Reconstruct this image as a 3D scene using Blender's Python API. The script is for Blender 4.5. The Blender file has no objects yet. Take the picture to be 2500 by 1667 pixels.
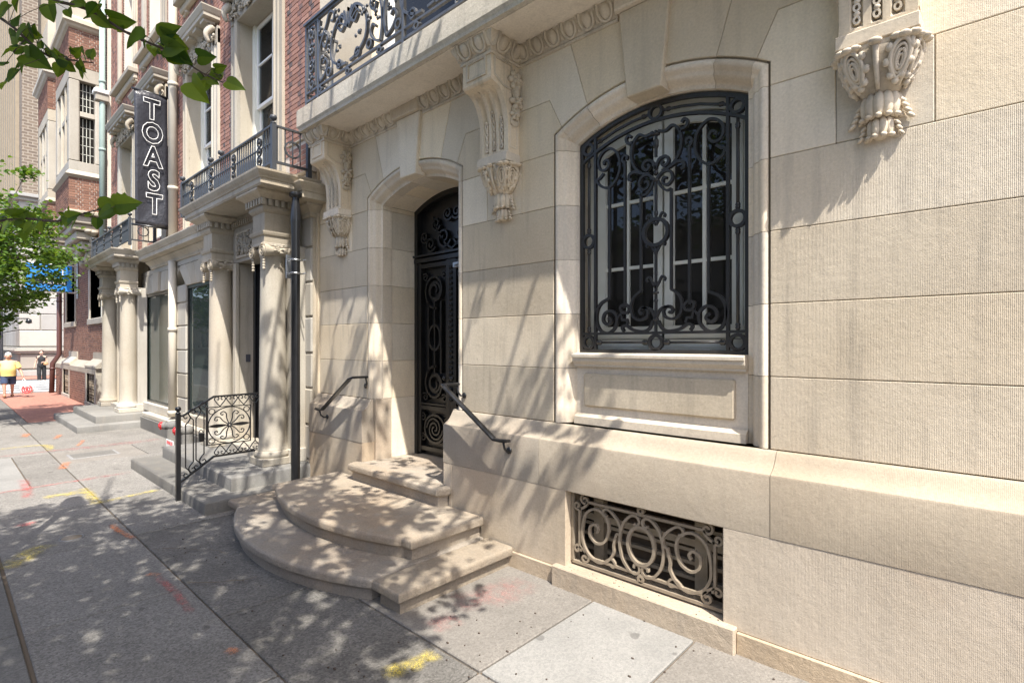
import bpy, math, random
from math import sin, cos, pi, sqrt, atan2, radians, hypot
from mathutils import Vector, noise as mnoise
random.seed(7)
SC = bpy.context.scene
COL = SC.collection

# ------------------------------------------------------------------ camera
CAM_POS = (0.0, -3.5, 1.9)
YAW = radians(47.3)
cd = bpy.data.cameras.new("camera")
cd.sensor_width = 36.0
cd.lens = 36.0 * 1296.0 / 2500.0
cd.shift_y = (840.0 - 833.5) / 2500.0
cd.clip_start = 0.05
cd.clip_end = 600.0
cam = bpy.data.objects.new("camera", cd)
COL.objects.link(cam)
cam.location = CAM_POS
FWD = Vector((-cos(YAW), sin(YAW), 0.0))
cam.rotation_euler = FWD.to_track_quat('-Z', 'Y').to_euler()
SC.camera = cam
SC.render.resolution_x, SC.render.resolution_y = 1024, 682

# ------------------------------------------------------------------ light
SUN = Vector((2.3, -1.0, 4.2)).normalized()          # direction towards the sun
wd = bpy.data.worlds.new("World")
SC.world = wd
wd.use_nodes = True
wn, wl = wd.node_tree.nodes, wd.node_tree.links
wn.clear()
sky = wn.new("ShaderNodeTexSky")
sky.sky_type = 'NISHITA'
sky.sun_disc = False
sky.sun_elevation = math.asin(SUN.z)
sky.sun_rotation = atan2(SUN.x, SUN.y)
sky.air_density = 0.7
sky.dust_density = 2.2
sky.ozone_density = 0.3
bg = wn.new("ShaderNodeBackground")
bg.inputs[1].default_value = 0.15
wo = wn.new("ShaderNodeOutputWorld")
wl.new(sky.outputs[0], bg.inputs[0])
wl.new(bg.outputs[0], wo.inputs[0])
sl = bpy.data.lights.new("sun", 'SUN')
sl.energy = 3.4
sl.angle = radians(0.53)
sl.color = (1.0, 0.955, 0.885)
sun = bpy.data.objects.new("sun", sl)
COL.objects.link(sun)
sun.rotation_euler = (-SUN).to_track_quat('-Z', 'Y').to_euler()
sun.location = (0, 0, 30)

vs = SC.view_settings
vs.view_transform = 'Standard'
vs.look = 'None'
vs.gamma = 1.0
vs.use_curve_mapping = False
vs.exposure = 1.44

# ------------------------------------------------------------------ materials
def mat(name):
    m = bpy.data.materials.new(name)
    m.use_nodes = True
    nt = m.node_tree
    return m, nt.nodes, nt.links, nt.nodes["Principled BSDF"]

def N(nodes, typ, **kw):
    n = nodes.new(typ)
    for k, v in kw.items():
        if k.startswith("i_"):
            key = k[2:].replace("_", " ")
            n.inputs[key].default_value = v
        else:
            setattr(n, k, v)
    return n

def ramp(nodes, links, src, stops):
    r = nodes.new("ShaderNodeValToRGB")
    el = r.color_ramp.elements
    while len(el) < len(stops):
        el.new(0.5)
    for e, (p, c) in zip(el, stops):
        e.position = p
        e.color = (c, c, c, 1) if isinstance(c, (int, float)) else (c[0], c[1], c[2], 1)
    links.new(src, r.inputs[0])
    return r.outputs[0]

def mixc(nodes, links, a, b, fac, mode='MIX'):
    m = nodes.new("ShaderNodeMix")
    m.data_type = 'RGBA'
    m.blend_type = mode
    for val, idx in ((fac, 0), (a, 6), (b, 7)):
        if isinstance(val, (int, float)):
            m.inputs[idx].default_value = val
        elif isinstance(val, tuple):
            m.inputs[idx].default_value = (val[0], val[1], val[2], 1)
        else:
            links.new(val, m.inputs[idx])
    return m.outputs[2]

def mth(nodes, links, op, a, b=None, c=None):
    m = nodes.new("ShaderNodeMath")
    m.operation = op
    for i, val in enumerate((a, b, c)):
        if val is None:
            continue
        if isinstance(val, (int, float)):
            m.inputs[i].default_value = val
        else:
            links.new(val, m.inputs[i])
    return m.outputs[0]

def pos(nodes):
    return nodes.new("ShaderNodeNewGeometry").outputs["Position"]

def bump(nodes, links, h, strength, dist, bsdf, prev=None):
    b = nodes.new("ShaderNodeBump")
    b.inputs["Strength"].default_value = strength
    b.inputs["Distance"].default_value = dist
    links.new(h, b.inputs["Height"])
    if prev is not None:
        links.new(prev, b.inputs["Normal"])
    if bsdf is not None:
        links.new(b.outputs[0], bsdf.inputs["Normal"])
    return b.outputs[0]

def noise(nodes, links, vec, scale, detail=4, rough=0.55, dist=0.0):
    n = nodes.new("ShaderNodeTexNoise")
    n.inputs["Scale"].default_value = scale
    n.inputs["Detail"].default_value = detail
    n.inputs["Roughness"].default_value = rough
    n.inputs["Distortion"].default_value = dist
    links.new(vec, n.inputs["Vector"])
    return n.outputs["Fac"]

def scaled(nodes, links, vec, sc):
    m = nodes.new("ShaderNodeMapping")
    m.inputs["Scale"].default_value = sc
    links.new(vec, m.inputs["Vector"])
    return m.outputs[0]

def stone_mat(name, c1, c2, tool=0.0, rough=0.85, grain=1.0, stain=(0.45, 0.34, 0.23), stain_amt=0.25, dark=0.3, per_obj=0.17, horiz=False, speck=0.62):
    """dressed stone: tonal clouds, warm stains, soot specks, optional drove tooling lines"""
    m, n, l, b = mat(name)
    p = pos(n)
    big = noise(n, l, p, 1.1, 5, 0.6)
    col = mixc(n, l, c1, c2, ramp(n, l, big, [(0.35, 0), (0.68, 1)]))
    st = ramp(n, l, noise(n, l, p, 0.55, 4, 0.6, 0.4), [(0.48, 0), (0.75, 1)])
    col = mixc(n, l, col, stain, mth(n, l, 'MULTIPLY', st, stain_amt))
    fine = noise(n, l, p, 60, 3, 0.7)
    col = mixc(n, l, col, mixc(n, l, (0.58, 0.56, 0.53), (1.30, 1.29, 1.27), fine), speck, 'MULTIPLY')
    streak = ramp(n, l, noise(n, l, scaled(n, l, p, (9, 9, 0.9)), 1.0, 4, 0.6), [(0.52, 0), (0.78, 1)])
    col = mixc(n, l, col, (0.27, 0.24, 0.20), mth(n, l, 'MULTIPLY', streak, min(0.9, dark * 0.8)))
    pit = ramp(n, l, noise(n, l, p, 23, 2, 0.5), [(0.70, 0), (0.78, 1)])
    col = mixc(n, l, col, (0.22, 0.19, 0.16), mth(n, l, 'MULTIPLY', pit, dark * 0.55))
    oi = n.new("ShaderNodeObjectInfo")
    gain = mth(n, l, 'ADD', mth(n, l, 'MULTIPLY', oi.outputs["Random"], per_obj * 2), 1.0 - per_obj)
    tint = mixc(n, l, (1.04, 1.0, 0.92), (0.97, 0.985, 1.0), mth(n, l, 'FRACT', mth(n, l, 'MULTIPLY', oi.outputs["Random"], 5.7)))
    col = mixc(n, l, col, tint, 1.0, 'MULTIPLY')
    hs = n.new("ShaderNodeHueSaturation")
    l.new(gain, hs.inputs["Value"])
    l.new(col, hs.inputs["Color"])
    l.new(hs.outputs[0], b.inputs["Base Color"])
    b.inputs["Roughness"].default_value = rough
    b.inputs["Specular IOR Level"].default_value = 0.25
    nb = bump(n, l, noise(n, l, p, 140, 3, 0.7), 0.35 * grain, 0.004, None)
    nb = bump(n, l, noise(n, l, p, 18, 4, 0.6), 0.25 * grain, 0.012, None, nb)
    if tool > 0:
        w = n.new("ShaderNodeTexWave")
        w.wave_type = 'BANDS'
        w.bands_direction = 'Z' if horiz else 'X'
        w.inputs["Scale"].default_value = 44.0
        w.inputs["Distortion"].default_value = 1.6
        w.inputs["Detail"].default_value = 2.0
        w.inputs["Detail Scale"].default_value = 1.6
        l.new(scaled(n, l, p, (1, 1, 0.12) if not horiz else (0.12, 1, 1)), w.inputs["Vector"])
        worn = ramp(n, l, noise(n, l, p, 1.7, 3, 0.6), [(0.3, 0.25), (0.62, 1)])
        worn = mth(n, l, 'MULTIPLY', worn, mth(n, l, 'ADD', mth(n, l, 'MULTIPLY', oi.outputs["Random"], 0.9), 0.45))
        nb = bump(n, l, mth(n, l, 'MULTIPLY', w.outputs["Fac"], worn), 0.75 * tool, 0.003, None, nb)
    l.new(nb, b.inputs["Normal"])
    return m

def plain_mat(name, col, rough=0.6, metal=0.0, spec=0.5, var=0.12, bscale=0, bstr=0.2, bdist=0.003, nscale=6):
    m, n, l, b = mat(name)
    p = pos(n)
    f = noise(n, l, p, nscale, 4, 0.6)
    lo = tuple(c * (1 - var) for c in col)
    hi = tuple(min(1, c * (1 + var)) for c in col)
    l.new(mixc(n, l, lo, hi, f), b.inputs["Base Color"])
    b.inputs["Roughness"].default_value = rough
    b.inputs["Metallic"].default_value = metal
    b.inputs["Specular IOR Level"].default_value = spec
    if bscale:
        bump(n, l, noise(n, l, p, bscale, 3, 0.6), bstr, bdist, b)
    return m

def brick_mat(name, cols, rough=0.9):
    m, n, l, b = mat(name)
    g = n.new("ShaderNodeNewGeometry")
    oi = n.new("ShaderNodeObjectInfo")
    rnd = mth(n, l, 'FRACT', mth(n, l, 'ADD', g.outputs["Random Per Island"], mth(n, l, 'MULTIPLY', oi.outputs["Random"], 7.31)))
    stops = [(i / max(1, len(cols) - 1), c) for i, c in enumerate(cols)]
    col = ramp(n, l, rnd, stops)
    f = noise(n, l, g.outputs["Position"], 35, 4, 0.7)
    col = mixc(n, l, col, mixc(n, l, (0.6, 0.58, 0.56), (1.3, 1.28, 1.26), f), 0.6, 'MULTIPLY')
    l.new(col, b.inputs["Base Color"])
    b.inputs["Roughness"].default_value = rough
    b.inputs["Specular IOR Level"].default_value = 0.2
    bump(n, l, noise(n, l, g.outputs["Position"], 90, 3, 0.7), 0.5, 0.004, b)
    return m

M = {}
LS1, LS2 = (0.63, 0.56, 0.455), (0.52, 0.455, 0.36)
M['lime'] = stone_mat('limestone_tooled', LS1, LS2, tool=0.48, dark=0.7, stain_amt=0.32)
M['lime_up'] = stone_mat('limestone_upper', (0.76, 0.675, 0.545), (0.66, 0.58, 0.46), tool=0.25)
M['lime_trim'] = stone_mat('limestone_trim', (0.75, 0.675, 0.57), (0.66, 0.585, 0.485), tool=0.12, grain=0.6, stain_amt=0.2)
M['lime_carved'] = stone_mat('limestone_carved', (0.73, 0.655, 0.545), (0.55, 0.48, 0.385), tool=0.0, grain=0.9, dark=1.5)
M['lime_plinth'] = stone_mat('limestone_plinth', (0.53, 0.46, 0.37), (0.44, 0.37, 0.285), tool=0.35, grain=1.1, speck=0.65, stain=(0.47, 0.29, 0.18), stain_amt=0.45)
M['lime_rough'] = stone_mat('limestone_weathered', (0.50, 0.415, 0.315), (0.38, 0.30, 0.22), tool=0.0, grain=2.4, stain_amt=0.3, dark=0.5)
M['lime_slab'] = stone_mat('limestone_balcony', (0.60, 0.555, 0.48), (0.50, 0.455, 0.385), tool=0.8, grain=2.2, dark=0.9, horiz=True, speck=0.9)
M['lime_ledge'] = stone_mat('limestone_ledge', (0.445, 0.388, 0.312), (0.36, 0.308, 0.242), tool=0.4, stain=(0.42, 0.27, 0.17), stain_amt=0.35)
M['mortar'] = plain_mat('mortar', (0.14, 0.11, 0.08), 0.95, spec=0.1)
M['mortar_brick'] = plain_mat('brick_mortar', (0.58, 0.52, 0.45), 0.95, spec=0.1, bscale=60)
M['step'] = stone_mat('step_stone', (0.38, 0.335, 0.28), (0.27, 0.232, 0.188), tool=0, grain=3.2, stain=(0.34, 0.23, 0.14), stain_amt=0.45, dark=1.2, speck=1.0)
M['grey_step'] = stone_mat('grey_render', (0.20, 0.20, 0.196), (0.14, 0.14, 0.138), tool=0, grain=1.6, stain_amt=0.0, dark=0.4)
M['marble'] = stone_mat('aged_marble', (0.45, 0.428, 0.385), (0.375, 0.35, 0.305), tool=0, grain=0.5, rough=0.6, stain=(0.5, 0.36, 0.2), stain_amt=0.22, dark=0.55)
M['marble_dirty'] = stone_mat('sooty_marble', (0.47, 0.435, 0.375), (0.33, 0.30, 0.25), tool=0, grain=0.6, rough=0.7, stain=(0.42, 0.31, 0.18), stain_amt=0.35, dark=1.2)
M['trim_stone'] = stone_mat('cream_stone', (0.44, 0.412, 0.36), (0.365, 0.335, 0.285), tool=0, grain=0.5, rough=0.7, stain_amt=0.15, dark=0.4)
M['iron'] = plain_mat('wrought_iron', (0.022, 0.021, 0.020), 0.42, metal=0.0, spec=0.55, var=0.35, bscale=55, bstr=0.5, bdist=0.003)
M['iron_dusty'] = plain_mat('dusty_iron', (0.27, 0.222, 0.162), 0.75, spec=0.35, var=0.45, bscale=70, bstr=0.6, bdist=0.003, nscale=14)
M['iron_rail'] = plain_mat('painted_balcony_iron', (0.085, 0.088, 0.095), 0.38, spec=0.6, var=0.3, bscale=40)
M['black'] = plain_mat('black_paint', (0.012, 0.012, 0.013), 0.28, spec=0.6, var=0.3, bscale=18, bstr=0.15)
M['bluegrey'] = plain_mat('blue_grey_paint', (0.045, 0.049, 0.055), 0.5, var=0.2, bscale=40)
M['steel'] = plain_mat('galvanised_steel', (0.42, 0.43, 0.44), 0.35, metal=0.9, var=0.2)
M['copper'] = plain_mat('verdigris_copper', (0.27, 0.35, 0.32), 0.7, var=0.15, nscale=3)
M['creampipe'] = plain_mat('cream_paint', (0.52, 0.475, 0.39), 0.5, var=0.10, bscale=30)
M['brownpipe'] = plain_mat('brown_paint', (0.085, 0.035, 0.028), 0.4, var=0.2)
M['woodpaint'] = plain_mat('pale_green_paint', (0.72, 0.72, 0.64), 0.45, var=0.1, bscale=25, bstr=0.1)
M['whitepaint'] = plain_mat('white_paint', (0.72, 0.71, 0.68), 0.5, var=0.06)
M['doorblack'] = plain_mat('black_door', (0.010, 0.010, 0.010), 0.35, spec=0.55, var=0.3, bscale=30, bstr=0.2)
M['darkroom'] = plain_mat('dark_interior', (0.012, 0.012, 0.013), 0.9, spec=0.1)
M['brick_red'] = brick_mat('red_brick', [(0.30, 0.16, 0.125), (0.37, 0.205, 0.16), (0.25, 0.135, 0.105), (0.40, 0.23, 0.18), (0.33, 0.175, 0.135)])
M['brick_head'] = brick_mat('burnt_header_brick', [(0.20, 0.13, 0.12), (0.28, 0.16, 0.14), (0.13, 0.11, 0.11), (0.34, 0.18, 0.15)])
M['brick_bright'] = brick_mat('orange_red_brick', [(0.22, 0.12, 0.085), (0.28, 0.155, 0.11), (0.165, 0.09, 0.068), (0.25, 0.135, 0.095), (0.14, 0.082, 0.064)])
M['brick_tan'] = brick_mat('tan_brick', [(0.42, 0.31, 0.20), (0.50, 0.38, 0.25), (0.36, 0.26, 0.17)])

def glass_mat(name, tint=(0.02, 0.025, 0.025), rough=0.02, clear=0.0, ior=1.5):
    m, n, l, b = mat(name)
    n.remove(b)
    out = [x for x in n if x.type == 'OUTPUT_MATERIAL'][0]
    d = N(n, "ShaderNodeBsdfDiffuse")
    d.inputs[0].default_value = (*tint, 1)
    base = d.outputs[0]
    if clear > 0:
        t = N(n, "ShaderNodeBsdfTransparent")
        t.inputs[0].default_value = (0.80, 0.90, 0.86, 1)
        mx = n.new("ShaderNodeMixShader")
        mx.inputs[0].default_value = clear
        l.new(d.outputs[0], mx.inputs[1])
        l.new(t.outputs[0], mx.inputs[2])
        base = mx.outputs[0]
    g = N(n, "ShaderNodeBsdfGlossy")
    g.inputs["Roughness"].default_value = rough
    fr = n.new("ShaderNodeFresnel")
    fr.inputs[0].default_value = ior
    p = pos(n)
    bp = bump(n, l, noise(n, l, p, 1.6, 2, 0.5), 0.05, 0.05, None)
    l.new(bp, g.inputs["Normal"])
    mx2 = n.new("ShaderNodeMixShader")
    l.new(fr.outputs[0], mx2.inputs[0])
    l.new(base, mx2.inputs[1])
    l.new(g.outputs[0], mx2.inputs[2])
    l.new(mx2.outputs[0], out.inputs[0])
    return m
M['glass_dark'] = glass_mat('dark_window_glass', (0.022, 0.021, 0.019))
M['glass_shop'] = glass_mat('shop_window_glass', (0.13, 0.17, 0.15), clear=0.62, ior=1.5)
M['glass_blue'] = glass_mat('blue_window_glass', (0.11, 0.11, 0.13), ior=1.7)  # lighter diffuse tint stands in for the street's reflection

def ground_mat(name, c1, c2, speck=0.5, bstr=0.5, dirt=0.35):
    m, n, l, b = mat(name)
    p = pos(n)
    v = n.new("ShaderNodeTexVoronoi")
    v.inputs["Scale"].default_value = 85
    l.new(p, v.inputs["Vector"])
    bw = n.new("ShaderNodeRGBToBW")
    l.new(v.outputs["Color"], bw.inputs[0])
    col = mixc(n, l, c1, c2, ramp(n, l, bw.outputs[0], [(0.5 - speck * 0.5, 0), (0.5 + speck * 0.5, 1)]))
    f = noise(n, l, p, 220, 2, 0.6)
    col = mixc(n, l, col, mixc(n, l, (0.40, 0.40, 0.40), (1.6, 1.6, 1.6), f), 0.7, 'MULTIPLY')
    d = ramp(n, l, noise(n, l, p, 1.5, 6, 0.65), [(0.40, 0), (0.72, 1)])
    col = mixc(n, l, col, tuple(c * 0.55 for c in c1), mth(n, l, 'MULTIPLY', d, dirt))
    gum = ramp(n, l, noise(n, l, p, 6.5, 1, 0.4), [(0.73, 0), (0.76, 1)])
    col = mixc(n, l, col, (0.07, 0.065, 0.06), mth(n, l, 'MULTIPLY', gum, 0.5))
    oi = n.new("ShaderNodeObjectInfo")
    hs = n.new("ShaderNodeHueSaturation")
    l.new(mth(n, l, 'ADD', mth(n, l, 'MULTIPLY', oi.outputs["Random"], 0.16), 0.92), hs.inputs["Value"])
    l.new(col, hs.inputs["Color"])
    l.new(hs.outputs[0], b.inputs["Base Color"])
    b.inputs["Roughness"].default_value = 0.9
    b.inputs["Specular IOR Level"].default_value = 0.2
    nb = bump(n, l, v.outputs["Distance"], 0.35 * bstr, 0.004, None)
    bump(n, l, noise(n, l, p, 130, 3, 0.7), 0.6 * bstr, 0.005, b, nb)
    return m
M['aggregate'] = ground_mat('aggregate_concrete', (0.132, 0.125, 0.112), (0.285, 0.268, 0.242), 0.9, 0.9)
M['aggregate_old'] = ground_mat('worn_aggregate', (0.098, 0.092, 0.082), (0.21, 0.197, 0.178), 0.9, 1.2, 0.5)
M['concrete'] = ground_mat('smooth_concrete', (0.215, 0.21, 0.196), (0.265, 0.257, 0.237), 0.6, 0.6, 0.4)
M['concrete_tan'] = ground_mat('tan_concrete', (0.18, 0.165, 0.145), (0.255, 0.235, 0.207), 0.8, 0.8, 0.4)
M['concrete_grey'] = ground_mat('grey_concrete', (0.13, 0.124, 0.112), (0.18, 0.172, 0.156), 0.6, 0.45, 0.35)
M['asphalt'] = ground_mat('asphalt', (0.09, 0.09, 0.09), (0.14, 0.138, 0.135), 0.8, 0.8, 0.2)
M['kerbstone'] = ground_mat('granite_kerb', (0.20, 0.195, 0.19), (0.30, 0.295, 0.285), 0.8, 0.5, 0.4)

# ------------------------------------------------------------------ mesh helpers
class MB:
    def __init__(s):
        s.v, s.f, s.sm = [], [], []
    def add(s, verts, faces, smooth=False):
        o = len(s.v)
        s.v += [tuple(p) for p in verts]
        s.f += [tuple(i + o for i in f) for f in faces]
        s.sm += [smooth] * len(faces)
        return s
    def box(s, x0, x1, y0, y1, z0, z1, c=0.0):
        if x0 > x1: x0, x1 = x1, x0
        if y0 > y1: y0, y1 = y1, y0
        if z0 > z1: z0, z1 = z1, z0
        if c <= 0:
            vs_ = [(x0,y0,z0),(x1,y0,z0),(x1,y1,z0),(x0,y1,z0),(x0,y0,z1),(x1,y0,z1),(x1,y1,z1),(x0,y1,z1)]
            return s.add(vs_, [(0,3,2,1),(4,5,6,7),(0,1,5,4),(1,2,6,5),(2,3,7,6),(3,0,4,7)])
        V, idx = [], {}
        for i, x in enumerate((x0, x1)):
            for j, y in enumerate((y0, y1)):
                for k, z in enumerate((z0, z1)):
                    dx, dy, dz = (c, -c)[i], (c, -c)[j], (c, -c)[k]
                    for a, p in enumerate(((x, y+dy, z+dz), (x+dx, y, z+dz), (x+dx, y+dy, z))):
                        idx[i, j, k, a] = len(V)
                        V.append(p)
        F = []
        F.append([idx[0,0,0,0], idx[0,0,1,0], idx[0,1,1,0], idx[0,1,0,0]])
        F.append([idx[1,0,0,0], idx[1,1,0,0], idx[1,1,1,0], idx[1,0,1,0]])
        F.append([idx[0,0,0,1], idx[1,0,0,1], idx[1,0,1,1], idx[0,0,1,1]])
        F.append([idx[0,1,0,1], idx[0,1,1,1], idx[1,1,1,1], idx[1,1,0,1]])
        F.append([idx[0,0,0,2], idx[0,1,0,2], idx[1,1,0,2], idx[1,0,0,2]])
        F.append([idx[0,0,1,2], idx[1,0,1,2], idx[1,1,1,2], idx[0,1,1,2]])
        for i in (0,1):
            for j in (0,1):
                F.append([idx[i,j,0,0], idx[i,j,0,1], idx[i,j,1,1], idx[i,j,1,0]])
            for k in (0,1):
                F.append([idx[i,0,k,0], idx[i,0,k,2], idx[i,1,k,2], idx[i,1,k,0]])
        for j in (0,1):
            for k in (0,1):
                F.append([idx[0,j,k,1], idx[0,j,k,2], idx[1,j,k,2], idx[1,j,k,1]])
        for i in (0,1):
            for j in (0,1):
                for k in (0,1):
                    F.append([idx[i,j,k,0], idx[i,j,k,1], idx[i,j,k,2]])
        return s.add(V, F)
    def poly(s, pts, y0, y1, c=0.003, m=None):
        """polygon pts [(u,v)] extruded from front depth y0 to back y1; m maps (u,d,v)->xyz; front arris chamfered"""
        m = m or (lambda u, d, v: (u, d, v))
        n = len(pts)
        A = sum(pts[i][0]*pts[(i+1)%n][1] - pts[(i+1)%n][0]*pts[i][1] for i in range(n))
        P = pts if A > 0 else pts[::-1]
        ins = offset_poly(P, c) if c > 0 else P
        sg = 1 if y1 > y0 else -1
        V = [m(u, y0, v) for u, v in ins] + [m(u, y0 + sg*c, v) for u, v in P] + [m(u, y1, v) for u, v in P]
        F = [list(range(n))]
        for i in range(n):
            j = (i+1) % n
            F.append([n+i, n+j, j, i])
            F.append([2*n+i, 2*n+j, n+j, n+i])
        F.append([2*n + i for i in range(n)][::-1])
        return s.add(V, F)
    def sweep(s, path, prof, closed=False, caps=True, m=None, smooth=False):
        """profile [(out, z)] swept along plan path [(x,y)], 'out' is to the right of travel; mitred"""
        m = m or (lambda x, y, z: (x, y, z))
        n, k = len(path), len(prof)
        mit = miters(path, closed)
        V = []
        for (x, y), (mx, my) in zip(path, mit):
            for o, z in prof:
                V.append(m(x + mx*o, y + my*o, z))
        F = []
        for i in range(n if closed else n-1):
            j = (i+1) % n
            for a in range(k-1):
                F.append((i*k+a, j*k+a, j*k+a+1, i*k+a+1))
        if caps and not closed:
            F.append(tuple(range(k)))
            F.append(tuple((n-1)*k + a for a in range(k))[::-1])
        return s.add(V, F, smooth)
    def tube(s, path, r, sides=8, caps=True, smooth=True):
        P = [Vector(p) for p in path]
        n = len(P)
        up = None
        V = []
        for i in range(n):
            t = (P[min(i+1, n-1)] - P[max(i-1, 0)]).normalized()
            if up is None:
                a = Vector((0,0,1)) if abs(t.z) < 0.9 else Vector((1,0,0))
                up = (a - t*a.dot(t)).normalized()
            else:
                up = up - t*up.dot(t)
                up = up.normalized() if up.length > 1e-6 else t.orthogonal().normalized()
            sd = t.cross(up)
            rr = r(i/(n-1)) if callable(r) else (r[i] if isinstance(r, (list, tuple)) else r)
            for q in range(sides):
                an = 2*pi*q/sides
                V.append(P[i] + (up*cos(an) + sd*sin(an))*rr)
        F = []
        for i in range(n-1):
            for q in range(sides):
                w = (q+1) % sides
                F.append((i*sides+q, i*sides+w, (i+1)*sides+w, (i+1)*sides+q))
        o = len(s.v)
        s.add(V, F, smooth)
        if caps:
            s.f.append(tuple(o + q for q in range(sides))[::-1]); s.sm.append(False)
            s.f.append(tuple(o + (n-1)*sides + q for q in range(sides))); s.sm.append(False)
        return s
    def bar(s, path, t, d, m, w0=0.0, closed=False):
        """flat bar: path [(u,v)] in a plane, in-plane thickness t, depth d along the plane normal, m(u,w,v)->xyz"""
        n = len(path)
        if closed and (path[0][0]-path[-1][0])**2 + (path[0][1]-path[-1][1])**2 < 1e-10:
            path = path[:-1]; n -= 1
        mit = miters(path, closed, 1.6)
        V = []
        for i, ((u, v), (mx, my)) in enumerate(zip(path, mit)):
            tt = (t[i] if isinstance(t, list) else t) / 2
            V += [m(u+mx*tt, w0-d/2, v+my*tt), m(u-mx*tt, w0-d/2, v-my*tt), m(u-mx*tt, w0+d/2, v-my*tt), m(u+mx*tt, w0+d/2, v+my*tt)]
        F = []
        for i in range(n if closed else n-1):
            j = (i+1) % n
            for q in range(4):
                w = (q+1) % 4
                F.append((i*4+q, i*4+w, j*4+w, j*4+q))
        if not closed:
            F += [(3,2,1,0), ((n-1)*4, (n-1)*4+1, (n-1)*4+2, (n-1)*4+3)]
        return s.add(V, F)
    def lathe(s, prof, c=(0,0,0), seg=16, a0=0.0, a1=2*pi, smooth=True, m=None):
        m = m or (lambda x, y, z: (x, y, z))
        full = abs(a1 - a0 - 2*pi) < 1e-6
        ns = seg if full else seg+1
        V = []
        for r, z in prof:
            for q in range(ns):
                an = a0 + (a1-a0)*q/seg
                V.append(m(c[0] + r*cos(an), c[1] + r*sin(an), c[2] + z))
        F = []
        for i in range(len(prof)-1):
            for q in range(seg):
                w = (q+1) % ns
                F.append((i*ns+q, i*ns+w, (i+1)*ns+w, (i+1)*ns+q))
        s.add(V, F, smooth)
        if full:
            o = len(s.v) - len(V)
            s.f.append(tuple(o + q for q in range(ns))[::-1]); s.sm.append(False)
            s.f.append(tuple(o + (len(prof)-1)*ns + q for q in range(ns))); s.sm.append(False)
        return s
    def ell(s, c, r, nu=8, nv=6, rot=None):
        V, F = [], []
        for i in range(nv+1):
            ph = pi*i/nv
            for j in range(nu):
                th = 2*pi*j/nu
                p = Vector((r[0]*sin(ph)*cos(th), r[1]*sin(ph)*sin(th), r[2]*cos(ph)))
                if rot is not None:
                    p = rot @ p
                V.append((c[0]+p.x, c[1]+p.y, c[2]+p.z))
        for i in range(nv):
            for j in range(nu):
                k = (j+1) % nu
                F.append((i*nu+j, (i+1)*nu+j, (i+1)*nu+k, i*nu+k))
        return s.add(V, F, True)
    def merge(s, o, m=None):
        return_v = [m(*p) for p in o.v] if m else o.v
        b = len(s.v)
        s.v += return_v
        s.f += [tuple(i+b for i in f) for f in o.f]
        s.sm += o.sm
        return s
    def mesh(s, name):
        me = bpy.data.meshes.new(name)
        me.from_pydata(s.v, [], s.f)
        me.polygons.foreach_set("use_smooth", s.sm)
        me.update()
        return me
    def build(s, name, m, parent=None, smooth_angle=None, recalc=True):
        me = s.mesh(name)
        if recalc:
            import bmesh
            bm = bmesh.new(); bm.from_mesh(me)
            bmesh.ops.remove_doubles(bm, verts=bm.verts, dist=1e-6)
            bmesh.ops.recalc_face_normals(bm, faces=bm.faces)
            bm.to_mesh(me); bm.free()
        me.materials.append(M[m] if isinstance(m, str) else m)
        if smooth_angle:
            me.polygons.foreach_set("use_smooth", [True]*len(me.polygons))
            me.set_sharp_from_angle(angle=radians(smooth_angle))
        return link(name, me, parent)

def link(name, me, parent=None):
    o = bpy.data.objects.new(name, me)
    COL.objects.link(o)
    if parent is not None:
        o.parent = parent
        o.matrix_parent_inverse = parent_inv(parent)
    return o

def parent_inv(p):
    return world_of(p).inverted()

def world_of(o):
    from mathutils import Matrix
    loc = Matrix.LocRotScale(o.location, o.rotation_euler, o.scale)
    if o.parent is None:
        return loc
    return world_of(o.parent) @ o.matrix_parent_inverse @ loc

def tag(o, label=None, cat=None, group=None, kind=None):
    for k, v in (("label", label), ("category", cat), ("group", group), ("kind", kind)):
        if v: o[k] = v
    return o

def empty(name, loc, label=None, cat=None, group=None):
    o = bpy.data.objects.new(name, None)
    COL.objects.link(o)
    o.location = loc
    o.empty_display_size = 0.2
    return tag(o, label, cat, group)

def miters(path, closed=False, lim=4.0):
    n = len(path)
    out = []
    for i in range(n):
        def nrm(a, b):
            dx, dy = b[0]-a[0], b[1]-a[1]
            L = hypot(dx, dy) or 1e-9
            return (dy/L, -dx/L)
        ns = []
        if closed or i > 0: ns.append(nrm(path[i-1], path[i]))
        if closed or i < n-1: ns.append(nrm(path[i], path[(i+1) % n]))
        if len(ns) == 1:
            out.append(ns[0])
        else:
            sx, sy = ns[0][0]+ns[1][0], ns[0][1]+ns[1][1]
            d = 1 + ns[0][0]*ns[1][0] + ns[0][1]*ns[1][1]
            d = max(d, 2.0/(lim*lim))
            out.append((sx/d, sy/d))
    return out

def offset_poly(P, c):
    mit = miters(P, True)
    return [(x - mx*c, y - my*c) for (x, y), (mx, my) in zip(P, mit)]

def arc(cx, cy, r, a0, a1, n=12, ry=None):
    ry = ry or r
    return [(cx + r*cos(radians(a0 + (a1-a0)*i/n)), cy + ry*sin(radians(a0 + (a1-a0)*i/n))) for i in range(n+1)]

def spiral(cx, cy, r0, r1, a0, turns, n=26, sy=1.0):
    out = []
    for i in range(n+1):
        t = i/n
        r = r0 + (r1-r0)*t
        a = radians(a0 + 360*turns*t)
        out.append((cx + r*cos(a), cy + r*sin(a)*sy))
    return out

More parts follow.
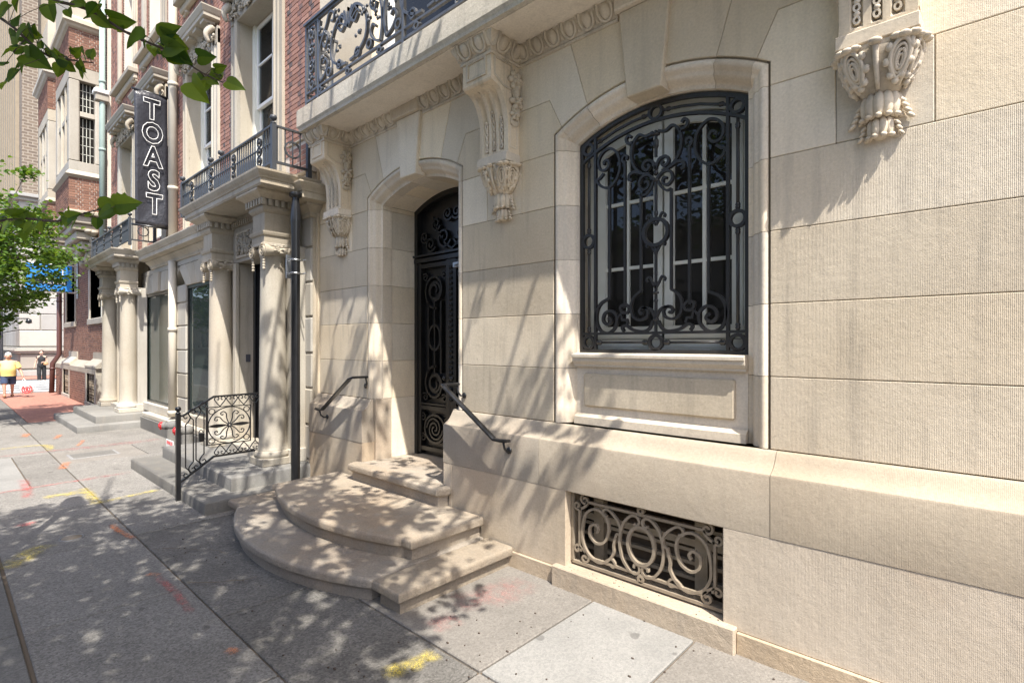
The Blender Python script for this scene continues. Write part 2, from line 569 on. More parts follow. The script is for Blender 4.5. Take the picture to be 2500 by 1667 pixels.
def smooth_path(pts, n=6):
    """Catmull-Rom through points"""
    out = []
    for i in range(len(pts)-1):
        p0, p1, p2, p3 = pts[max(i-1,0)], pts[i], pts[i+1], pts[min(i+2, len(pts)-1)]
        for k in range(n):
            t = k/n
            out.append(tuple(0.5*((2*b) + (-a+c)*t + (2*a-5*b+4*c-d)*t*t + (-a+3*b-3*c+d)*t**3) for a, b, c, d in zip(p0, p1, p2, p3)))
    out.append(tuple(pts[-1]))
    return out

def copy_tree(o, parent=None, delta=(0,0,0)):
    c = o.copy()
    COL.objects.link(c)
    c.parent = parent
    c.matrix_parent_inverse = o.matrix_parent_inverse.copy()
    c.location = Vector(o.location) + Vector(delta)
    for ch in [x for x in o.children]:
        copy_tree(ch, c)
    return c

def pieces(parent, name, m, boxes, c=0.003):
    """each (x0,x1,y0,y1,z0,z1) becomes one block object"""
    out = []
    for b in boxes:
        out.append(MB().box(*b, c=c).build(name, m, parent, recalc=False))
    return out

def brick_field(parent, m_str, m_head, u0, u1, v0, v1, mp, holes=(), course=0.076, ls=0.205, lh=0.098, jt=0.013, depth=0.03, proud=0.005, budget=0, near=None):
    """Flemish-bond bricks on a surface; the `budget` nearest are objects, the rest one joined mesh"""
    items = []
    r = random.Random(int((u0*31+v0*17)*100))
    row = 0
    v = v0
    while v + 0.02 < v1:
        va, vb = v + jt/2, min(v + course - jt/2, v1)
        u = u0 - (0.0 if row % 2 == 0 else (ls+lh)/2 + jt/1)
        head = row % 2 == 1
        while u < u1:
            L = lh if head else ls
            a, b = max(u + jt/2, u0), min(u + L + jt/2, u1)
            for hx0, hx1, hz0, hz1 in holes:
                if vb > hz0 + 0.005 and va < hz1 - 0.005:
                    if a >= hx0 and b <= hx1: b = a
                    elif a < hx0 < b: b = hx0
                    elif a < hx1 < b: a = hx1
            if b - a > 0.02:
                items.append((a, b, va, vb, head, proud * r.uniform(0.3, 1.3)))
            u += L + jt
            head = not head
        v += course
        row += 1
    def geo(mb, it):
        a, b, va, vb, h, pr = it
        V = [mp(a, -pr, va), mp(b, -pr, va), mp(b, -pr, vb), mp(a, -pr, vb), mp(a, depth, va), mp(b, depth, va), mp(b, depth, vb), mp(a, depth, vb)]
        mb.add(V, [(0,1,2,3), (0,4,5,1), (1,5,6,2), (2,6,7,3), (3,7,4,0)])
    if budget and near:
        items.sort(key=lambda t: (Vector(mp((t[0]+t[1])/2, 0, (t[2]+t[3])/2)) - Vector(near)).length)
    for it in items[:budget]:
        mb = MB(); geo(mb, it)
        mb.build("brick", m_head if it[4] else m_str, parent, recalc=False)
    for flag, mm in ((False, m_str), (True, m_head)):
        mb = MB()
        for it in items[budget:]:
            if it[4] == flag: geo(mb, it)
        if mb.f:
            tag(mb.build("brick_courses", mm, parent, recalc=False), kind="stuff")
    return items
# ================================================================== ground
g = MB()
g.add([(-260, -140, -0.16), (200, -140, -0.16), (200, 160, -0.16), (-260, 160, -0.16)], [(0, 1, 2, 3)])
tag(g.build("ground", 'asphalt', recalc=False), kind="structure")
side = MB().box(-28.3, 14, -4.86, 0.9, -0.35, -0.020).build("sidewalk", 'mortar')
tag(side, kind="structure")
def slab(x0, x1, y0, y1, m, name="paving_slab", top=0.0, gap=0.015):
    return MB().box(x0+gap/2, x1-gap/2, y0+gap/2, y1-gap/2, -0.10, top, c=0.006).build(name, m, side, recalc=False)
YL, YO, YW = -2.16, -3.12, -0.12
outer = [3.5, 1.9, 0.25, -1.4, -3.06, -4.70, -6.34, -7.98, -9.50]
for a, b in zip(outer[1:], outer[:-1]):
    slab(a, b, YO, YL, 'aggregate', top=random.uniform(-0.003, 0.001))
slab(-12.2, -9.5, YO, -2.65, 'concrete')
slab(-12.2, -9.5, -2.65, YL, 'aggregate')
for a, b in ((-13.9, -12.2), (-15.4, -13.9), (-17.0, -15.4), (-18.5, -17.0)):
    slab(a, b, YO, YL, 'aggregate')
slab(-2.23, -1.45, -1.36, YW, 'concrete')
slab(-1.45, 0.4, -1.36, YW, 'concrete_tan')
slab(0.4, 3.5, -1.36, YW, 'concrete_tan')
slab(-3.60, -2.23, -1.36, YW, 'concrete_tan')
slab(-2.23, 0.4, YL, -1.36, 'concrete_tan')
slab(0.4, 3.5, YL, -1.36, 'aggregate')
slab(-4.0, -2.23, YL, -1.36, 'aggregate_old', top=-0.004)
slab(-6.34, -4.0, YL, YW, 'aggregate_old', top=-0.004)
slab(-4.0, -3.60, -1.36, YW, 'aggregate_old', top=-0.004)
slab(-8.05, -6.34, YL, YW, 'aggregate')
slab(-10.9, -8.05, YL, YW, 'aggregate')
slab(-12.15, -10.9, YL, -1.0, 'concrete_tan')
slab(-12.15, -10.9, -1.0, YW, 'aggregate')
slab(-13.9, -12.15, YL, YW, 'aggregate')
slab(-17.3, -13.9, YL, YW, 'aggregate')
x = -28.0
while x < 8:
    slab(x, x+1.55, -3.98, YO-0.01, 'concrete_grey', top=-0.003)
    slab(x+0.7, x+2.25, -4.86, -3.98, 'aggregate_old', top=-0.004)
    x += 1.55
# brick-paved stretch farther along
bp_m, n_, l_, b_ = mat('brick_paving')
p_ = pos(n_)
bt = n_.new("ShaderNodeTexBrick")
bt.inputs["Scale"].default_value = 4.6
bt.inputs["Color1"].default_value = (0.38, 0.165, 0.115, 1)
bt.inputs["Color2"].default_value = (0.29, 0.125, 0.09, 1)
bt.inputs["Mortar"].default_value = (0.30, 0.22, 0.17, 1)
bt.inputs["Mortar Size"].default_value = 0.012
l_.new(p_, bt.inputs["Vector"])
l_.new(mixc(n_, l_, bt.outputs[0], mixc(n_, l_, (0.7, 0.7, 0.7), (1.25, 1.25, 1.25), noise(n_, l_, p_, 3, 5, 0.6)), 0.7, 'MULTIPLY'), b_.inputs["Base Color"])
b_.inputs["Roughness"].default_value = 0.85
M['brick_paving'] = bp_m
slab(-27.9, -17.3, -2.0, YW, 'brick_paving', name="brick_paving")
slab(-18.5, -17.3, YL, -2.0, 'aggregate')
slab(-27.9, -18.5, YO, -2.0, 'concrete_grey')
# kerb stones and roads
kerb = tag(MB().box(-28.4, 14, -5.02, -4.88, -0.4, -0.03).build("kerb", 'mortar'), kind="structure")
x = -28.4
while x < 9:
    L = random.uniform(1.2, 1.9)
    MB().box(x+0.004, min(x+L, 9)-0.004, -5.04, -4.87, -0.22, random.uniform(-0.006, 0.002), c=0.012).build("kerb_stone", 'kerbstone', kerb, recalc=False)
    x += L
kerb2 = tag(MB().box(-28.45, -28.30, -5.0, 0.9, -0.3, -0.004, c=0.01).build("cross_street_kerb", 'kerbstone'), kind="structure")
road = tag(MB().box(-60, 20, -12.3, -5.045, -0.3, -0.13).build("road", 'asphalt'), kind="structure")
road2 = tag(MB().box(-39.3, -28.46, -5.04, 60, -0.3, -0.035).build("cross_road", 'asphalt'), kind="structure")
far_walk = tag(MB().box(-45, -39.32, -5.0, 60, -0.3, 0.0).build("far_sidewalk", 'brick_paving'), kind="structure")
M['roadpaint'] = plain_mat('white_road_paint', (0.72, 0.72, 0.70), 0.7, var=0.18, nscale=2)
for i in range(6):
    x1 = -29.2 - i*1.55
    tag(MB().box(x1-0.62, x1, -4.6, 3.4, -0.06, -0.031).build("crosswalk_stripe", 'roadpaint'),
        "white painted crosswalk stripe on the cross street, %s from the brick sidewalk" % ["nearest", "second", "third", "fourth", "fifth", "sixth"][i], "road marking", "crosswalk stripes")

# sprayed utility marks
def spray_mat(name, col, dens=0.5):
    m, n, l, b = mat(name)
    p = pos(n)
    at_ = n.new("ShaderNodeAttribute"); at_.attribute_name = "fade"
    a = ramp(n, l, noise(n, l, p, 75, 4, 0.75), [(0.50 - dens*0.3, 0.1), (0.72 - dens*0.2, 1)])
    a2 = ramp(n, l, noise(n, l, p, 9, 4, 0.65), [(0.36, 0.0), (0.60, 1)])
    b.inputs["Base Color"].default_value = (*col, 1)
    b.inputs["Roughness"].default_value = 0.85
    al = mth(n, l, 'MULTIPLY', mth(n, l, 'MULTIPLY', a, a2), at_.outputs["Fac"])
    l.new(mth(n, l, 'MULTIPLY', al, 0.35 + 0.6*dens), b.inputs["Alpha"])
    return m
M['sp_red'] = spray_mat('red_spray', (0.55, 0.10, 0.09), 0.5)
M['sp_pink'] = spray_mat('faded_red_spray', (0.55, 0.16, 0.14), 0.2)
M['sp_yel'] = spray_mat('yellow_spray', (0.70, 0.55, 0.08), 0.5)
M['sp_org'] = spray_mat('orange_spray', (0.72, 0.22, 0.06), 0.6)
MARKZ = [0.0062]
def mark(pts, w, m, label):
    MARKZ[0] += 0.0004
    z = MARKZ[0]
    if len(pts) == 2:
        pts = [pts[0], (pts[0][0]*0.5+pts[1][0]*0.5, pts[0][1]*0.5+pts[1][1]*0.5+0.01), pts[1]]
    P = smooth_path(pts, 6)
    n = len(P)
    mit = miters(P, False, 1.5)
    V, F, fade = [], [], []
    for i, ((x, y), (mx, my)) in enumerate(zip(P, mit)):
        t = i/(n-1)
        ww = w * 1.5 * random.uniform(0.85, 1.15)
        end = min(1.0, 5*min(t, 1-t))
        for q in (-0.5, -0.2, 0.2, 0.5):
            V.append((x+mx*ww*q, y+my*ww*q, z))
            fade.append((1.0 if abs(q) < 0.3 else 0.0)*(0.15+0.85*end))
    for i in range(n-1):
        for q in range(3):
            F.append((4*i+q, 4*i+q+1, 4*i+q+5, 4*i+q+4))
    o = MB().add(V, F).build("paint_mark", m, recalc=False)
    at_ = o.data.attributes.new("fade", 'FLOAT', 'POINT')
    at_.data.foreach_set("value", fade)
    tag(o, label, "paint mark", "sprayed utility marks on the sidewalk")
mark([(-12.42, -2.95), (-12.40, -1.5), (-12.39, -0.45)], 0.07, 'sp_red', "long thin red paint line crossing behind the metal cover plate")
mark([(-12.25, -2.0), (-12.25, -0.5)], 0.04, 'sp_red', "shorter red paint line just nearer than the long one")
mark([(-9.38, -3.05), (-9.43, -2.3), (-9.48, -1.55)], 0.07, 'sp_red', "red paint line ending at the grey portico step")
mark([(-10.1, -2.68), (-8.8, -2.74)], 0.10, 'sp_red', "thick red paint stroke along the sidewalk at the left")
mark([(-13.24, -3.05), (-13.24, -2.16), (-12.45, -2.14)], 0.10, 'sp_yel', "far yellow paint line turning a corner")
mark([(-8.9, -2.21), (-7.87, -2.21)], 0.12, 'sp_yel', "yellow paint stroke along the joint beside the sign shadow")
mark([(-8.69, -2.62), (-8.69, -2.24)], 0.16, 'sp_yel', "smeared yellow paint stroke toward the street")
mark([(-7.92, -2.2), (-8.0, -1.85), (-8.07, -1.53)], 0.09, 'sp_yel', "yellow paint stroke reaching the low grey step")
mark([(-6.62, -2.78), (-6.45, -2.95), (-6.15, -3.09)], 0.16, 'sp_yel', "faint yellow smear in the shade by the kerb")
mark([(-11.06, -2.07), (-10.75, -2.15), (-10.45, -2.2)], 0.10, 'sp_org', "orange paint hook near the metal cover plate")
mark([(-12.6, -1.74), (-13.35, -1.53)], 0.06, 'sp_org', "thin orange paint stroke past the cover plate")
mark([(-14.6, -2.3), (-15.2, -2.2)], 0.10, 'sp_org', "farthest orange paint dash on the sidewalk")
mark([(-13.9, -1.9), (-14.5, -1.75)], 0.08, 'sp_org', "orange paint dash in front of the far grey steps")
mark([(-6.88, -2.25), (-6.6, -2.25), (-6.2, -2.2)], 0.05, 'sp_org', "short orange paint dash in the dappled shade by the slab joint")
mark([(-5.10, -2.29), (-4.7, -2.27), (-4.2, -2.28)], 0.05, 'sp_red', "thin red paint line beside the slab joint in the shade")
mark([(-5.16, -2.33), (-5.06, -2.27)], 0.05, 'sp_org', "small orange tick at the head of the thin red line")
mark([(-3.53, -2.29), (-3.44, -2.26)], 0.055, 'sp_org', "orange paint dot nearest the bottom edge")
mark([(-2.60, -1.78), (-2.56, -1.60), (-2.54, -1.42)], 0.11, 'sp_yel', "yellow paint smear in front of the curved steps")
mark([(-2.94, -0.95), (-2.80, -0.62), (-2.80, -0.30)], 0.26, 'sp_pink', "faded red paint blur beside the stone step")
mark([(-2.80, -1.28), (-2.76, -1.05)], 0.16, 'sp_pink', "faint pink paint blur in front of the stone step")
mark([(-7.60, -2.84), (-7.45, -2.90)], 0.13, 'sp_red', "red paint blob at the left edge in the shade")
def crack(pts, label):
    MARKZ[0] += 0.0002
    P = [(x+random.uniform(-0.022, 0.022), y+random.uniform(-0.022, 0.022)) for x, y in smooth_path(pts, 4)]
    mit = miters(P, False, 1.5)
    V, F = [], []
    for (x, y), (mx, my) in zip(P, mit):
        w = random.uniform(0.002, 0.006)
        V += [(x+mx*w, y+my*w, MARKZ[0]), (x-mx*w, y-my*w, MARKZ[0])]
    for i in range(len(P)-1): F.append((2*i, 2*i+1, 2*i+3, 2*i+2))
    tag(MB().add(V, F).build("pavement_crack", 'mortar', recalc=False), label, "crack", "cracks in the paving")
crack([(-5.76, -2.14), (-5.55, -1.95), (-5.32, -1.77), (-5.2, -1.72)], "crack running from the slab joint toward the curved steps")
crack([(-4.75, -2.15), (-4.55, -1.95), (-4.45, -1.75)], "short crack near the front of the curved steps")
# utility cover
cov = empty("utility_cover", (-11.5, -1.66, 0), "flat grey metal utility cover plate set in the sidewalk", "utility cover")
MB().box(-11.78, -11.26, -2.00, -1.33, -0.02, 0.006, c=0.004).build("frame", 'kerbstone', cov)
MB().box(-11.74, -11.30, -1.96, -1.37, -0.02, 0.010, c=0.004).build("plate", 'concrete_grey', cov)
mh = empty("valve_cover", (-6.72, -2.6, 0), "small round iron valve cover in the shaded sidewalk", "valve cover")
MB().lathe([(0.10, -0.02), (0.10, 0.004), (0.085, 0.004), (0.085, -0.002), (0.0, -0.001)], (-6.72, -2.6, 0), 24).build("ring", 'kerbstone', mh)
MB().lathe([(0.082, -0.02), (0.082, 0.002), (0.01, 0.004)], (-6.72, -2.6, 0), 20).build("lid", 'iron_dusty', mh)

# ================================================================== limestone townhouse
H = empty("limestone_townhouse", (-3.32, 0.3, 0), "pale limestone townhouse with balcony on carved corbels, door and iron-grilled window", "house")
DX, WX = -4.74, -1.905           # bay centres (door, window)
CB = [-6.14, -3.32, -0.485]      # corbel centres
J = 0.0035
RO, ZC = 1.655, 2.23             # outer arch of the surrounds
def arch_z(dx, r=RO): return ZC + sqrt(r*r - dx*dx)
# mortar core behind the ashlar
core = MB()
def corebox(x0, x1, z0, z1, yf=0.012): core.box(x0, x1, yf, 0.30, z0, z1)
corebox(-6.75, DX-0.83, 0.0, 4.5); corebox(DX+0.83, WX-0.83, 0.0, 4.5); corebox(WX+0.83, 3.4, 0.0, 4.5)
corebox(DX-0.83, DX+0.83, 3.92, 4.5); corebox(WX-0.83, WX+0.83, 3.92, 4.5)
corebox(WX-0.83, WX+0.83, 0.76, 1.2, 0.012)
core.build("wall_core", 'mortar', H)
LV = [1.25, 1.70, 2.15, 2.60, 3.05, 3.50, 3.95, 4.50]
def blk(x0, x1, z0, z1, m='lime', y=0.0, jit=0.0015, name="stone_block", back=0.2):
    yy = y + random.uniform(-jit, jit)
    return MB().box(x0+J/2, x1-J/2, yy, back, z0+J/2, z1-J/2, c=0.004).build(name, m, H, recalc=False)
for i in range(4):
    z0, z1 = LV[i], LV[i+1]
    blk(-6.75, DX-0.85, z0, z1, 'lime_up' if i > 2 else 'lime')
    blk(DX+0.85, WX-0.85, z0, z1)
    xs = [WX+0.85] + ([0.95, 2.3] if i % 2 else [0.35, 1.7]) + [3.4]
    for a, b in zip(xs, xs[1:]): blk(a, b, z0, z1)
# course with the corbel feet
for a, b in ((-6.75, -6.345), (-6.345, -5.935), (-5.935, DX-0.85), (DX+0.85, -3.545), (-3.545, -3.115), (-3.115, WX-0.85), (WX+0.85, -0.70), (-0.70, -0.255), (-0.255, 1.6), (1.6, 3.4)):
    blk(a, b, 3.05, 3.50, 'lime_up')
# courses beside the consoles + arch stones
def pblk(pts, m='lime_up', y=0.0, name="voussoir", back=0.16, c=0.004):
    P = offset_poly(pts if sum(pts[i][0]*pts[(i+1)%len(pts)][1]-pts[(i+1)%len(pts)][0]*pts[i][1] for i in range(len(pts))) > 0 else pts[::-1], J/2)
    return MB().poly(P, y + random.uniform(-0.0015, 0.0015), back, c).build(name, m, H, recalc=False)
blk(-6.75, -6.14, 3.50, 3.95, 'lime_up'); blk(-6.75, -6.14, 3.95, 4.50, 'lime_up')
blk(-0.485, 1.0, 3.95, 4.50, 'lime_up'); blk(1.0, 3.4, 3.95, 4.50, 'lime_up')
blk(-0.485, 1.9, 3.50, 3.95, 'lime_up'); blk(1.9, 3.4, 3.50, 3.95, 'lime_up')
for cx, cl, cr in ((DX, CB[0], CB[1]), (WX, CB[1], CB[2])):
    for sg, ce in ((-1, cl), (1, cr)):
        def q(dx, z): return (cx + sg*dx, z)
        ed = abs(ce - cx)
        a1 = [q(d, arch_z(d)) for d in (0.85, 0.81, 0.77)]
        pblk([q(ed, 3.5), q(0.85, 3.5)] + a1 + [q(0.895, 3.95), q(ed, 3.95)], name="springer")
        a2 = [q(d, arch_z(d)) for d in (0.77, 0.70, 0.63, 0.57, 0.515)]
        pblk([q(ed, 3.95), q(0.895, 3.95)] + a2 + [q(0.725, 4.5), q(ed, 4.5)])
        a3 = [q(d, arch_z(d)) for d in (0.515, 0.44, 0.36, 0.28, 0.20, 0.142)]
        pblk(a3 + [q(0.20, 4.5), q(0.725, 4.5)])
    # keystone, proud of the wall
    MB().poly([(cx-0.138, 3.725), (cx+0.138, 3.725), (cx+0.205, 4.375), (cx-0.205, 4.375)], -0.036, 0.10, 0.008).build("keystone", 'lime_up', H, recalc=False)
    MB().box(cx-0.225, cx+0.225, -0.082, 0.05, 4.376, 4.493, c=0.010).build("keystone_cap", 'lime_trim', H, recalc=False)

# moulded surrounds ---------------------------------------------------
PROF = [(0.0, 0.10), (0.0, 0.030), (0.010, 0.030), (0.014, 0.006), (0.022, -0.004), (0.036, -0.009), (0.050, -0.006), (0.064, 0.006), (0.074, 0.022), (0.084, 0.030),
        (0.094, 0.032), (0.104, 0.040), (0.116, 0.056), (0.126, 0.078), (0.134, 0.100), (0.142, 0.106), (0.165, 0.108), (0.165, 0.24)]
def station(cx, x, z, nx, nz):
    return [(x + nx*s_, d, z + nz*s_) for s_, d in PROF]
def surround(cx, zbot, name="surround_stone"):
    R2 = RO
    th = math.asin(0.85/RO)
    # mitre at the spring: halfway between horizontal inward and radial inward
    def piece(secs):
        mb = MB(); k = len(PROF)
        V = [p for s_ in secs for p in s_]
        F = []
        for i in range(len(secs)-1):
            for a in range(k-1):
                F.append((i*k+a, (i+1)*k+a, (i+1)*k+a+1, i*k+a+1))
        F.append(tuple(range(k))); F.append(tuple((len(secs)-1)*k+a for a in range(k)))
        mb.add(V, F)
        mb.build(name, 'lime_trim', H, smooth_angle=35)
    for sg in (-1, 1):
        x = cx + sg*0.85
        zs = [zbot] + [z for z in LV if zbot < z < 3.6]
        for a, b in zip(zs, zs[1:]):
            piece([station(cx, x, a+J/2, -sg, 0), station(cx, x, b-J/2, -sg, 0)])
        # springer piece: jamb top turning into the arch
        an = th
        mx, mz = -sg*(1 + sin(an)), -cos(an)
        d = 1 + sin(an)
        mx, mz = mx/d, mz/d
        secs = [station(cx, x, 3.5+J/2, -sg, 0), station(cx, x, 3.65, mx, mz)]
        an2 = math.asin(0.77/RO)
        secs.append(station(cx, cx+sg*RO*sin(an2), ZC+RO*cos(an2), -sg*sin(an2), -cos(an2)))
        piece(secs)
    cuts = [-0.77, -0.515, -0.142, 0.142, 0.515, 0.77]
    for a, b in zip(cuts, cuts[1:]):
        t0, t1 = math.asin(a/RO) + 0.0012, math.asin(b/RO) - 0.0012
        secs = []
        for i in range(7):
            t = t0 + (t1-t0)*i/6
            secs.append(station(cx, cx+RO*sin(t), ZC+RO*cos(t), -sin(t), -cos(t)))
        piece(secs)
surround(DX, 1.25)
surround(WX, 1.25)

# plinth ---------------------------------------------------------------
LEDGE = [(0.0, 1.247), (-0.018, 1.246), (-0.030, 1.236), (-0.048, 1.206), (-0.072, 1.172), (-0.100, 1.146), (-0.128, 1.131), (-0.146, 1.124), (-0.152, 1.112), (-0.152, 0.752), (0.012, 0.752)]
def ledge(x0, x1, name="plinth_cap"):
    mb = MB()
    yy = random.uniform(-0.0015, 0.0015)
    V = [(x, y+yy, z) for x in (x0+J/2, x1-J/2) for y, z in LEDGE]
    k = len(LEDGE)
    F = [(a, k+a, k+a+1, a+1) for a in range(k-1)] + [tuple(range(k)), tuple(range(k, 2*k))]
    mb.add(V, F)
    mb.build(name, 'lime_ledge', H, smooth_angle=40)
for a, b in ((-6.75, -5.46), (-4.005, -2.79), (-2.79, -1.01), (-1.01, 0.75), (0.75, 2.1), (2.1, 3.4)):
    ledge(a, b)
def pl(x0, x1, z0, z1, m='lime_plinth', y=-0.15, name="plinth_stone", back=0.012):
    MB().box(x0+J/2, x1-J/2, y + random.uniform(-0.001, 0.001), back, z0+J/2, z1-J/2, c=0.004).build(name, m, H, recalc=False)
for a, b in ((-6.75, -5.46), (-4.005, -3.88), (-3.88, -2.52), (-1.29, 0.15), (0.15, 1.9), (1.9, 3.4)):
    pl(a, b, 0.13, 0.752)
for a, b in ((-6.75, -5.46), (-4.0, -2.62), (-1.20, 0.9), (0.9, 3.4)):
    pl(a, b, -0.05, 0.132, 'lime_rough', y=-0.172, name="base_course")
for s in (-1, 1):
    MB().box(-4.74+s*0.687, -4.74+s*0.90, 0.0145, 0.229, 0.0, 1.2485, c=0.003).build("jamb_base", 'lime_plinth', H)
# basement window sill stone, opening and grille
MB().box(-2.62, -1.20, -0.205, 0.10, -0.05, 0.158, c=0.008).build("basement_sill", 'lime_rough', H)
MB().box(-2.60, -2.52-J, -0.149, 0.05, 0.16, 0.76).build("basement_jamb", 'lime_plinth', H)
MB().box(-1.29+J, -1.21, -0.149, 0.05, 0.16, 0.76).build("basement_jamb", 'lime_plinth', H)
M['boards'] = plain_mat('brown_boards', (0.13, 0.095, 0.06), 0.8, var=0.35, nscale=9)
M['tanframe'] = plain_mat('tan_wood', (0.34, 0.285, 0.205), 0.7, var=0.25, nscale=12)
bw = tag(MB().box(-2.56, -1.25, 0.22, 0.24, 0.10, 0.80).build("basement_window", 'boards', H))
for a in (-2.42, -1.58):
    MB().box(a, a+0.09, 0.10, 0.16, 0.16, 0.75).build("frame", 'tanframe', bw)
MB().box(-2.55, -1.26, 0.105, 0.155, 0.48, 0.53).build("frame", 'tanframe', bw)
MB().box(-2.55, -1.26, 0.102, 0.158, 0.66, 0.75).build("frame", 'tanframe', bw)
for z_ in (0.22, 0.33, 0.42, 0.58):
    MB().box(-2.55, -1.26, 0.15, 0.19, z_, z_+0.025).build("louvre", 'tanframe', bw)

# basement grille (ironwork traced as bars in its own plane)
GY = -0.065
def gm(u, w, v): return (-1.905 + u, GY + w, v)
gr = MB()
for pth in ([(-0.60, 0.185), (0.60, 0.185)], [(-0.60, 0.735), (0.60, 0.735)], [(-0.60, 0.19), (-0.60, 0.73)], [(0.60, 0.19), (0.60, 0.73)]):
    gr.bar(pth, 0.022, 0.03, gm)
gro = gr.build("basement_grille", 'iron_dusty', H)
sc = MB()
for pth in ([(-0.46, 0.245), (0.46, 0.245)], [(-0.46, 0.675), (0.46, 0.675)], [(-0.535, 0.32), (-0.535, 0.60)], [(0.535, 0.32), (0.535, 0.60)]):
    sc.bar(pth, 0.018, 0.022, gm)
for sx in (-1, 1):
    for sz, zc_ in ((-1, 0.245), (1, 0.675)):
        P = [(sx*0.46, zc_), (sx*0.475, zc_ - sz*0.03), (sx*0.50, zc_ - sz*0.052), (sx*0.535, zc_ - sz*0.07)]
        # corner knots: two little volutes joined by an arc
        c1 = spiral(sx*0.485, zc_ + sz*0.012, 0.042, 0.010, 90 if sx > 0 else 90, 1.25*(-sx*sz), 18)
        c2 = spiral(sx*0.556, zc_ - sz*0.045, 0.036, 0.010, 200 if sx > 0 else -20, 1.2*(sx*sz), 18)
        sc.bar(c1, 0.016, 0.024, gm); sc.bar(c2, 0.016, 0.024, gm)
        sc.bar(smooth_path(P, 5), 0.018, 0.024, gm)
    # big volute
    big = smooth_path([(sx*0.10, 0.255), (sx*0.155, 0.33), (sx*0.175, 0.45), (sx*0.15, 0.57), (sx*0.09, 0.645), (sx*0.035, 0.655), (sx*0.012, 0.62), (sx*0.03, 0.59), (sx*0.055, 0.60)], 6)
    sc.bar(big, 0.018, 0.026, gm)
    sc.bar(smooth_path([(sx*0.10, 0.255), (sx*0.05, 0.24), (sx*0.012, 0.265), (sx*0.018, 0.305), (sx*0.05, 0.305), (sx*0.055, 0.28)], 6), 0.017, 0.026, gm)
    vol = smooth_path([(sx*0.20, 0.49), (sx*0.225, 0.40), (sx*0.225, 0.34), (sx*0.28, 0.265), (sx*0.36, 0.235), (sx*0.45, 0.27), (sx*0.505, 0.36), (sx*0.51, 0.46)], 6)
    vol = vol[:-1] + smooth_path([(sx*0.51, 0.46), (sx*0.48, 0.575), (sx*0.39, 0.635), (sx*0.30, 0.60), (sx*0.268, 0.51), (sx*0.30, 0.41), (sx*0.375, 0.375), (sx*0.435, 0.42), (sx*0.435, 0.49), (sx*0.39, 0.515), (sx*0.36, 0.485), (sx*0.375, 0.455)], 6)
    sc.bar(vol, 0.018, 0.026, gm)
    sc.bar(smooth_path([(sx*0.20, 0.49), (sx*0.17, 0.50), (sx*0.18, 0.57), (sx*0.23, 0.625), (sx*0.28, 0.655), (sx*0.315, 0.64), (sx*0.315, 0.605), (sx*0.285, 0.60)], 6), 0.017, 0.024, gm)
    sc.bar(smooth_path([(sx*0.30, 0.258), (sx*0.25, 0.29), (sx*0.215, 0.265), (sx*0.225, 0.235), (sx*0.25, 0.24)], 6), 0.016, 0.024, gm)
sc.bar(arc(0, 0.45, 0.105, 0, 360, 28, 0.135), 0.022, 0.030, gm, closed=True)
for zc_ in (0.215, 0.705):
    sc.bar(arc(0, zc_, 0.020, 0, 360, 12), 0.018, 0.03, gm, closed=True)
sc.build("scrollwork", 'iron_dusty', gro)

# window: sill, apron panel, joinery, panes ------------------------------
win = MB().box(WX-0.60, WX+0.60, 0.62, 0.64, 1.75, 3.70).build("window", 'darkroom', H)
sillm = MB()
SP = [(0.20, 1.832), (0.028, 1.826), (0.020, 1.815), (0.020, 1.795), (0.034, 1.790), (0.034, 1.765), (0.050, 1.745), (0.062, 1.735), (0.062, 1.722), (0.20, 1.722)]
V = [(x, y, z) for x in (WX-0.684, WX+0.684) for y, z in SP]
k = len(SP)
sillm.add(V, [(a, k+a, k+a+1, a+1) for a in range(k-1)] + [tuple(range(k)), tuple(range(k, 2*k))])
sillm.build("window_sill", 'lime_trim', H, smooth_angle=30)
MB().box(WX-0.684, WX+0.684, 0.105, 0.30, 1.25, 1.721).build("apron", 'lime_trim', H)
MB().box(WX-0.605, WX+0.605, 0.078, 0.12, 1.395, 1.665, c=0.012).build("apron_panel", 'lime', H)
AB = [(0.20, 1.335), (0.088, 1.335), (0.080, 1.325), (0.072, 1.318), (0.060, 1.312), (0.058, 1.252), (0.20, 1.252)]
V = [(x, y, z) for x in (WX-0.684, WX+0.684) for y, z in AB]
k = len(AB)
MB().add(V, [(a, k+a, k+a+1, a+1) for a in range(k-1)] + [tuple(range(k)), tuple(range(k, 2*k))]).build("apron_base", 'lime_trim', H, smooth_angle=30)
# reveals of both openings (jambs and arched soffit)
def reveal(cx, zb, y0, y1, name="reveal_stone", m='lime_up'):
    ri = RO - 0.165
    hw = 0.685
    zs = ZC + sqrt(ri*ri - hw*hw)
    levels = [zb] + [z for z in LV if zb + 0.05 < z < zs - 0.02] + [zs]
    for sg in (-1, 1):
        for a, b in zip(levels, levels[1:]):
            MB().box(cx+sg*hw, cx+sg*(hw+0.14), y0, y1, a+J/2, b-J/2, c=0.003).build(name, m, H, recalc=False)
    cuts = [-hw, -0.42, -0.16, 0.16, 0.42, hw]
    for a, b in zip(cuts, cuts[1:]):
        t0, t1 = math.asin(a/ri)+0.001, math.asin(b/ri)-0.001
        ins = [(cx+ri*sin(t0+(t1-t0)*i/5), ZC+ri*cos(t0+(t1-t0)*i/5)) for i in range(6)]
        out = [(cx+(ri+0.14)*sin(t0+(t1-t0)*i/5), ZC+(ri+0.14)*cos(t0+(t1-t0)*i/5)) for i in range(6)]
        MB().poly(ins + out[::-1], y0, y1, 0.003).build("soffit_stone", m, H, recalc=False)
reveal(DX, 0.53, 0.232, 0.66)
reveal(WX, 1.72, 0.232, 0.40)
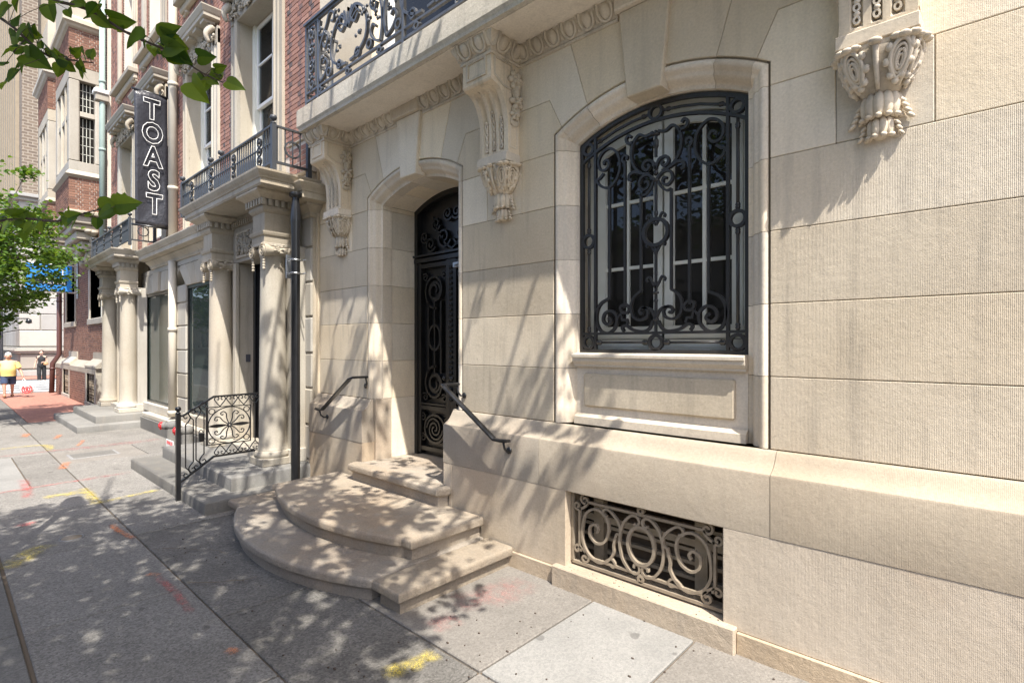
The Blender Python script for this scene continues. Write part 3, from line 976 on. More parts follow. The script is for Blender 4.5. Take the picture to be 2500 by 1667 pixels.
# joinery at y .30
FY = 0.30
ri = RO - 0.165
def wz(dx, off=0.0): return ZC + sqrt((ri-off)**2 - dx*dx)
def frame_path(hw, zb, off):
    return [(WX-hw, zb)] + [(WX + d, wz(d, off)) for d in [(-hw + 2*hw*i/14) for i in range(15)]] + [(WX+hw, zb)]
wm = lambda u, w, v: (u, FY+w, v)
fr = MB()
fr.bar(frame_path(0.645, 1.84, 0.04), 0.085, 0.09, wm)
fr.bar([(WX-0.69, 1.885), (WX+0.69, 1.885)], 0.10, 0.10, wm)
fo = fr.build("window_frame", 'woodpaint', win)
for sg in (-1, 1):
    ca = MB()
    hi = lambda d: wz(d, 0.13)
    x0, x1 = 0.010, 0.590
    ca.bar([(WX+sg*(x0+0.035), 1.94), (WX+sg*(x0+0.035), hi(x0+0.03))], 0.07, 0.06, wm)
    ca.bar([(WX+sg*(x1-0.035), 1.94), (WX+sg*(x1-0.035), hi(x1-0.03))], 0.075, 0.06, wm)
    ca.bar([(WX+sg*x0, 1.99), (WX+sg*x1, 1.99)], 0.10, 0.058, wm)
    ca.bar([(WX+sg*(x0+(x1-x0)*i/8), hi(x0+(x1-x0)*i/8)) for i in range(9)], 0.07, 0.058, wm)
    ca.build("casement", 'woodpaint', win)
    mu = MB()
    mu.bar([(WX+sg*0.315, 2.0), (WX+sg*0.315, hi(0.31))], 0.026, 0.036, wm)
    for z in (2.512, 3.04):
        mu.bar([(WX+sg*0.05, z), (WX+sg*0.56, z)], 0.026, 0.034, wm)
    mu.build("glazing_bars", 'woodpaint', win)
    for a, b in ((0.075, 0.305), (0.327, 0.525)):
        for z0, z1 in ((2.03, 2.50), (2.525, 3.03), (3.053, None)):
            pa = MB()
            if z1 is None:
                P = [(WX+sg*a, z0), (WX+sg*b, z0), (WX+sg*b, hi(b)), (WX+sg*(a+b)/2, hi((a+b)/2)), (WX+sg*a, hi(a))]
            else:
                P = [(WX+sg*a, z0), (WX+sg*b, z0), (WX+sg*b, z1), (WX+sg*a, z1)]
            pa.poly(P, FY+0.004, FY+0.010, 0)
            pa.build("pane", 'glass_dark', win)
MB().box(WX-0.68, WX+0.68, 0.34, 0.35, 1.74, 1.90).build("sash_sill", 'woodpaint', win)

# window grille ---------------------------------------------------------
WG = -0.0
def wg(u, w, v): return (WX + u, 0.155 + w, v)
grille = MB()
def ga(d, off): return ZC + sqrt((ri-off)**2 - d*d)
HWG = 0.665
grille.bar([(-HWG, 1.835)] + [(-HWG + 2*HWG*i/20, ga(-HWG + 2*HWG*i/20, 0.025)) for i in range(21)] + [(HWG, 1.835)], 0.028, 0.032, wg)
grille.bar([(-HWG, 1.845), (HWG, 1.845)], 0.028, 0.034, wg)
grille.bar([(-HWG, 1.985), (HWG, 1.985)], 0.020, 0.026, wg)
grille.bar([(-HWG + 2*HWG*i/20, ga(-HWG + 2*HWG*i/20, 0.145)) for i in range(21)], 0.022, 0.026, wg)
for sx in (-1, 1):
    grille.bar([(sx*0.535, 1.85), (sx*0.535, ga(0.535, 0.03))], 0.021, 0.028, wg)
grille_o = grille.build("window_grille", 'iron', H)
def ring(u, v, r, t=0.022): MB().bar(arc(u, v, r, 0, 360, 20), t, 0.034, wg, closed=True).build("ring", 'iron', grille_o)
for sx in (-1, 1):
    ring(sx*0.60, 1.913, 0.050); ring(sx*0.60, 2.745, 0.052); ring(sx*0.60, ga(0.60, 0.085), 0.044)
ring(0, 1.913, 0.052); ring(0, ga(0, 0.085), 0.050); ring(0, 2.738, 0.098, 0.026)
vb = MB()
def collar(u, v, w=0.030, h=0.05, horiz=False):
    pr = [(0.010, -h/2), (w*0.5, -h/2+0.006), (w*0.62, -h*0.12), (w*0.42, 0.0), (w*0.62, h*0.12), (w*0.5, h/2-0.006), (0.010, h/2)]
    if horiz:
        vb.lathe(pr, (0, 0, 0), 8, m=lambda x, y, z: wg(u+z, x, v+y))
    else:
        vb.lathe(pr, (0, 0, 0), 8, m=lambda x, y, z: wg(u+x, y, v+z))
for sx in (-1, 1):
    vb.tube([wg(sx*0.60, 0, 2.0), wg(sx*0.60, 0, 2.69)], 0.012, 8); vb.tube([wg(sx*0.60, 0, 2.80), wg(sx*0.60, 0, ga(0.6, 0.14))], 0.012, 8)
    for z in (2.02, 2.66, 2.83, 3.37): collar(sx*0.60, z)
    vb.bar([(sx*0.262, 2.21), (sx*0.262, 3.33)], 0.018, 0.022, wg)
    vb.bar([(sx*0.402, 2.26), (sx*0.402, 3.15)], 0.018, 0.022, wg)
    vb.bar([(sx*0.123, 2.30), (sx*0.123, 3.04)], 0.018, 0.022, wg)
    vb.tube([wg(sx*0.06, 0, 1.913), wg(sx*0.535, 0, 1.913)], 0.009, 8)
    collar(sx*0.09, 1.913, 0.034, 0.05, True); collar(sx*0.50, 1.913, 0.034, 0.05, True)
    vb.bar([(sx*d, ga(d, 0.085)) for d in (0.06, 0.2, 0.34, 0.52)], 0.016, 0.018, wg)
    collar(sx*0.10, ga(0.1, 0.085), 0.03, 0.04, True); collar(sx*0.49, ga(0.49, 0.085), 0.03, 0.04, True)
vb.build("bars", 'iron', grille_o)
sg_ = MB()
for sx in (-1, 1):
    S = lambda pts: [(sx*u, v) for u, v in pts]
    # upper C scroll
    sg_.bar(smooth_path(S([(0.455, 3.275), (0.49, 3.245), (0.515, 3.235), (0.505, 3.20), (0.455, 3.162), (0.402, 3.155), (0.34, 3.20), (0.305, 3.29), (0.325, 3.40), (0.395, 3.462), (0.465, 3.445), (0.505, 3.385), (0.49, 3.315), (0.44, 3.30), (0.405, 3.335), (0.42, 3.375), (0.452, 3.365), (0.448, 3.345)]), 6), 0.019, 0.026, wg)
    sg_.bar(smooth_path(S([(0.262, 3.31), (0.285, 3.345), (0.265, 3.375), (0.24, 3.36), (0.248, 3.335)]), 5), 0.018, 0.026, wg)
    # crown scroll in the middle
    sg_.bar(smooth_path(S([(0.02, 3.49), (0.08, 3.475), (0.135, 3.50), (0.185, 3.455), (0.205, 3.36), (0.175, 3.26), (0.11, 3.20), (0.05, 3.185)]), 6), 0.019, 0.028, wg)
    sg_.bar(smooth_path(S([(0.185, 3.455), (0.235, 3.46), (0.25, 3.50), (0.225, 3.52), (0.205, 3.50)]), 5), 0.020, 0.028, wg)
    sg_.bar(smooth_path(S([(0.11, 3.20), (0.17, 3.225), (0.215, 3.215), (0.225, 3.18), (0.20, 3.165)]), 5), 0.022, 0.030, wg)
    sg_.bar(smooth_path(S([(0.0, 3.21), (0.03, 3.275), (0.085, 3.285), (0.105, 3.245), (0.075, 3.215), (0.05, 3.24), (0.065, 3.257)]), 5), 0.020, 0.030, wg)
    sg_.bar(smooth_path(S([(0.0, 3.12), (0.055, 3.175), (0.115, 3.17), (0.135, 3.115), (0.10, 3.075), (0.06, 3.09), (0.065, 3.13), (0.092, 3.125)]), 5), 0.018, 0.030, wg)
    sg_.bar(smooth_path(S([(0.123, 3.04), (0.085, 3.035), (0.04, 3.075), (0.02, 3.12)]), 5), 0.016, 0.022, wg)
    # lower volute
    sg_.bar(smooth_path(S([(0.402, 2.265), (0.43, 2.255), (0.485, 2.225), (0.52, 2.16), (0.52, 2.07), (0.48, 2.005), (0.405, 1.99), (0.345, 2.04), (0.335, 2.12), (0.385, 2.165), (0.445, 2.145), (0.46, 2.09), (0.42, 2.055), (0.385, 2.08), (0.40, 2.11), (0.415, 2.10)]), 6), 0.021, 0.028, wg)
    sg_.bar(smooth_path(S([(0.262, 2.215), (0.225, 2.18), (0.24, 2.145), (0.285, 2.15), (0.30, 2.19), (0.275, 2.205), (0.265, 2.185)]), 5), 0.020, 0.028, wg)
    sg_.bar(S([(0.335, 2.10), (0.295, 2.14), (0.285, 2.09), (0.245, 2.09), (0.235, 2.055)]), 0.018, 0.024, wg)
    sg_.bar(smooth_path(S([(0.123, 2.30), (0.145, 2.29), (0.19, 2.25), (0.208, 2.185), (0.19, 2.115), (0.135, 2.085), (0.075, 2.105), (0.065, 2.155), (0.105, 2.18), (0.135, 2.155), (0.12, 2.13), (0.105, 2.14)]), 6), 0.019, 0.028, wg)
    sg_.bar(smooth_path(S([(0.0, 2.085), (0.03, 2.15), (0.075, 2.175), (0.115, 2.17)]), 5), 0.018, 0.028, wg)
    sg_.bar(smooth_path(S([(0.02, 2.075), (0.05, 2.02), (0.10, 1.998), (0.19, 2.01), (0.25, 2.045), (0.285, 2.03), (0.27, 2.0)]), 6), 0.020, 0.028, wg)
    # fleur leaves
    for z in (2.36, 2.62, 2.83):
        sg_.bar(smooth_path(S([(0.0, z-0.04), (0.025, z), (0.05, z+0.045), (0.075, z+0.03), (0.068, z+0.01)]), 4), 0.014, 0.022, wg)
for pts in ([(0, 1.985), (0, 2.64)], [(0, 2.84), (0, 3.12)], [(0, 3.30), (0, 3.50)]):
    sg_.bar(pts, 0.016, 0.022, wg)
for z, w, h in ((2.085, 0.05, 0.035), (2.225, 0.036, 0.03), (2.285, 0.05, 0.03), (2.43, 0.03, 0.06), (2.59, 0.034, 0.07), (2.88, 0.034, 0.06), (3.00, 0.026, 0.08), (3.125, 0.06, 0.025), (3.185, 0.04, 0.05), (3.40, 0.045, 0.10), (3.47, 0.07, 0.02)):
    sg_.lathe([(0.006, -h/2), (w*0.5, -h*0.2), (w*0.5, h*0.2), (0.006, h/2)], (0, 0, 0), 8, m=lambda x, y, zz: wg(x, y*0.8, z+zz))
sg_.build("scrollwork", 'iron', grille_o)

# door -------------------------------------------------------------------
DY = 0.62
dm = lambda u, w, v: (DX+u, DY+w, v)
door = MB()
door.poly([(DX-0.685, 0.53), (DX+0.685, 0.53)] + [(DX+d, ZC+sqrt(ri*ri-d*d)) for d in [0.685-1.37*i/14 for i in range(15)]], DY+0.03, DY+0.08, 0)
do = door.build("door", 'doorblack', H)
df = MB()
df.bar([(-0.655, 0.53)] + [(-0.655+1.31*i/16, ZC+sqrt((ri-0.03)**2-(-0.655+1.31*i/16)**2)) for i in range(17)] + [(0.655, 0.53)], 0.06, 0.10, dm)
df.bar([(-0.68, 2.93), (0.68, 2.93)], 0.05, 0.12, dm); df.bar([(-0.68, 2.985), (0.68, 2.985)], 0.025, 0.16, dm)
df.bar([(0.0, 0.56), (0.0, 2.92)], 0.05, 0.07, dm)
df.build("door_frame", 'doorblack', do)
for sx in (-1, 1):
    lf = MB()
    for u in (0.055, 0.60): lf.bar([(sx*u, 0.56), (sx*u, 2.90)], 0.07, 0.075, dm)
    for z in (0.62, 1.12, 1.17, 2.86): lf.bar([(sx*0.02, z), (sx*0.64, z)], 0.05 if z != 1.17 else 0.02, 0.07, dm)
    lf.build("door_leaf", 'doorblack', do)
    or_ = MB()
    DS = lambda pts: [(sx*u, v) for u, v in pts]
    for u in (0.20, 0.32, 0.44): or_.bar([(sx*u, 1.55), (sx*u, 2.42)], 0.022, 0.05, dm)
    for zc_, sgn in ((2.55, 1), (1.42, -1)):
        or_.bar([(sx*(0.32 + a), zc_ + sgn*b) for a, b in spiral(0, 0, 0.20, 0.03, -100, 1.9, 34, 1.1)], 0.026, 0.05, dm)
        or_.bar([(sx*(0.32 + a*0.5), zc_ + sgn*b*0.5) for a, b in arc(0, 0, 0.2, 0, 360, 18)], 0.03, 0.045, dm, closed=True)
    or_.bar([(sx*(0.32+a), 1.98+b) for a, b in arc(0, 0, 0.11, 0, 360, 20, 0.15)], 0.03, 0.055, dm, closed=True)
    or_.bar([(sx*(0.32+a), 0.87+b) for a, b in arc(0, 0, 0.19, 0, 360, 22, 0.17)], 0.026, 0.05, dm, closed=True)
    for a0 in (0, 180): or_.bar([(sx*(0.32+a), 0.87+b) for a, b in spiral(0.0, 0.0, 0.15, 0.02, a0, 1.2, 22)], 0.02, 0.05, dm)
    for i in range(26): or_.ell(dm(sx*0.015, -0.045, 1.25+i*0.062), (0.014, 0.014, 0.024), 6, 4)
    for uu, vv in ((0.14, 1.25), (0.50, 1.25), (0.14, 2.72), (0.50, 2.72), (0.10, 0.75), (0.54, 0.75), (0.10, 1.0), (0.54, 1.0)):
        or_.bar([(sx*(uu+a), vv+b) for a, b in spiral(0, 0, 0.055, 0.01, 40, 1.3, 14)], 0.016, 0.05, dm)
    or_.build("door_ornament", 'doorblack', do)
    tr = MB()
    for (u0, v0, r0) in ((0.15, 3.18, 0.13), (0.40, 3.12, 0.10), (0.08, 3.45, 0.09), (0.30, 3.36, 0.09), (0.52, 3.22, 0.08)):
        tr.bar([(sx*(u0+a), v0+b) for a, b in spiral(0, 0, r0, 0.015, 200, 1.6, 24)], 0.022, 0.05, dm)
    tr.bar([(sx*u, v) for u, v in smooth_path([(0.0, 3.03), (0.12, 3.10), (0.25, 3.25), (0.36, 3.45)], 5)], 0.02, 0.05, dm)
    tr.build("transom_scrolls", 'doorblack', do)
clo = MB(); clo.box(DX+0.10, DX+0.34, DY-0.10, DY-0.03, 2.78, 2.84, c=0.004); clo.tube([dm(0.14, -0.10, 2.80), dm(0.42, -0.16, 2.82)], 0.010, 6)
clo.build("door_closer", 'steel', do)
for sx in (-0.03, 0.03):
    MB().lathe([(0.004, 0), (0.026, 0.012), (0.03, 0.026), (0.018, 0.04), (0.0, 0.045)], (0, 0, 0), 12, m=lambda x, y, z: dm(sx*2.2+x, -0.06-z, 1.50+y)).build("door_knob", 'iron', do)
def text_obj(name, body, size, loc, rot, m, parent=None, extrude=0.001, align="CENTER", sx=1.0, outline=0.0, space=1.0, offset=0.0, sy=1.0):
    cu = bpy.data.curves.new(name, 'FONT')
    cu.body = body
    cu.size = size
    cu.align_x = align
    cu.align_y = 'CENTER'
    cu.extrude = extrude
    cu.resolution_u = 3
    cu.space_character = space
    cu.offset = offset
    if outline:
        cu.fill_mode = 'NONE'
        cu.bevel_depth = outline
        cu.bevel_resolution = 1
        cu.extrude = 0.0
    ob = bpy.data.objects.new(name, cu)
    COL.objects.link(ob)
    dg = bpy.context.evaluated_depsgraph_get()
    me = bpy.data.meshes.new_from_object(ob.evaluated_get(dg))
    bpy.data.objects.remove(ob)
    me.materials.clear(); me.materials.append(M[m])
    o = bpy.data.objects.new(name, me)
    COL.objects.link(o)
    o.location = loc; o.rotation_euler = rot; o.scale = (sx, sy, 1)
    if parent is not None:
        o.parent = parent
        o.matrix_parent_inverse = parent_inv(parent)
    return o
text_obj("door_number", "1629", 0.13, (DX+0.39, DY-0.075, 3.045), (pi/2, 0, 0), 'whitepaint', do, sx=0.85)
# ================================================================== balcony, corbels, carving of the townhouse
SOF = 4.495
SX0, SX1, SYF = -6.375, -0.165, -0.50
bal = MB()
SLABP = [(0.0, 4.90), (0.0, 4.80), (0.018, 4.792), (0.028, 4.775), (0.028, 4.735), (0.006, 4.70), (0.0, 4.60), (0.004, 4.575), (0.022, 4.560), (0.022, 4.520), (0.0, 4.497), (-0.03, 4.497)]
# the slab is one stone course; profile swept round three sides
pth = [(SX0+0.03, 0.05), (SX0+0.03, SYF+0.03), (SX1-0.03, SYF+0.03), (SX1-0.03, 0.05)]
prof = [(-0.30, 4.785), (0.012, 4.770), (0.028, 4.762), (0.030, 4.745), (0.030, 4.560), (0.024, 4.550), (0.012, 4.530), (0.010, 4.500), (-0.02, SOF), (-0.02, SOF)]
bal.sweep(pth, prof[:-1], caps=False)
bal.box(SX0+0.05, SX1-0.05, SYF+0.05, 0.03, SOF+0.001, 4.783)
bal.build("balcony_slab", 'lime_slab', H, smooth_angle=25)
MB().box(SX0+0.06, SX1-0.06, SYF+0.06, 0.0, SOF-0.006, SOF+0.05).build("balcony_soffit", 'lime_trim', H, recalc=False)  # separate lighter panel: its tone stands in for bounce light under the slab

# egg and dart -----------------------------------------------------------
def egg_run(mb, p0, p1, nx, ny, zb, zt, proj, flip=False):
    """ovolo band with eggs from p0 to p1 (plan), outward normal (nx,ny)"""
    L = hypot(p1[0]-p0[0], p1[1]-p0[1])
    tx, ty = (p1[0]-p0[0])/L, (p1[1]-p0[1])/L
    n = max(1, int(round(L/0.165)))
    pit = L/n
    hh = zt - zb
    def m(u, o, v):   # along, outward, height 0..1
        bul = 0.012 + (proj-0.012) * sin(max(0, min(1, v))*pi/2)**1.3
        return (p0[0]+tx*u+nx*(bul+o), p0[1]+ty*u+ny*(bul+o), zb + hh*v)
    for i in range(n):
        u = pit*(i+0.5)
        V, F = [], []
        nu, nv = 10, 7
        a_, b_ = pit*0.26, 0.42
        for q in range(nv+1):
            ph = pi/2*q/nv
            for j in range(nu):
                th = 2*pi*j/nu
                V.append(m(u + a_*sin(ph)*cos(th), 0.026*cos(ph), 0.50 + b_*sin(ph)*sin(th)*(1.0 if sin(th) < 0 else 0.95)))
        for q in range(nv):
            for j in range(nu):
                k = (j+1) % nu
                F.append((q*nu+j, (q+1)*nu+j, (q+1)*nu+k, q*nu+k))
        mb.add(V, F, True)
        # rim
        rim = [m(u + pit*0.38*sin(t), 0.010, 0.55 - 0.52*cos(t) if abs(t) < 1.9 else 0.95) for t in [-1.9+3.8*j/12 for j in range(13)]]
        mb.tube(rim, 0.012, 6)
        # dart
        for ub in ([pit*i] if i == 0 else [pit*i]) + ([L] if i == n-1 else []):
            w = pit*0.11
            V = [m(ub-w*0.3, 0.004, 0.95), m(ub+w*0.3, 0.004, 0.95), m(ub+w, 0.004, 0.12), m(ub-w, 0.004, 0.12), m(ub, 0.026, 0.90), m(ub, 0.030, 0.18)]
            mb.add(V, [(0, 4, 5, 3), (4, 1, 2, 5), (0, 1, 4), (3, 5, 2)])
def egg_band(path, zb=4.365, zt=4.497, proj=0.078, m='lime_carved'):
    """path is travelled so that the outside is on the right"""
    mb = MB()
    pr = []
    for i in range(9):
        v = i/8
        pr.append((0.012 + (proj-0.012)*sin(v*pi/2)**1.3, zb + (zt-zb)*v))
    pr = [(-0.03, zb-0.03), (0.014, zb-0.028), (0.018, zb-0.012), (0.010, zb)] + pr + [(-0.03, zt)]
    mb.sweep(path, pr, smooth=False)
    for a, b in zip(path, path[1:]):
        L = hypot(b[0]-a[0], b[1]-a[1])
        if L < 0.09: continue
        nx, ny = (b[1]-a[1])/L, -(b[0]-a[0])/L
        egg_run(mb, a, b, nx, ny, zb, zt, proj)
    return mb.build("egg_and_dart_moulding", m, H, smooth_angle=40)
KW = 0.227
CW, CP = 0.178, 0.352
def wrap(c):  # around a corbel top block, street side on the right when travelling -x ... build left-to-right
    return [(c-CW, 0.0), (c-CW, -CP), (c+CW, -CP), (c+CW, 0.0)]
egg_band([(p[0], p[1]) for p in [(CB[0]-CW, -0.0), (CB[0]-CW, -CP), (CB[0]+CW, -CP), (CB[0]+CW, 0.0), (DX-KW, 0.0)]])
egg_band([(DX+KW, 0.0), (CB[1]-CW, 0.0), (CB[1]-CW, -CP), (CB[1]+CW, -CP), (CB[1]+CW, 0.0), (WX-KW, 0.0)])
egg_band([(WX+KW, 0.0), (CB[2]-CW, 0.0), (CB[2]-CW, -CP), (CB[2]+CW, -CP), (CB[2]+CW, 0.0)])

def rot2(p, a): return (p[0]*cos(a)-p[1]*sin(a), p[0]*sin(a)+p[1]*cos(a))
def petal_rosette(mb, c, r, nrm, up, n=6, thick=0.02, inner=True):
    nrm = Vector(nrm).normalized(); up = Vector(up).normalized(); sd = nrm.cross(up)
    from mathutils import Matrix
    for ringr, k, sz, lift in ((0.62, n, 0.46, 0.25), (0.30, max(4, n-1), 0.30, 0.65)):
        for i in range(k):
            a = 2*pi*(i + (0.5 if ringr < 0.5 else 0))/k
            d = sd*cos(a) + up*sin(a)
            cen = Vector(c) + d*(r*ringr) + nrm*(thick*lift)
            t = nrm.cross(d)
            R_ = Matrix((d, t, nrm)).transposed()
            mb.ell(cen, (r*sz, r*sz*0.78, thick*0.62), 8, 5, R_)
    mb.ell(Vector(c) + nrm*thick*1.0, (r*0.17,)*3, 8, 5)

def make_corbel(cx):
    co = empty("corbel", (cx, 0.0, 3.0))
    co.parent = H; co.matrix_parent_inverse = parent_inv(H)
    x0, x1 = cx-0.174, cx+0.174
    # console body: profile (y,z) with concave throat, three flutes on the face
    prof = [(-0.352, 4.372), (-0.352, 4.145), (-0.340, 4.128), (-0.318, 4.120)]
    for i in range(1, 9):
        t = i/8
        prof.append((-0.318 + 0.178*sin(t*pi/2), 4.120 - 0.34*(1-cos(t*pi/2))))
    for z in (3.74, 3.70, 3.66, 3.62, 3.60, 3.57): prof.append((-0.138, z))
    cols = 40
    mb = MB(); V = []; F = []
    for (y, z) in prof:
        for j in range(cols+1):
            u = -1 + 2*j/cols
            dep = 0.0
            if 3.61 < z < 4.10:
                for c_ in (-0.52, 0.0, 0.52):
                    d_ = abs(u - c_)
                    if d_ < 0.15:
                        dep = 0.026*sqrt(max(0, 1-(d_/0.15)**2))
            V.append((cx + 0.174*u, y + dep, z))
    k = cols+1
    for i in range(len(prof)-1):
        for j in range(cols):
            F.append((i*k+j, i*k+j+1, (i+1)*k+j+1, (i+1)*k+j))
    mb.add(V, F)
    np_ = len(prof)
    for xx in (x0, x1):
        S = [(xx, y, z) for y, z in prof] + [(xx, 0.02, 3.57), (xx, 0.02, 4.372)]
        mb.add(S, [tuple(range(len(S)))])
    mb.build("console", 'lime_carved', co, smooth_angle=30)
    for (a, b, c_, d_) in ((-0.11, 0.11, 4.19, 4.335),):
        pn = MB()
        fp = [(cx+a, c_), (cx+b, c_), (cx+b, d_), (cx+a, d_)]
        pn.bar(fp, 0.022, 0.022, lambda u, w, v: (u, -0.352+w, v), closed=True)
        pn.build("panel_moulding", 'lime_carved', co)
    for xx in (x0, x1):
        pn = MB()
        pn.bar([(-0.31, 4.18), (-0.20, 4.12), (-0.10, 4.12), (-0.10, 4.33), (-0.31, 4.33)], 0.018, 0.016, lambda u, w, v: (xx+w, u, v), closed=True)
        pn.build("panel_moulding", 'lime_carved', co)
        pn = MB()
        pn.bar([(-0.115, 3.62), (-0.03, 3.62), (-0.03, 3.80), (-0.115, 3.80)], 0.010, 0.010, lambda u, w, v: (xx+w, u, v), closed=True)
        pn.build("panel_moulding", 'lime_carved', co)
    # husk strings in the flutes
    for c_ in (-0.52, 0.0, 0.52):
        hk = MB()
        z = 3.645
        i = 0
        top = 3.90 if c_ else 3.97
        while z < top:
            t = max(0.0, (z-3.78)/0.34)
            yy = -0.138 if z < 3.78 else -0.318 + 0.178*sin(max(0, math.acos(max(-1, min(1, 1-(4.12-z)/0.34)))))
            if i % 2 == 0:
                hk.bar([(cx+0.174*c_+a, z+b) for a, b in arc(0, 0, 0.014, 0, 360, 10, 0.019)], 0.010, 0.018, lambda u, w, v: (u, yy+0.008+w, v), closed=True)
            else:
                hk.ell((cx+0.174*c_, yy+0.006, z), (0.018, 0.014, 0.015), 6, 4)
            z += 0.034; i += 1
        hk.build("husk_string", 'lime_carved', co)
    for xx, s in ((x1, 1), (x0, -1)):
        fl = MB()
        petal_rosette(fl, (xx+s*0.008, -0.065, 4.20), 0.085, (s, -0.1, 0), (0, 0, 1), 6, 0.045)
        fl.ell((xx+s*0.02, -0.062, 4.10), (0.035, 0.045, 0.06), 8, 6)
        petal_rosette(fl, (xx+s*0.012, -0.060, 4.015), 0.075, (s, -0.1, 0), (0, 0, 1), 5, 0.05)
        fl.ell((xx+s*0.012, -0.045, 3.945), (0.03, 0.05, 0.03), 8, 6)
        petal_rosette(fl, (xx+s*0.008, -0.070, 3.905), 0.055, (s, -0.1, 0), (0, 0, 1), 6, 0.04)
        for i in range(5):
            a = radians(-130 + 20*i)
            fl.ell((xx+s*0.01, -0.070 + 0.06*cos(a), 3.885 + 0.06*sin(a)), (0.014, 0.014, 0.032), 6, 5)
        fl.build("flower_drop", 'lime_carved', co)
    ab = MB(); ab.box(cx-0.186, cx+0.186, -0.176, 0.02, 3.492, 3.568, c=0.005)
    ab.build("abacus", 'lime_trim', co)
    # acanthus cup: tapered core with ribbed leaves and pierced eyes
    cup = MB()
    core_p = [(0.166, 3.492), (0.172, 3.47), (0.168, 3.43), (0.155, 3.38), (0.135, 3.33), (0.105, 3.28), (0.075, 3.245), (0.045, 3.23)]
    V, F = [], []
    nseg = 24
    for r_, z in core_p:
        for j in range(nseg+1):
            a = pi*j/nseg
            sx_ = cos(a); sy_ = sin(a)
            # squarish plan
            e = 0.55
            px_ = (abs(sx_)**e)*(1 if sx_ > 0 else -1)*r_
            py_ = -(abs(sy_)**e)*r_*0.98
            V.append((cx+px_, py_, z))
    k = nseg+1
    for i in range(len(core_p)-1):
        for j in range(nseg):
            F.append((i*k+j, i*k+j+1, (i+1)*k+j+1, (i+1)*k+j))
    cup.add(V, F, True)
    cup.build("acanthus_cup", 'lime_carved', co)
    lv = MB()
    def cup_pt(a, z, o):
        # point on the cup surface at angle a (0..pi, pi/2 = front), height z, outward offset o
        for i in range(len(core_p)-1):
            if core_p[i][1] >= z >= core_p[i+1][1]:
                t = (core_p[i][1]-z)/(core_p[i][1]-core_p[i+1][1])
                r_ = core_p[i][0]*(1-t) + core_p[i+1][0]*t
                break
        else:
            r_ = core_p[0][0] if z > 3.49 else core_p[-1][0]
        e = 0.55
        sx_, sy_ = cos(a), sin(a)
        px_ = (abs(sx_)**e)*(1 if sx_ > 0 else -1)*r_
        py_ = -(abs(sy_)**e)*r_*0.98
        n_l = Vector((cos(a), -sin(a), -0.25)).normalized()
        return Vector((cx+px_, py_, z)) + n_l*o
    faces_ = [(radians(90-27), 0.085), (radians(90+27), 0.085), (radians(16), 0.08), (radians(180-16), 0.08)]
    for ac, hw in faces_:
        # oval rims (leaf eyes), nested, sinking towards the middle
        for rr, off, rad in ((1.0, 0.016, 0.0105), (0.74, 0.010, 0.009), (0.50, 0.012, 0.009), (0.30, 0.010, 0.007)):
            pts = []
            for j in range(22):
                t = 2*pi*j/21
                da = 0.30*rr*sin(t)
                zz = 3.375 + 0.085*rr*cos(t) - 0.018*(1-rr)
                pts.append(cup_pt(ac+da, zz, off))
            lv.tube(pts, rad, 6, caps=False)
        # lobes round the rim
        for j in range(9):
            t = 2*pi*(j+0.5)/9
            p = cup_pt(ac+0.37*sin(t), 3.380 + 0.098*cos(t), 0.012)
            lv.ell(p, (0.020, 0.018, 0.024), 6, 5)
        # curling tip under the abacus
        for da in (-0.18, 0, 0.18):
            p = cup_pt(ac+da, 3.478, 0.020 + (0.014 if da == 0 else 0))
            lv.ell(p, (0.030, 0.026, 0.016), 8, 5)
    for ac in (radians(90), radians(45), radians(135), radians(3), radians(177)):
        pts = [cup_pt(ac, z, 0.014) for z in (3.485, 3.45, 3.40, 3.35, 3.30, 3.26)]
        lv.tube(pts, [0.016, 0.015, 0.014, 0.013, 0.012, 0.010], 6)
        lv.ell(cup_pt(ac, 3.482, 0.03), (0.034, 0.030, 0.018), 8, 5)
    lv.build("acanthus_leaves", 'lime_carved', co)
    # lower buds
    bd = MB()
    from mathutils import Matrix
    for zt, zb, r_, n_ in ((3.245, 3.115, 0.082, 7), (3.115, 3.015, 0.058, 6)):
        bd.ell((cx, -0.01, (zt+zb)/2), (r_*0.85, r_*0.95, (zt-zb)*0.55), 12, 7)
        for i in range(n_):
            a = pi*(i)/(n_-1)
            px_, py_ = cos(a)*r_, -sin(a)*r_*1.05
            bd.ell((cx+px_*0.86, py_*0.86, (zt+zb)/2+0.006), (0.026*r_/0.07, 0.026*r_/0.07, (zt-zb)*0.56), 8, 7)
            bd.ell((cx+px_*1.12, py_*1.12, zb+0.008), (0.017, 0.017, 0.013), 6, 5)
    for s in (-1, 1):
        for i in range(4):
            bd.ell((cx+s*(0.095+0.012*i), -0.02, 3.20-0.030*i), (0.026, 0.016, 0.012), 6, 5, Matrix.Rotation(s*0.7, 3, 'Y'))
        for i in range(3):
            bd.ell((cx+s*(0.075+0.008*i), -0.02, 3.085-0.028*i), (0.022, 0.014, 0.010), 6, 5, Matrix.Rotation(s*0.8, 3, 'Y'))
    bd.build("bud_pendant", 'lime_carved', co)
    return co
cA = make_corbel(CB[1])
for c_ in (CB[0], CB[2]):
    n_ = cA.copy(); COL.objects.link(n_); n_.parent = H
    n_.matrix_parent_inverse = cA.matrix_parent_inverse.copy()
    n_.location = Vector(cA.location) + Vector((c_-CB[1], 0, 0))
    for ch in list(cA.children):
        k_ = ch.copy(); COL.objects.link(k_); k_.parent = n_; k_.matrix_parent_inverse = ch.matrix_parent_inverse.copy()

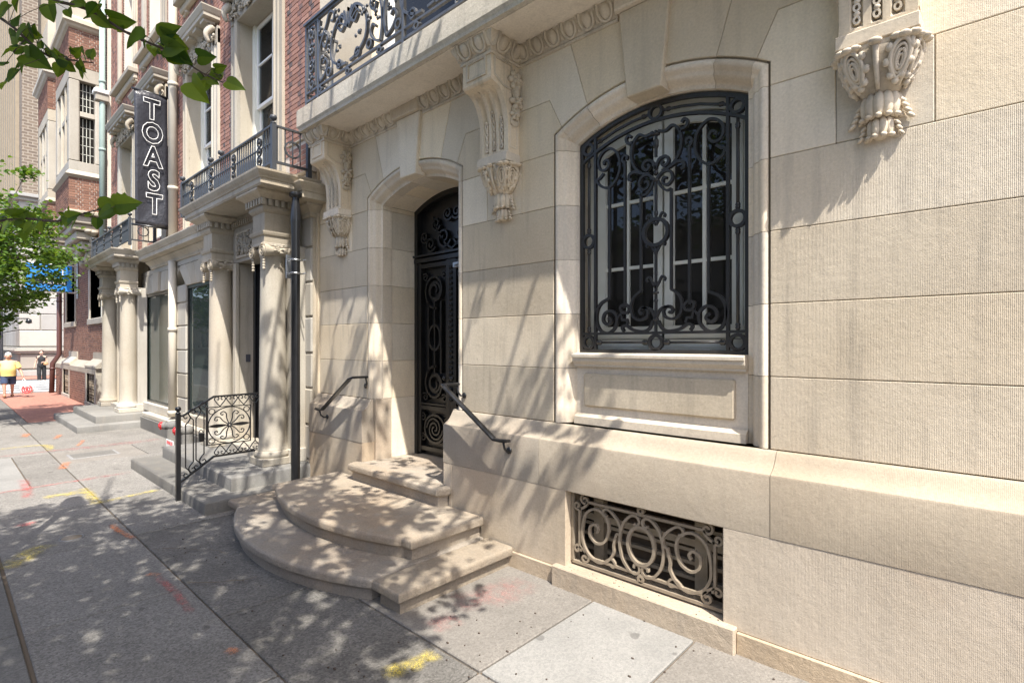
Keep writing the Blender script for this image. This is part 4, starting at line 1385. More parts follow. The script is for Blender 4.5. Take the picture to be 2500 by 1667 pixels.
# balcony railing ---------------------------------------------------------
rail = MB()
RYF = SYF + 0.09
RX0, RX1 = SX0+0.09, SX1-0.09
zt_, zb_ = 5.78, 4.865
rm = lambda u, w, v: (u, RYF+w, v)
rmL = lambda u, w, v: (RX0+w, u, v)
for z, t in ((4.865, 0.026), (4.965, 0.022), (zt_, 0.03)):
    rail.bar([(RX0, z), (RX1, z)], t, 0.03, rm)
    rail.bar([(RYF, z), (0.02, z)], t, 0.03, rmL)
rail.bar([(RX0-0.03, zt_+0.03), (RX1+0.03, zt_+0.03)], 0.03, 0.07, rm)
ro = rail.build("balcony_railing", 'iron_rail', H)
ps = MB()
for x in (RX0, RX0+0.30, RX0+2.0, RX0+3.7, RX1):
    for dx in (-0.0,):
        ps.box(x-0.017, x+0.017, RYF-0.017, RYF+0.017, 4.77, zt_)
ps.build("railing_post", 'iron_rail', ro)
def lyre(u0, u1, m, mb):
    """scroll panel between u0 and u1"""
    w = u1-u0; c = (u0+u1)/2
    for s in (-1, 1):
        S = lambda pts: [(c + s*a*w/2, 4.99 + b) for a, b in pts]
        mb.bar(smooth_path(S([(0.06, 0.03), (0.25, 0.05), (0.5, 0.16), (0.55, 0.34), (0.42, 0.52), (0.18, 0.60), (0.08, 0.50), (0.2, 0.42), (0.3, 0.48)]), 6), 0.026, 0.036, m)
        mb.bar(smooth_path(S([(0.92, 0.02), (0.97, 0.2), (0.93, 0.42), (0.75, 0.56), (0.66, 0.46), (0.76, 0.38), (0.82, 0.45)]), 6), 0.026, 0.036, m)
        mb.bar(smooth_path(S([(0.93, 0.74), (0.97, 0.6), (0.85, 0.55), (0.72, 0.62), (0.6, 0.74), (0.45, 0.70), (0.47, 0.62), (0.55, 0.63)]), 6), 0.024, 0.036, m)
        mb.bar(smooth_path(S([(0.92, 0.02), (0.78, 0.06), (0.66, 0.16), (0.72, 0.24), (0.80, 0.2)]), 6), 0.022, 0.036, m)
        mb.bar([(c + s*0.28*w/2 + a, 5.055+b) for a, b in arc(0, 0, 0.045, 0, 360, 14)], 0.020, 0.036, m, closed=True)
        mb.bar([(c + s*0.62*w/2 + a, 5.05+b) for a, b in arc(0, 0, 0.045, 0, 360, 14)], 0.020, 0.036, m, closed=True)
        for a, b in ((0.30, 0.26), (0.62, 0.33), (0.85, 0.30), (0.5, 0.45), (0.35, 0.66), (0.7, 0.5), (0.9, 0.62)):
            p = m(c + s*a*w/2, -0.01, 4.99+b)
            for q in range(5):
                mb.ell((p[0]+random.uniform(-.035,.035), p[1]+random.uniform(-.02,.02), p[2]+random.uniform(-.04,.04)), (random.uniform(.012,.028), .014, random.uniform(.012,.03)), 6, 4)
    for i in range(7):
        a = radians(-60+20*i)
        mb.bar(smooth_path([(c, 5.40), (c+0.10*sin(a)*w, 5.40+0.16*cos(a)), (c+0.17*sin(a)*w, 5.40+0.22*cos(a)), (c+0.2*sin(a)*w, 5.37+0.2*cos(a))], 4), 0.016, 0.034, m)
scp = MB()
for i in range(4):
    lyre(RX0+0.30+i*1.36, RX0+0.30+(i+1)*1.36, rm, scp)
# narrow end panels
for (m_, a, b) in ((rm, RX0+0.02, RX0+0.28), (rmL, RYF+0.02, -0.02)):
    c = (a+b)/2; w = b-a
    for z in (5.05, 5.25, 5.45, 5.65):
        scp.bar([(c+p, z+q) for p, q in spiral(0, 0, w*0.33, 0.012, 30, 1.4, 20)], 0.018, 0.034, m_)
        for q in range(4):
            p = m_(c+random.uniform(-w*0.3, w*0.3), -0.01, z+random.uniform(-0.09, 0.09))
            scp.ell(p, (0.02, 0.016, 0.026), 6, 4)
    scp.bar([(a+0.05, 5.0), (a+0.05, zt_)], 0.014, 0.026, m_); scp.bar([(b-0.05, 5.0), (b-0.05, zt_)], 0.014, 0.026, m_)
for i in range(9):
    x = RX0+0.35+i*0.62
    scp.bar([(x+a, 4.915+b) for a, b in arc(0, 0, 0.032, 0, 360, 12)], 0.018, 0.034, rm, closed=True)
    scp.ell(rm(x-0.05, 0, 4.915), (0.02, 0.014, 0.016), 6, 4); scp.ell(rm(x+0.05, 0, 4.915), (0.02, 0.014, 0.016), 6, 4)
scp.build("scroll_panel", 'iron_rail', ro)
# upper wall behind the balcony with tall window openings
uw = MB()
for a, b in ((-6.75, -5.50), (-3.98, -2.66), (-1.15, 3.4)):
    uw.box(a, b, 0.0, 0.4, 4.50, 9.0)
uw.build("upper_wall", 'lime_up', H)
for cx in (DX, WX):
    MB().box(cx-0.76, cx+0.76, 0.22, 0.24, 4.50, 9.0).build("balcony_door", 'glass_dark', H)
    for s in (-1, 1):
        MB().box(cx+s*0.76, cx+s*0.60, 0.12, 0.30, 4.5, 9.0).build("balcony_door_frame", 'whitepaint', H)
MB().box(-6.74, 3.39, 0.85, 8.0, 0.4, 9.0).build("house_body", 'mortar', H)

# ================================================================== entrance steps
ST = empty("entrance_steps", (DX, -0.6, 0), "curved stone entrance steps with rounded nosings below the iron door", "steps")
def step_outline(hw_out, ynotch, hw_arc, yfront, sag, yback):
    """plan outline travelled so the outside is on the right: left back -> front -> right back"""
    c = -4.70
    P = [(c-hw_out, yback), (c-hw_out, ynotch)]
    R_ = (hw_arc**2 + sag**2)/(2*sag)
    th = math.asin(hw_arc/R_)
    for i in range(25):
        t = -th + 2*th*i/24
        P.append((c + R_*sin(t), ynotch + (R_*cos(th)) - R_*cos(t) - 0.0))
    P += [(c+hw_out, ynotch), (c+hw_out, yback)]
    return P
def step(path, z0, z1, name="step", m='step', over=0.045):
    nose = 0.075
    pr = [(-over, z0), (-over, z1-nose-0.022), (-over+0.010, z1-nose-0.018), (-over+0.014, z1-nose-0.006), (-0.014, z1-nose)]
    for i in range(7):
        a = -pi/2 + pi*i/6*0.5 + 0
        pr.append((-0.014 + 0.014*cos(a), z1-nose+0.014 + 0.014*sin(a)))
    pr += [(0.0, z1-0.026)]
    for i in range(1, 6):
        a = pi/2*i/5
        pr.append((-0.026 + 0.026*cos(a), z1-0.026+0.026*sin(a)))
    pr += [(-0.032, z1+0.001)]
    mb = MB()
    mb.sweep(path, pr, caps=True)
    k = len(pr)
    n = len(path)
    mb.f.append(tuple(i*k + k-1 for i in range(n))); mb.sm.append(False)
    return mb.build(name, m, ST, smooth_angle=38)
c = -4.70
def arcpts(hw, yb, sag, x_from, x_to, n=26):
    R_ = (hw*hw + sag*sag)/(2*sag)
    out = []
    for i in range(n+1):
        x = x_from + (x_to-x_from)*i/n
        out.append((c+x, yb - (sqrt(max(0, R_*R_ - x*x)) - (R_-sag))))
    return out
# bottom tier: curved middle and two separate end blocks
mid = [(c-1.295, -0.18)] + arcpts(1.295, -1.33, 0.33, -1.295, 1.295) + [(c+1.295, -0.18)]
step(mid, -0.08, 0.170, "curved_step")
step([(c+1.302, -0.17), (c+1.302, -1.335), (c+1.635, -1.335), (c+1.635, -0.17)], -0.08, 0.173, "end_block")
step([(c-1.635, -0.17), (c-1.635, -1.30), (c-1.302, -1.30), (c-1.302, -0.17)], -0.08, 0.172, "end_block")
t2 = [(c-1.275, -0.17), (c-1.275, -0.965), (c-1.15, -0.965)] + arcpts(1.15, -0.985, 0.235, -1.13, 1.13) + [(c+1.15, -0.965), (c+1.275, -0.965), (c+1.275, -0.17)]
step(t2, 0.168, 0.347, "landing_step")
t3 = [(-5.57, -0.155), (-5.57, -0.20), (-5.52, -0.30), (-3.93, -0.30), (-3.88, -0.20), (-3.88, -0.155)]
step(t3, 0.345, 0.532, "door_step")
MB().box(-5.455, -4.012, -0.31+0.06, 0.70, 0.2, 0.5315).build("threshold", 'step', ST)
MB().box(-5.9, -3.5, -0.35, -0.173, 0.10, 0.3455).build("landing_fill", 'step', ST)

# ================================================================== handrails
def handrail(name, pts, mounts, label):
    e = empty(name, pts[0], label, "handrail", "pair of iron handrails at the door")
    mb = MB()
    P = [Vector(p) for p in pts]
    V, F = [], []
    prof = [(-0.026, -0.012), (0.026, -0.012), (0.028, 0.004), (0.014, 0.014), (-0.014, 0.014), (-0.028, 0.004)]
    n = len(P)
    for i in range(n):
        t = (P[min(i+1, n-1)]-P[max(i-1, 0)]).normalized()
        sd = t.cross(Vector((0, 0, 1))).normalized(); up = sd.cross(t)
        for a, b in prof: V.append(P[i] + sd*a + up*b)
    k = len(prof)
    for i in range(n-1):
        for q in range(k): F.append((i*k+q, i*k+(q+1) % k, (i+1)*k+(q+1) % k, (i+1)*k+q))
    F += [tuple(range(k))[::-1], tuple((n-1)*k+q for q in range(k))]
    mb.add(V, F)
    mb.build("rail", 'black', e)
    for (a, b) in mounts:
        br = MB()
        a, b = Vector(a), Vector(b)
        mid_ = Vector((a.x, b.y + (a.y-b.y)*0.9, b.z))
        br.tube([a, a + (mid_-a)*0.7 + Vector((0, 0.01, 0)), mid_*0.5+b*0.5+Vector((0, 0, -0.004)), b], 0.010, 8)
        br.lathe([(0.0, 0.0), (0.030, 0.002), (0.030, 0.010), (0.018, 0.016), (0.0, 0.018)], (0, 0, 0), 14, m=lambda x, y, z: (b.x+x, b.y-z, b.z+y))
        br.build("wall_bracket", 'black', e)
    return e
handrail("handrail", [(-3.04, -0.25, 1.088), (-3.12, -0.25, 1.082), (-3.205, -0.25, 1.085), (-3.86, -0.25, 1.495), (-3.90, -0.235, 1.512), (-3.905, -0.19, 1.514), (-3.905, -0.045, 1.512)],
         [((-3.10, -0.25, 1.075), (-3.12, -0.152, 0.985)), ((-3.905, -0.06, 1.50), (-3.86, -0.001, 1.40))], "sloping black iron handrail right of the door, toward the window")
handrail("handrail", [(-6.36, -0.25, 1.088), (-6.28, -0.25, 1.082), (-6.22, -0.25, 1.085), (-5.57, -0.25, 1.495), (-5.53, -0.235, 1.512), (-5.525, -0.19, 1.514), (-5.525, -0.045, 1.512)],
         [((-6.28, -0.25, 1.075), (-6.26, -0.152, 0.985)), ((-5.525, -0.06, 1.50), (-5.62, -0.001, 1.40))], "sloping black iron handrail left of the door, beside the black pole")
# ================================================================== columned brick house next door
B = empty("columned_brick_house", (-13.0, 0.3, 0), "red brick house with white marble ground floor and two columned porticos", "house")
def bx(name, m, x0, x1, y0, y1, z0, z1, c=0.0, parent=None):
    return MB().box(x0, x1, y0, y1, z0, z1, c=c).build(name, m, parent or B, recalc=False)
XL, XR = -19.35, -6.765
# ground-floor backing and base
bx("ground_floor_core", 'marble_dirty', XL, XR, 0.02, 6.0, 0.0, 4.2)
bx("base", 'grey_step', -14.4, -9.75, -0.36, 0.02, -0.05, 0.26, 0.01)
bx("base_moulding", 'marble', -14.4, -9.75, -0.33, 0.02, 0.262, 0.36, 0.015)
# rusticated quoin at the right end
for i, (a, b) in enumerate(zip([0.12, 0.345, 0.817, 1.308, 1.781, 2.268, 2.736, 3.204, 3.676, 3.95], [0.345, 0.817, 1.308, 1.781, 2.268, 2.736, 3.204, 3.676, 3.95, 4.22])):
    bx("quoin_block", 'marble', -7.32, -6.80, -0.10 + random.uniform(-0.003, 0.003), 0.05, a+0.013, b-0.013, 0.012)
bx("quoin_back", 'marble_dirty', -7.31, -6.79, -0.075, 0.03, 0.1, 4.2)
bx("party_strip", 'lime_up', -6.795, -6.755, -0.03, 0.05, 0.0, 4.3)
# shop windows
def shop_window(x0, x1, jl, jr):
    z0, z1 = 0.55, 3.05
    YF = -0.15
    w = bx("shop_window", 'glass_shop', x0, x1, -0.085, -0.080, z0, z1)
    fr_ = MB()
    fr_.bar([(x0+0.02, z0+0.02), (x1-0.02, z0+0.02), (x1-0.02, z1-0.02), (x0+0.02, z1-0.02)], 0.05, 0.06, lambda u, q, v: (u, -0.09+q, v), closed=True)
    fr_.build("window_frame", 'black', w)
    bx("room", 'darkroom', x0-0.1, x1+0.1, 1.5, 1.55, 0.2, 3.3, parent=w)
    for k_ in range(int((x1-x0)/0.09*0.80)):
        xx = x0 + 0.05 + k_*0.09
        MB().tube([(xx, 0.12+0.03*(k_ % 2), z0-0.1), (xx, 0.12+0.03*(k_ % 2), z1+0.05)], 0.05, 6, caps=False).build("curtain_fold", 'curtain', w)
    zz = [0.36, 0.817, 1.308, 1.781, 2.268, 2.736, 3.10]
    for (a, b) in ((jl, x0), (x1, jr)):
        if abs(b-a) < 0.05: continue
        for p, q in zip(zz, zz[1:]):
            bx("jamb_block", 'marble', a, b, YF + random.uniform(-0.003, 0.003), 0.02, p+0.012, q-0.012, 0.012)
        bx("jamb_back", 'marble_dirty', a+0.01, b-0.01, YF+0.03, 0.021, 0.3, 3.1)
    bx("window_sill", 'marble', x0-0.02, x1+0.02, -0.20, 0.02, 0.362, 0.545, 0.012)
    # flat arch of wedge stones
    c_ = (x0+x1)/2; hw = (jr-jl)/2
    n_ = 7
    for k_ in range(n_):
        t0, t1 = -1+2*k_/n_, -1+2*(k_+1)/n_
        key = k_ == n_//2
        P = [(c_+t0*(x1-x0)/2, 3.06), (c_+t1*(x1-x0)/2, 3.06), (c_+t1*hw*1.12, 3.50), (c_+t0*hw*1.12, 3.50)]
        P = offset_poly(P, 0.006)
        MB().poly(P, YF-(0.06 if key else 0.0), 0.02, 0.008).build("keystone" if key else "arch_stone", 'marble', B, recalc=False)
    return w
M['curtain'] = plain_mat('pale_curtain', (0.80, 0.80, 0.70), 0.9, var=0.08)
shop_window(-14.93, -12.72, -15.3, -12.45)
shop_window(-11.90, -9.55, -12.42, -9.4)
bx("spandrel", 'marble', -15.3, -9.4, -0.145, 0.02, 3.502, 3.60)
bx("wall_strip", 'marble', XL, -17.4, -0.14, 0.02, 0.0, 3.6)

# cornices --------------------------------------------------------------
CORN = [(-0.10, 3.60), (0.02, 3.60), (0.035, 3.63), (0.035, 3.655), (0.065, 3.69), (0.11, 3.725), (0.13, 3.735), (0.13, 3.76), (0.235, 3.775), (0.25, 3.78), (0.25, 3.86), (0.265, 3.865), (0.275, 3.885), (0.305, 3.92), (0.325, 3.955), (0.325, 3.975), (-0.10, 4.02)]
mb = MB(); mb.sweep([(-14.35, -0.15), (-9.75, -0.15)], CORN); mb.build("wall_cornice", 'marble_dirty', B)
mb = MB(); mb.sweep([(-6.66, -0.12), (-6.66, -0.14)], CORN, caps=True)
mb = MB(); mb.sweep([(-7.0, -0.10), (-6.79, -0.10), (-6.79, 0.0)], [(o*0.95, z) for o, z in CORN]); mb.build("wall_cornice", 'marble_dirty', B)

def carved_relief(mb, x0, x1, z0, z1, y, n, seed):
    r_ = random.Random(seed)
    for i in range(n):
        x, z = r_.uniform(x0, x1), r_.uniform(z0, z1)
        s = r_.uniform(0.018, 0.04)
        mb.ell((x, y - r_.uniform(0, 0.03), z), (s, 0.022, s*r_.uniform(0.6, 1.3)), 7, 5)
        if i % 4 == 0:
            mb.tube([(x + s*2.2*cos(t)*(1-t/9), y-0.02, z + s*2.2*sin(t)*(1-t/9)) for t in [k*0.5 for k in range(14)]], 0.010, 5, caps=False)

def portico(cx):
    """two Ionic columns, entablature breaking forward over each, cornice slab, recessed door"""
    po = empty("portico", (cx, -0.5, 0))
    po.parent = B; po.matrix_parent_inverse = parent_inv(B)
    def pb(name, m, x0, x1, y0, y1, z0, z1, c=0.008):
        return MB().box(cx+x0, cx+x1, y0, y1, z0, z1, c=c).build(name, m, po, recalc=False)
    # steps
    def blockstep(name, x0, x1, y0, z0, z1):
        mb = MB()
        pr = [(0.0, z0), (0.0, z1-0.03), (-0.008, z1-0.012), (-0.025, z1-0.002), (-0.04, z1)]
        pth = [(cx+x0, -0.02), (cx+x0, y0), (cx+x1, y0), (cx+x1, -0.02)]
        mb.sweep(pth, pr)
        k = len(pr)
        mb.f.append(tuple(i*k+k-1 for i in range(4))); mb.sm.append(False)
        mb.build(name, 'grey_step', po, smooth_angle=50)
    blockstep("low_step", -1.67, 1.64, -1.485, -0.05, 0.15)
    blockstep("upper_step", -1.42, 1.41, -1.13, 0.10, 0.32)
    pb("door_sill", 'marble', -0.62, 0.62, -0.50, 0.05, 0.30, 0.42)
    for s in (-1, 1):
        col = empty("column", (cx+s*0.965, -0.45, 0.32))
        col.parent = po; col.matrix_parent_inverse = parent_inv(po)
        X = cx+s*0.965
        MB().box(X-0.225, X+0.225, -0.675, -0.225, 0.321, 0.415, c=0.008).build("plinth", 'marble', col, recalc=False)
        cp = MB()
        cp.lathe([(0.215, 0.415), (0.228, 0.44), (0.228, 0.465), (0.215, 0.495), (0.195, 0.50), (0.195, 0.515), (0.186, 0.53), (0.182, 0.56)], (X, -0.45, 0), 32)
        cp.build("base", 'marble', col, smooth_angle=45)
        sh = MB()
        pr = [(0.182, 0.56)] + [(0.172 - 0.020*(i/12)**1.6, 0.60 + 2.44*i/12) for i in range(13)] + [(0.168, 3.06), (0.168, 3.085)]
        sh.lathe(pr, (X, -0.45, 0), 36)
        sh.build("shaft", 'marble', col, smooth_angle=45)
        cap = MB()
        cap.lathe([(0.15, 3.07), (0.18, 3.10), (0.195, 3.13), (0.17, 3.16)], (X, -0.45, 0), 24)
        for sx in (-1, 1):
            # volute rolls: front-to-back bolsters with spiral faces
            cap.lathe([(0.085, 0.0), (0.085, 0.03), (0.06, 0.10), (0.052, 0.20), (0.06, 0.30), (0.085, 0.37), (0.085, 0.40)], (0, 0, 0), 18, m=lambda x, y, z: (X+sx*0.17+x, -0.65+z, 3.115+y))
            cap.bar(spiral(X+sx*0.17, 3.115, 0.082, 0.012, 90, 2.2*sx, 40), 0.014, 0.03, lambda u, w, v: (u, -0.655+w, v))
            for q in range(14):
                a = random.uniform(0, 6.28); rr = random.uniform(0.02, 0.075)
                cap.ell((X+sx*0.258, -0.65+0.2+rr*2.0*cos(a), 3.115+rr*sin(a)), (0.014, 0.022, 0.016), 6, 4)
            for q in range(5):
                cap.ell((X+sx*0.17, -0.64, 3.02-0.035*q), (0.026-0.003*q, 0.02, 0.022), 6, 4)
        cap.build("capital", 'marble_dirty', col, smooth_angle=50)
        MB().box(X-0.20, X+0.20, -0.655, -0.24, 3.175, 3.215, c=0.006).build("abacus", 'marble_dirty', col, recalc=False)
        # entablature block
        x0, x1 = X-0.195, X+0.195
        en = MB()
        pr = [(0.0, 3.215), (0.0, 3.30), (0.018, 3.315), (0.026, 3.345), (0.026, 3.36), (0.0, 3.362), (-0.008, 3.38), (-0.008, 3.60), (0.01, 3.615), (0.03, 3.645), (0.03, 3.68)]
        pth = [(x0, -0.30), (x0, -0.645), (x1, -0.645), (x1, -0.30)]
        en.sweep(pth, pr)
        k = len(pr); en.f.append(tuple(i*k+k-1 for i in range(4))); en.sm.append(False); en.f.append(tuple(i*k for i in range(4))); en.sm.append(False)
        en.build("entablature_block", 'marble_dirty', col)
        # pilaster behind
        pb("pilaster", 'marble', s*0.965-0.20, s*0.965+0.20, -0.30, -0.02, 0.32, 3.22)
        pb("pilaster_base", 'marble', s*0.965-0.23, s*0.965+0.23, -0.33, -0.02, 0.321, 0.50)
        # dentils
        dn = MB()
        for a in range(6):
            xx = x0 - 0.035 + a*(0.46/5.5)
            dn.box(xx, xx+0.040, -0.715, -0.64, 3.685, 3.765)
        for a in range(5):
            yy = -0.70 + a*0.083
            dn.box(x0-0.07, x0, yy, yy+0.040, 3.685, 3.765); dn.box(x1, x1+0.07, yy, yy+0.040, 3.685, 3.765)
        tag(dn.build("dentils", 'marble_dirty', po, recalc=False), kind="stuff")
        bm_ = MB()
        pr = [(0.06, 3.766), (0.09, 3.79), (0.13, 3.815), (0.15, 3.835), (0.15, 3.86)]
        bm_.sweep([(x0, -0.30), (x0, -0.645), (x1, -0.645), (x1, -0.30)], pr); bm_.build("bed_moulding", 'marble_dirty', po)
        bx2 = MB().box(x0-0.02, x1+0.02, -0.66, -0.30, 3.68, 3.87); bx2.build("dentil_backing", 'marble_dirty', po, recalc=False)
    # beam between the columns with carved panel
    pb("beam", 'marble_dirty', -0.78, 0.78, -0.33, 0.0, 3.16, 3.87)
    pm = MB(); pm.bar([(cx-0.60, 3.24), (cx+0.60, 3.24), (cx+0.60, 3.60), (cx-0.60, 3.60)], 0.035, 0.03, lambda u, w, v: (u, -0.335+w, v), closed=True)
    pm.build("panel_frame", 'marble_dirty', po)
    rl = MB(); carved_relief(rl, cx-0.54, cx+0.54, 3.28, 3.56, -0.335, 150, 5); tag(rl.build("carved_panel", 'marble_dirty', po, recalc=False), kind="stuff")
    dn = MB()
    for a in range(20):
        dn.box(cx-0.76+a*0.078, cx-0.725+a*0.078, -0.39, -0.32, 3.70, 3.775)
    tag(dn.build("dentils", 'marble_dirty', po, recalc=False), kind="stuff")
    # cornice slab
    cs = MB()
    pr = [(-0.30, 3.862), (-0.10, 3.862), (-0.095, 3.872), (-0.02, 3.875), (-0.008, 3.885), (-0.008, 3.945), (0.006, 3.952), (0.012, 3.968), (0.035, 3.995), (0.055, 4.03), (0.058, 4.055), (-0.30, 4.075)]
    cs.sweep([(cx-1.49, -0.05), (cx-1.49, -0.82), (cx+1.47, -0.82), (cx+1.47, -0.05)], pr)
    cs.box(cx-1.46, cx+1.44, -0.80, -0.02, 3.866, 4.07)
    cs.build("cornice", 'marble_dirty', po)
    # recessed door
    for s in (-1, 1):
        pb("door_reveal", 'marble_dirty', s*0.62, s*0.76, -0.345, 0.02, 0.40, 3.16)
        pb("door_architrave", 'marble', s*0.60, s*0.70, -0.36, -0.30, 0.42, 3.15)
    pb("doorway", 'darkroom', -0.63, 0.63, -0.06, -0.02, 0.40, 3.16, 0)
    pb("door_frame", 'black', -0.62, -0.54, -0.09, -0.055, 0.42, 3.15)
    pb("intercom", 'glass_blue', -0.619, -0.612, -0.20, -0.13, 1.62, 1.74, 0.002)
    return po
for cxp in (-8.13, -16.05):
    portico(cxp)

# upper brick wall --------------------------------------------------------
WC = [(-8.80, 4.4, 7.38), (-11.45, 4.4, 7.38), (-14.65, 4.4, 7.38), (-17.30, 4.4, 7.38)]
W3 = [(-14.72, 8.95, 12.3), (-17.30, 8.95, 12.3), (-11.45, 8.95, 12.3), (-8.80, 8.95, 12.3)]
holes = [(c_-0.72, c_+0.72, a, b) for c_, a, b in WC] + [(c_-0.60, c_+0.60, a, b) for c_, a, b in W3]
mp = lambda u, d, v: (u, d, v)
cor = MB()
cor.box(XL, XR, 0.008, 0.05, 4.20, 12.6)
cor2 = MB()
# mortar wall with openings cut out (strips)
def strips(mb, x0, x1, z0, z1, hs, y0, y1):
    xs = sorted(set([x0, x1] + [h[0] for h in hs] + [h[1] for h in hs]))
    for a, b in zip(xs, xs[1:]):
        cuts = sorted([(h[2], h[3]) for h in hs if h[0] <= a + 1e-6 and h[1] >= b - 1e-6])
        z = z0
        for c0, c1 in cuts:
            if c0 > z: mb.box(a, b, y0, y1, z, c0)
            z = max(z, c1)
        if z < z1: mb.box(a, b, y0, y1, z, z1)
strips(cor2, XL, XR, 4.20, 12.6, holes, 0.008, 0.35)
cor2.build("brick_backing", 'mortar_brick', B, recalc=False)
brick_field(B, 'brick_red', 'brick_head', -10.2, XR, 4.64, 8.6, mp, holes, course=0.0715, budget=220, near=(-6.8, 0, 6.0))
brick_field(B, 'brick_red', 'brick_head', XL, -10.21, 4.22, 12.5, mp, holes, course=0.0715)
# projecting brick band at the right end, with a stone ledge
bb = MB().box(-7.30, XR-0.01, -0.16, 0.01, 4.22, 4.63).build("brick_band", 'mortar_brick', B)
brick_field(bb, 'brick_red', 'brick_head', -7.30, XR-0.01, 4.225, 4.60, lambda u, d, v: (u, -0.16+d, v), (), course=0.0715, depth=0.01, budget=60, near=(-6.8, 0, 4.4))
bx("band_ledge", 'trim_stone', -7.33, XR-0.005, -0.19, 0.01, 4.632, 4.66, 0.006)

def tall_window(c_, z0, z1, hood, curtain):
    hw = 0.72
    w = bx("window", 'darkroom', c_-hw, c_+hw, 0.75, 0.77, z0, z1)
    # moulded stone architrave
    pr = [(0.0, 0.02), (0.0, -0.05), (0.03, -0.075), (0.055, -0.075), (0.075, -0.055), (0.14, -0.055), (0.155, -0.04), (0.23, -0.035), (0.25, -0.05), (0.28, -0.05), (0.28, 0.02)]
    for s in (-1, 1):
        mbx = MB()
        V = [(c_ + s*(hw+o), y, z) for z in (z0-0.3, z1+0.25) for o, y in pr]
        k = len(pr)
        mbx.add(V, [(a, a+1, k+a+1, k+a) for a in range(k-1)] + [tuple(range(k)), tuple(range(k, 2*k))])
        mbx.build("architrave", 'trim_stone', w)
        bx("reveal", 'trim_stone', c_+s*(hw-0.002), c_+s*(hw+0.14), 0.0, 0.40, z0-0.2, z1, parent=w)
        bx("sash_box", 'woodpaint', c_+s*(hw-0.10), c_+s*(hw-0.003), 0.20, 0.36, z0-0.2, z1-0.01, parent=w)
    bx("lintel", 'trim_stone', c_-hw-0.28, c_+hw+0.28, -0.055, 0.41, z1-0.015, z1+0.30, 0.008, parent=w)
    zm = z0 + (z1-z0)*0.52
    ss = MB()
    m_ = lambda u, q, v: (u, 0.26+q, v)
    ss.bar([(c_-hw+0.12, zm), (c_+hw-0.12, zm), (c_+hw-0.12, z1-0.06), (c_-hw+0.12, z1-0.06)], 0.055, 0.05, m_, closed=True)
    ss.bar([(c_, zm), (c_, z1-0.06)], 0.03, 0.045, m_); ss.bar([(c_-hw+0.1, (zm+z1)/2), (c_+hw-0.1, (zm+z1)/2)], 0.03, 0.045, m_)
    ss.build("upper_sash", 'whitepaint', w)
    ls_ = MB()
    m2 = lambda u, q, v: (u, 0.31+q, v)
    ls_.bar([(c_-hw+0.12, z0), (c_+hw-0.12, z0), (c_+hw-0.12, zm+0.02), (c_-hw+0.12, zm+0.02)], 0.06, 0.05, m2, closed=True)
    ls_.build("lower_sash", 'whitepaint', w)
    for a, b in ((c_-hw+0.14, c_-0.015), (c_+0.015, c_+hw-0.14)):
        for p, q in ((zm+0.03, (zm+z1)/2-0.02), ((zm+z1)/2+0.02, z1-0.08)):
            bx("pane", 'glass_win2', a, b, 0.258, 0.262, p, q, parent=w)
    bx("pane", 'glass_win2', c_-hw+0.14, c_+hw-0.14, 0.308, 0.312, z0+0.02, zm, parent=w)
    if curtain:
        for k_ in range(13):
            xx = c_ - 0.42 + k_*0.09
            MB().tube([(xx, 0.385+0.010*(k_ % 2), z0), (xx, 0.385+0.010*(k_ % 2), z1-0.05)], 0.047, 6, caps=False).build("curtain_fold", 'curtain_red', w)
    if hood:
        hd = MB()
        zt = z1 + 0.57
        pr = [(0.0, z1+0.30), (0.03, z1+0.31), (0.05, z1+0.35), (0.09, z1+0.38), (0.20, z1+0.39), (0.22, z1+0.40), (0.22, z1+0.46), (0.235, z1+0.47), (0.26, z1+0.52), (0.275, z1+0.55), (0.275, zt), (-0.05, zt+0.04)]
        hd.sweep([(c_-0.78, 0.0), (c_-0.78, -0.06), (c_+0.78, -0.06), (c_+0.78, 0.0)], pr)
        hd.build("hood", 'trim_stone', w)
        for a in range(5):
            xx = c_-0.93+a*0.41
            MB().box(xx, xx+0.20, -0.25, -0.06, z1+0.33, z1+0.388).build("hood_block", 'trim_stone', w, recalc=False)
        rl = MB()
        carved_relief(rl, c_-0.95, c_+0.95, z1+0.02, z1+0.27, -0.075, 170, int(c_*10))
        for s in (-1, 1):
            rl.tube([(c_+s*0.88, -0.10-0.10*sin(t), z1+0.28-0.11*t) for t in [k*0.2 for k in range(14)]], [0.07-0.003*k for k in range(14)], 8)
        tag(rl.build("carved_frieze", 'marble_dirty', w, recalc=False), kind="stuff")
    else:
        bx("sill", 'trim_stone', c_-hw-0.34, c_+hw+0.34, -0.22, 0.3, z0-0.12, z0, 0.012, parent=w)
        bx("sill_bed", 'trim_stone', c_-hw-0.30, c_+hw+0.30, -0.10, 0.0, z0-0.26, z0-0.12, 0.02, parent=w)
    return w
M['glass_win2'] = glass_mat('clear_window_glass', (0.03, 0.04, 0.05), clear=0.9, ior=1.28)
M['curtain_red'] = plain_mat('rose_curtain', (0.85, 0.26, 0.32), 0.9, var=0.12)
for i, (c_, a, b) in enumerate(WC): tall_window(c_, a, b, True, i < 2)
for c_, a, b in W3:
    w = tall_window(c_, a, b, False, False)

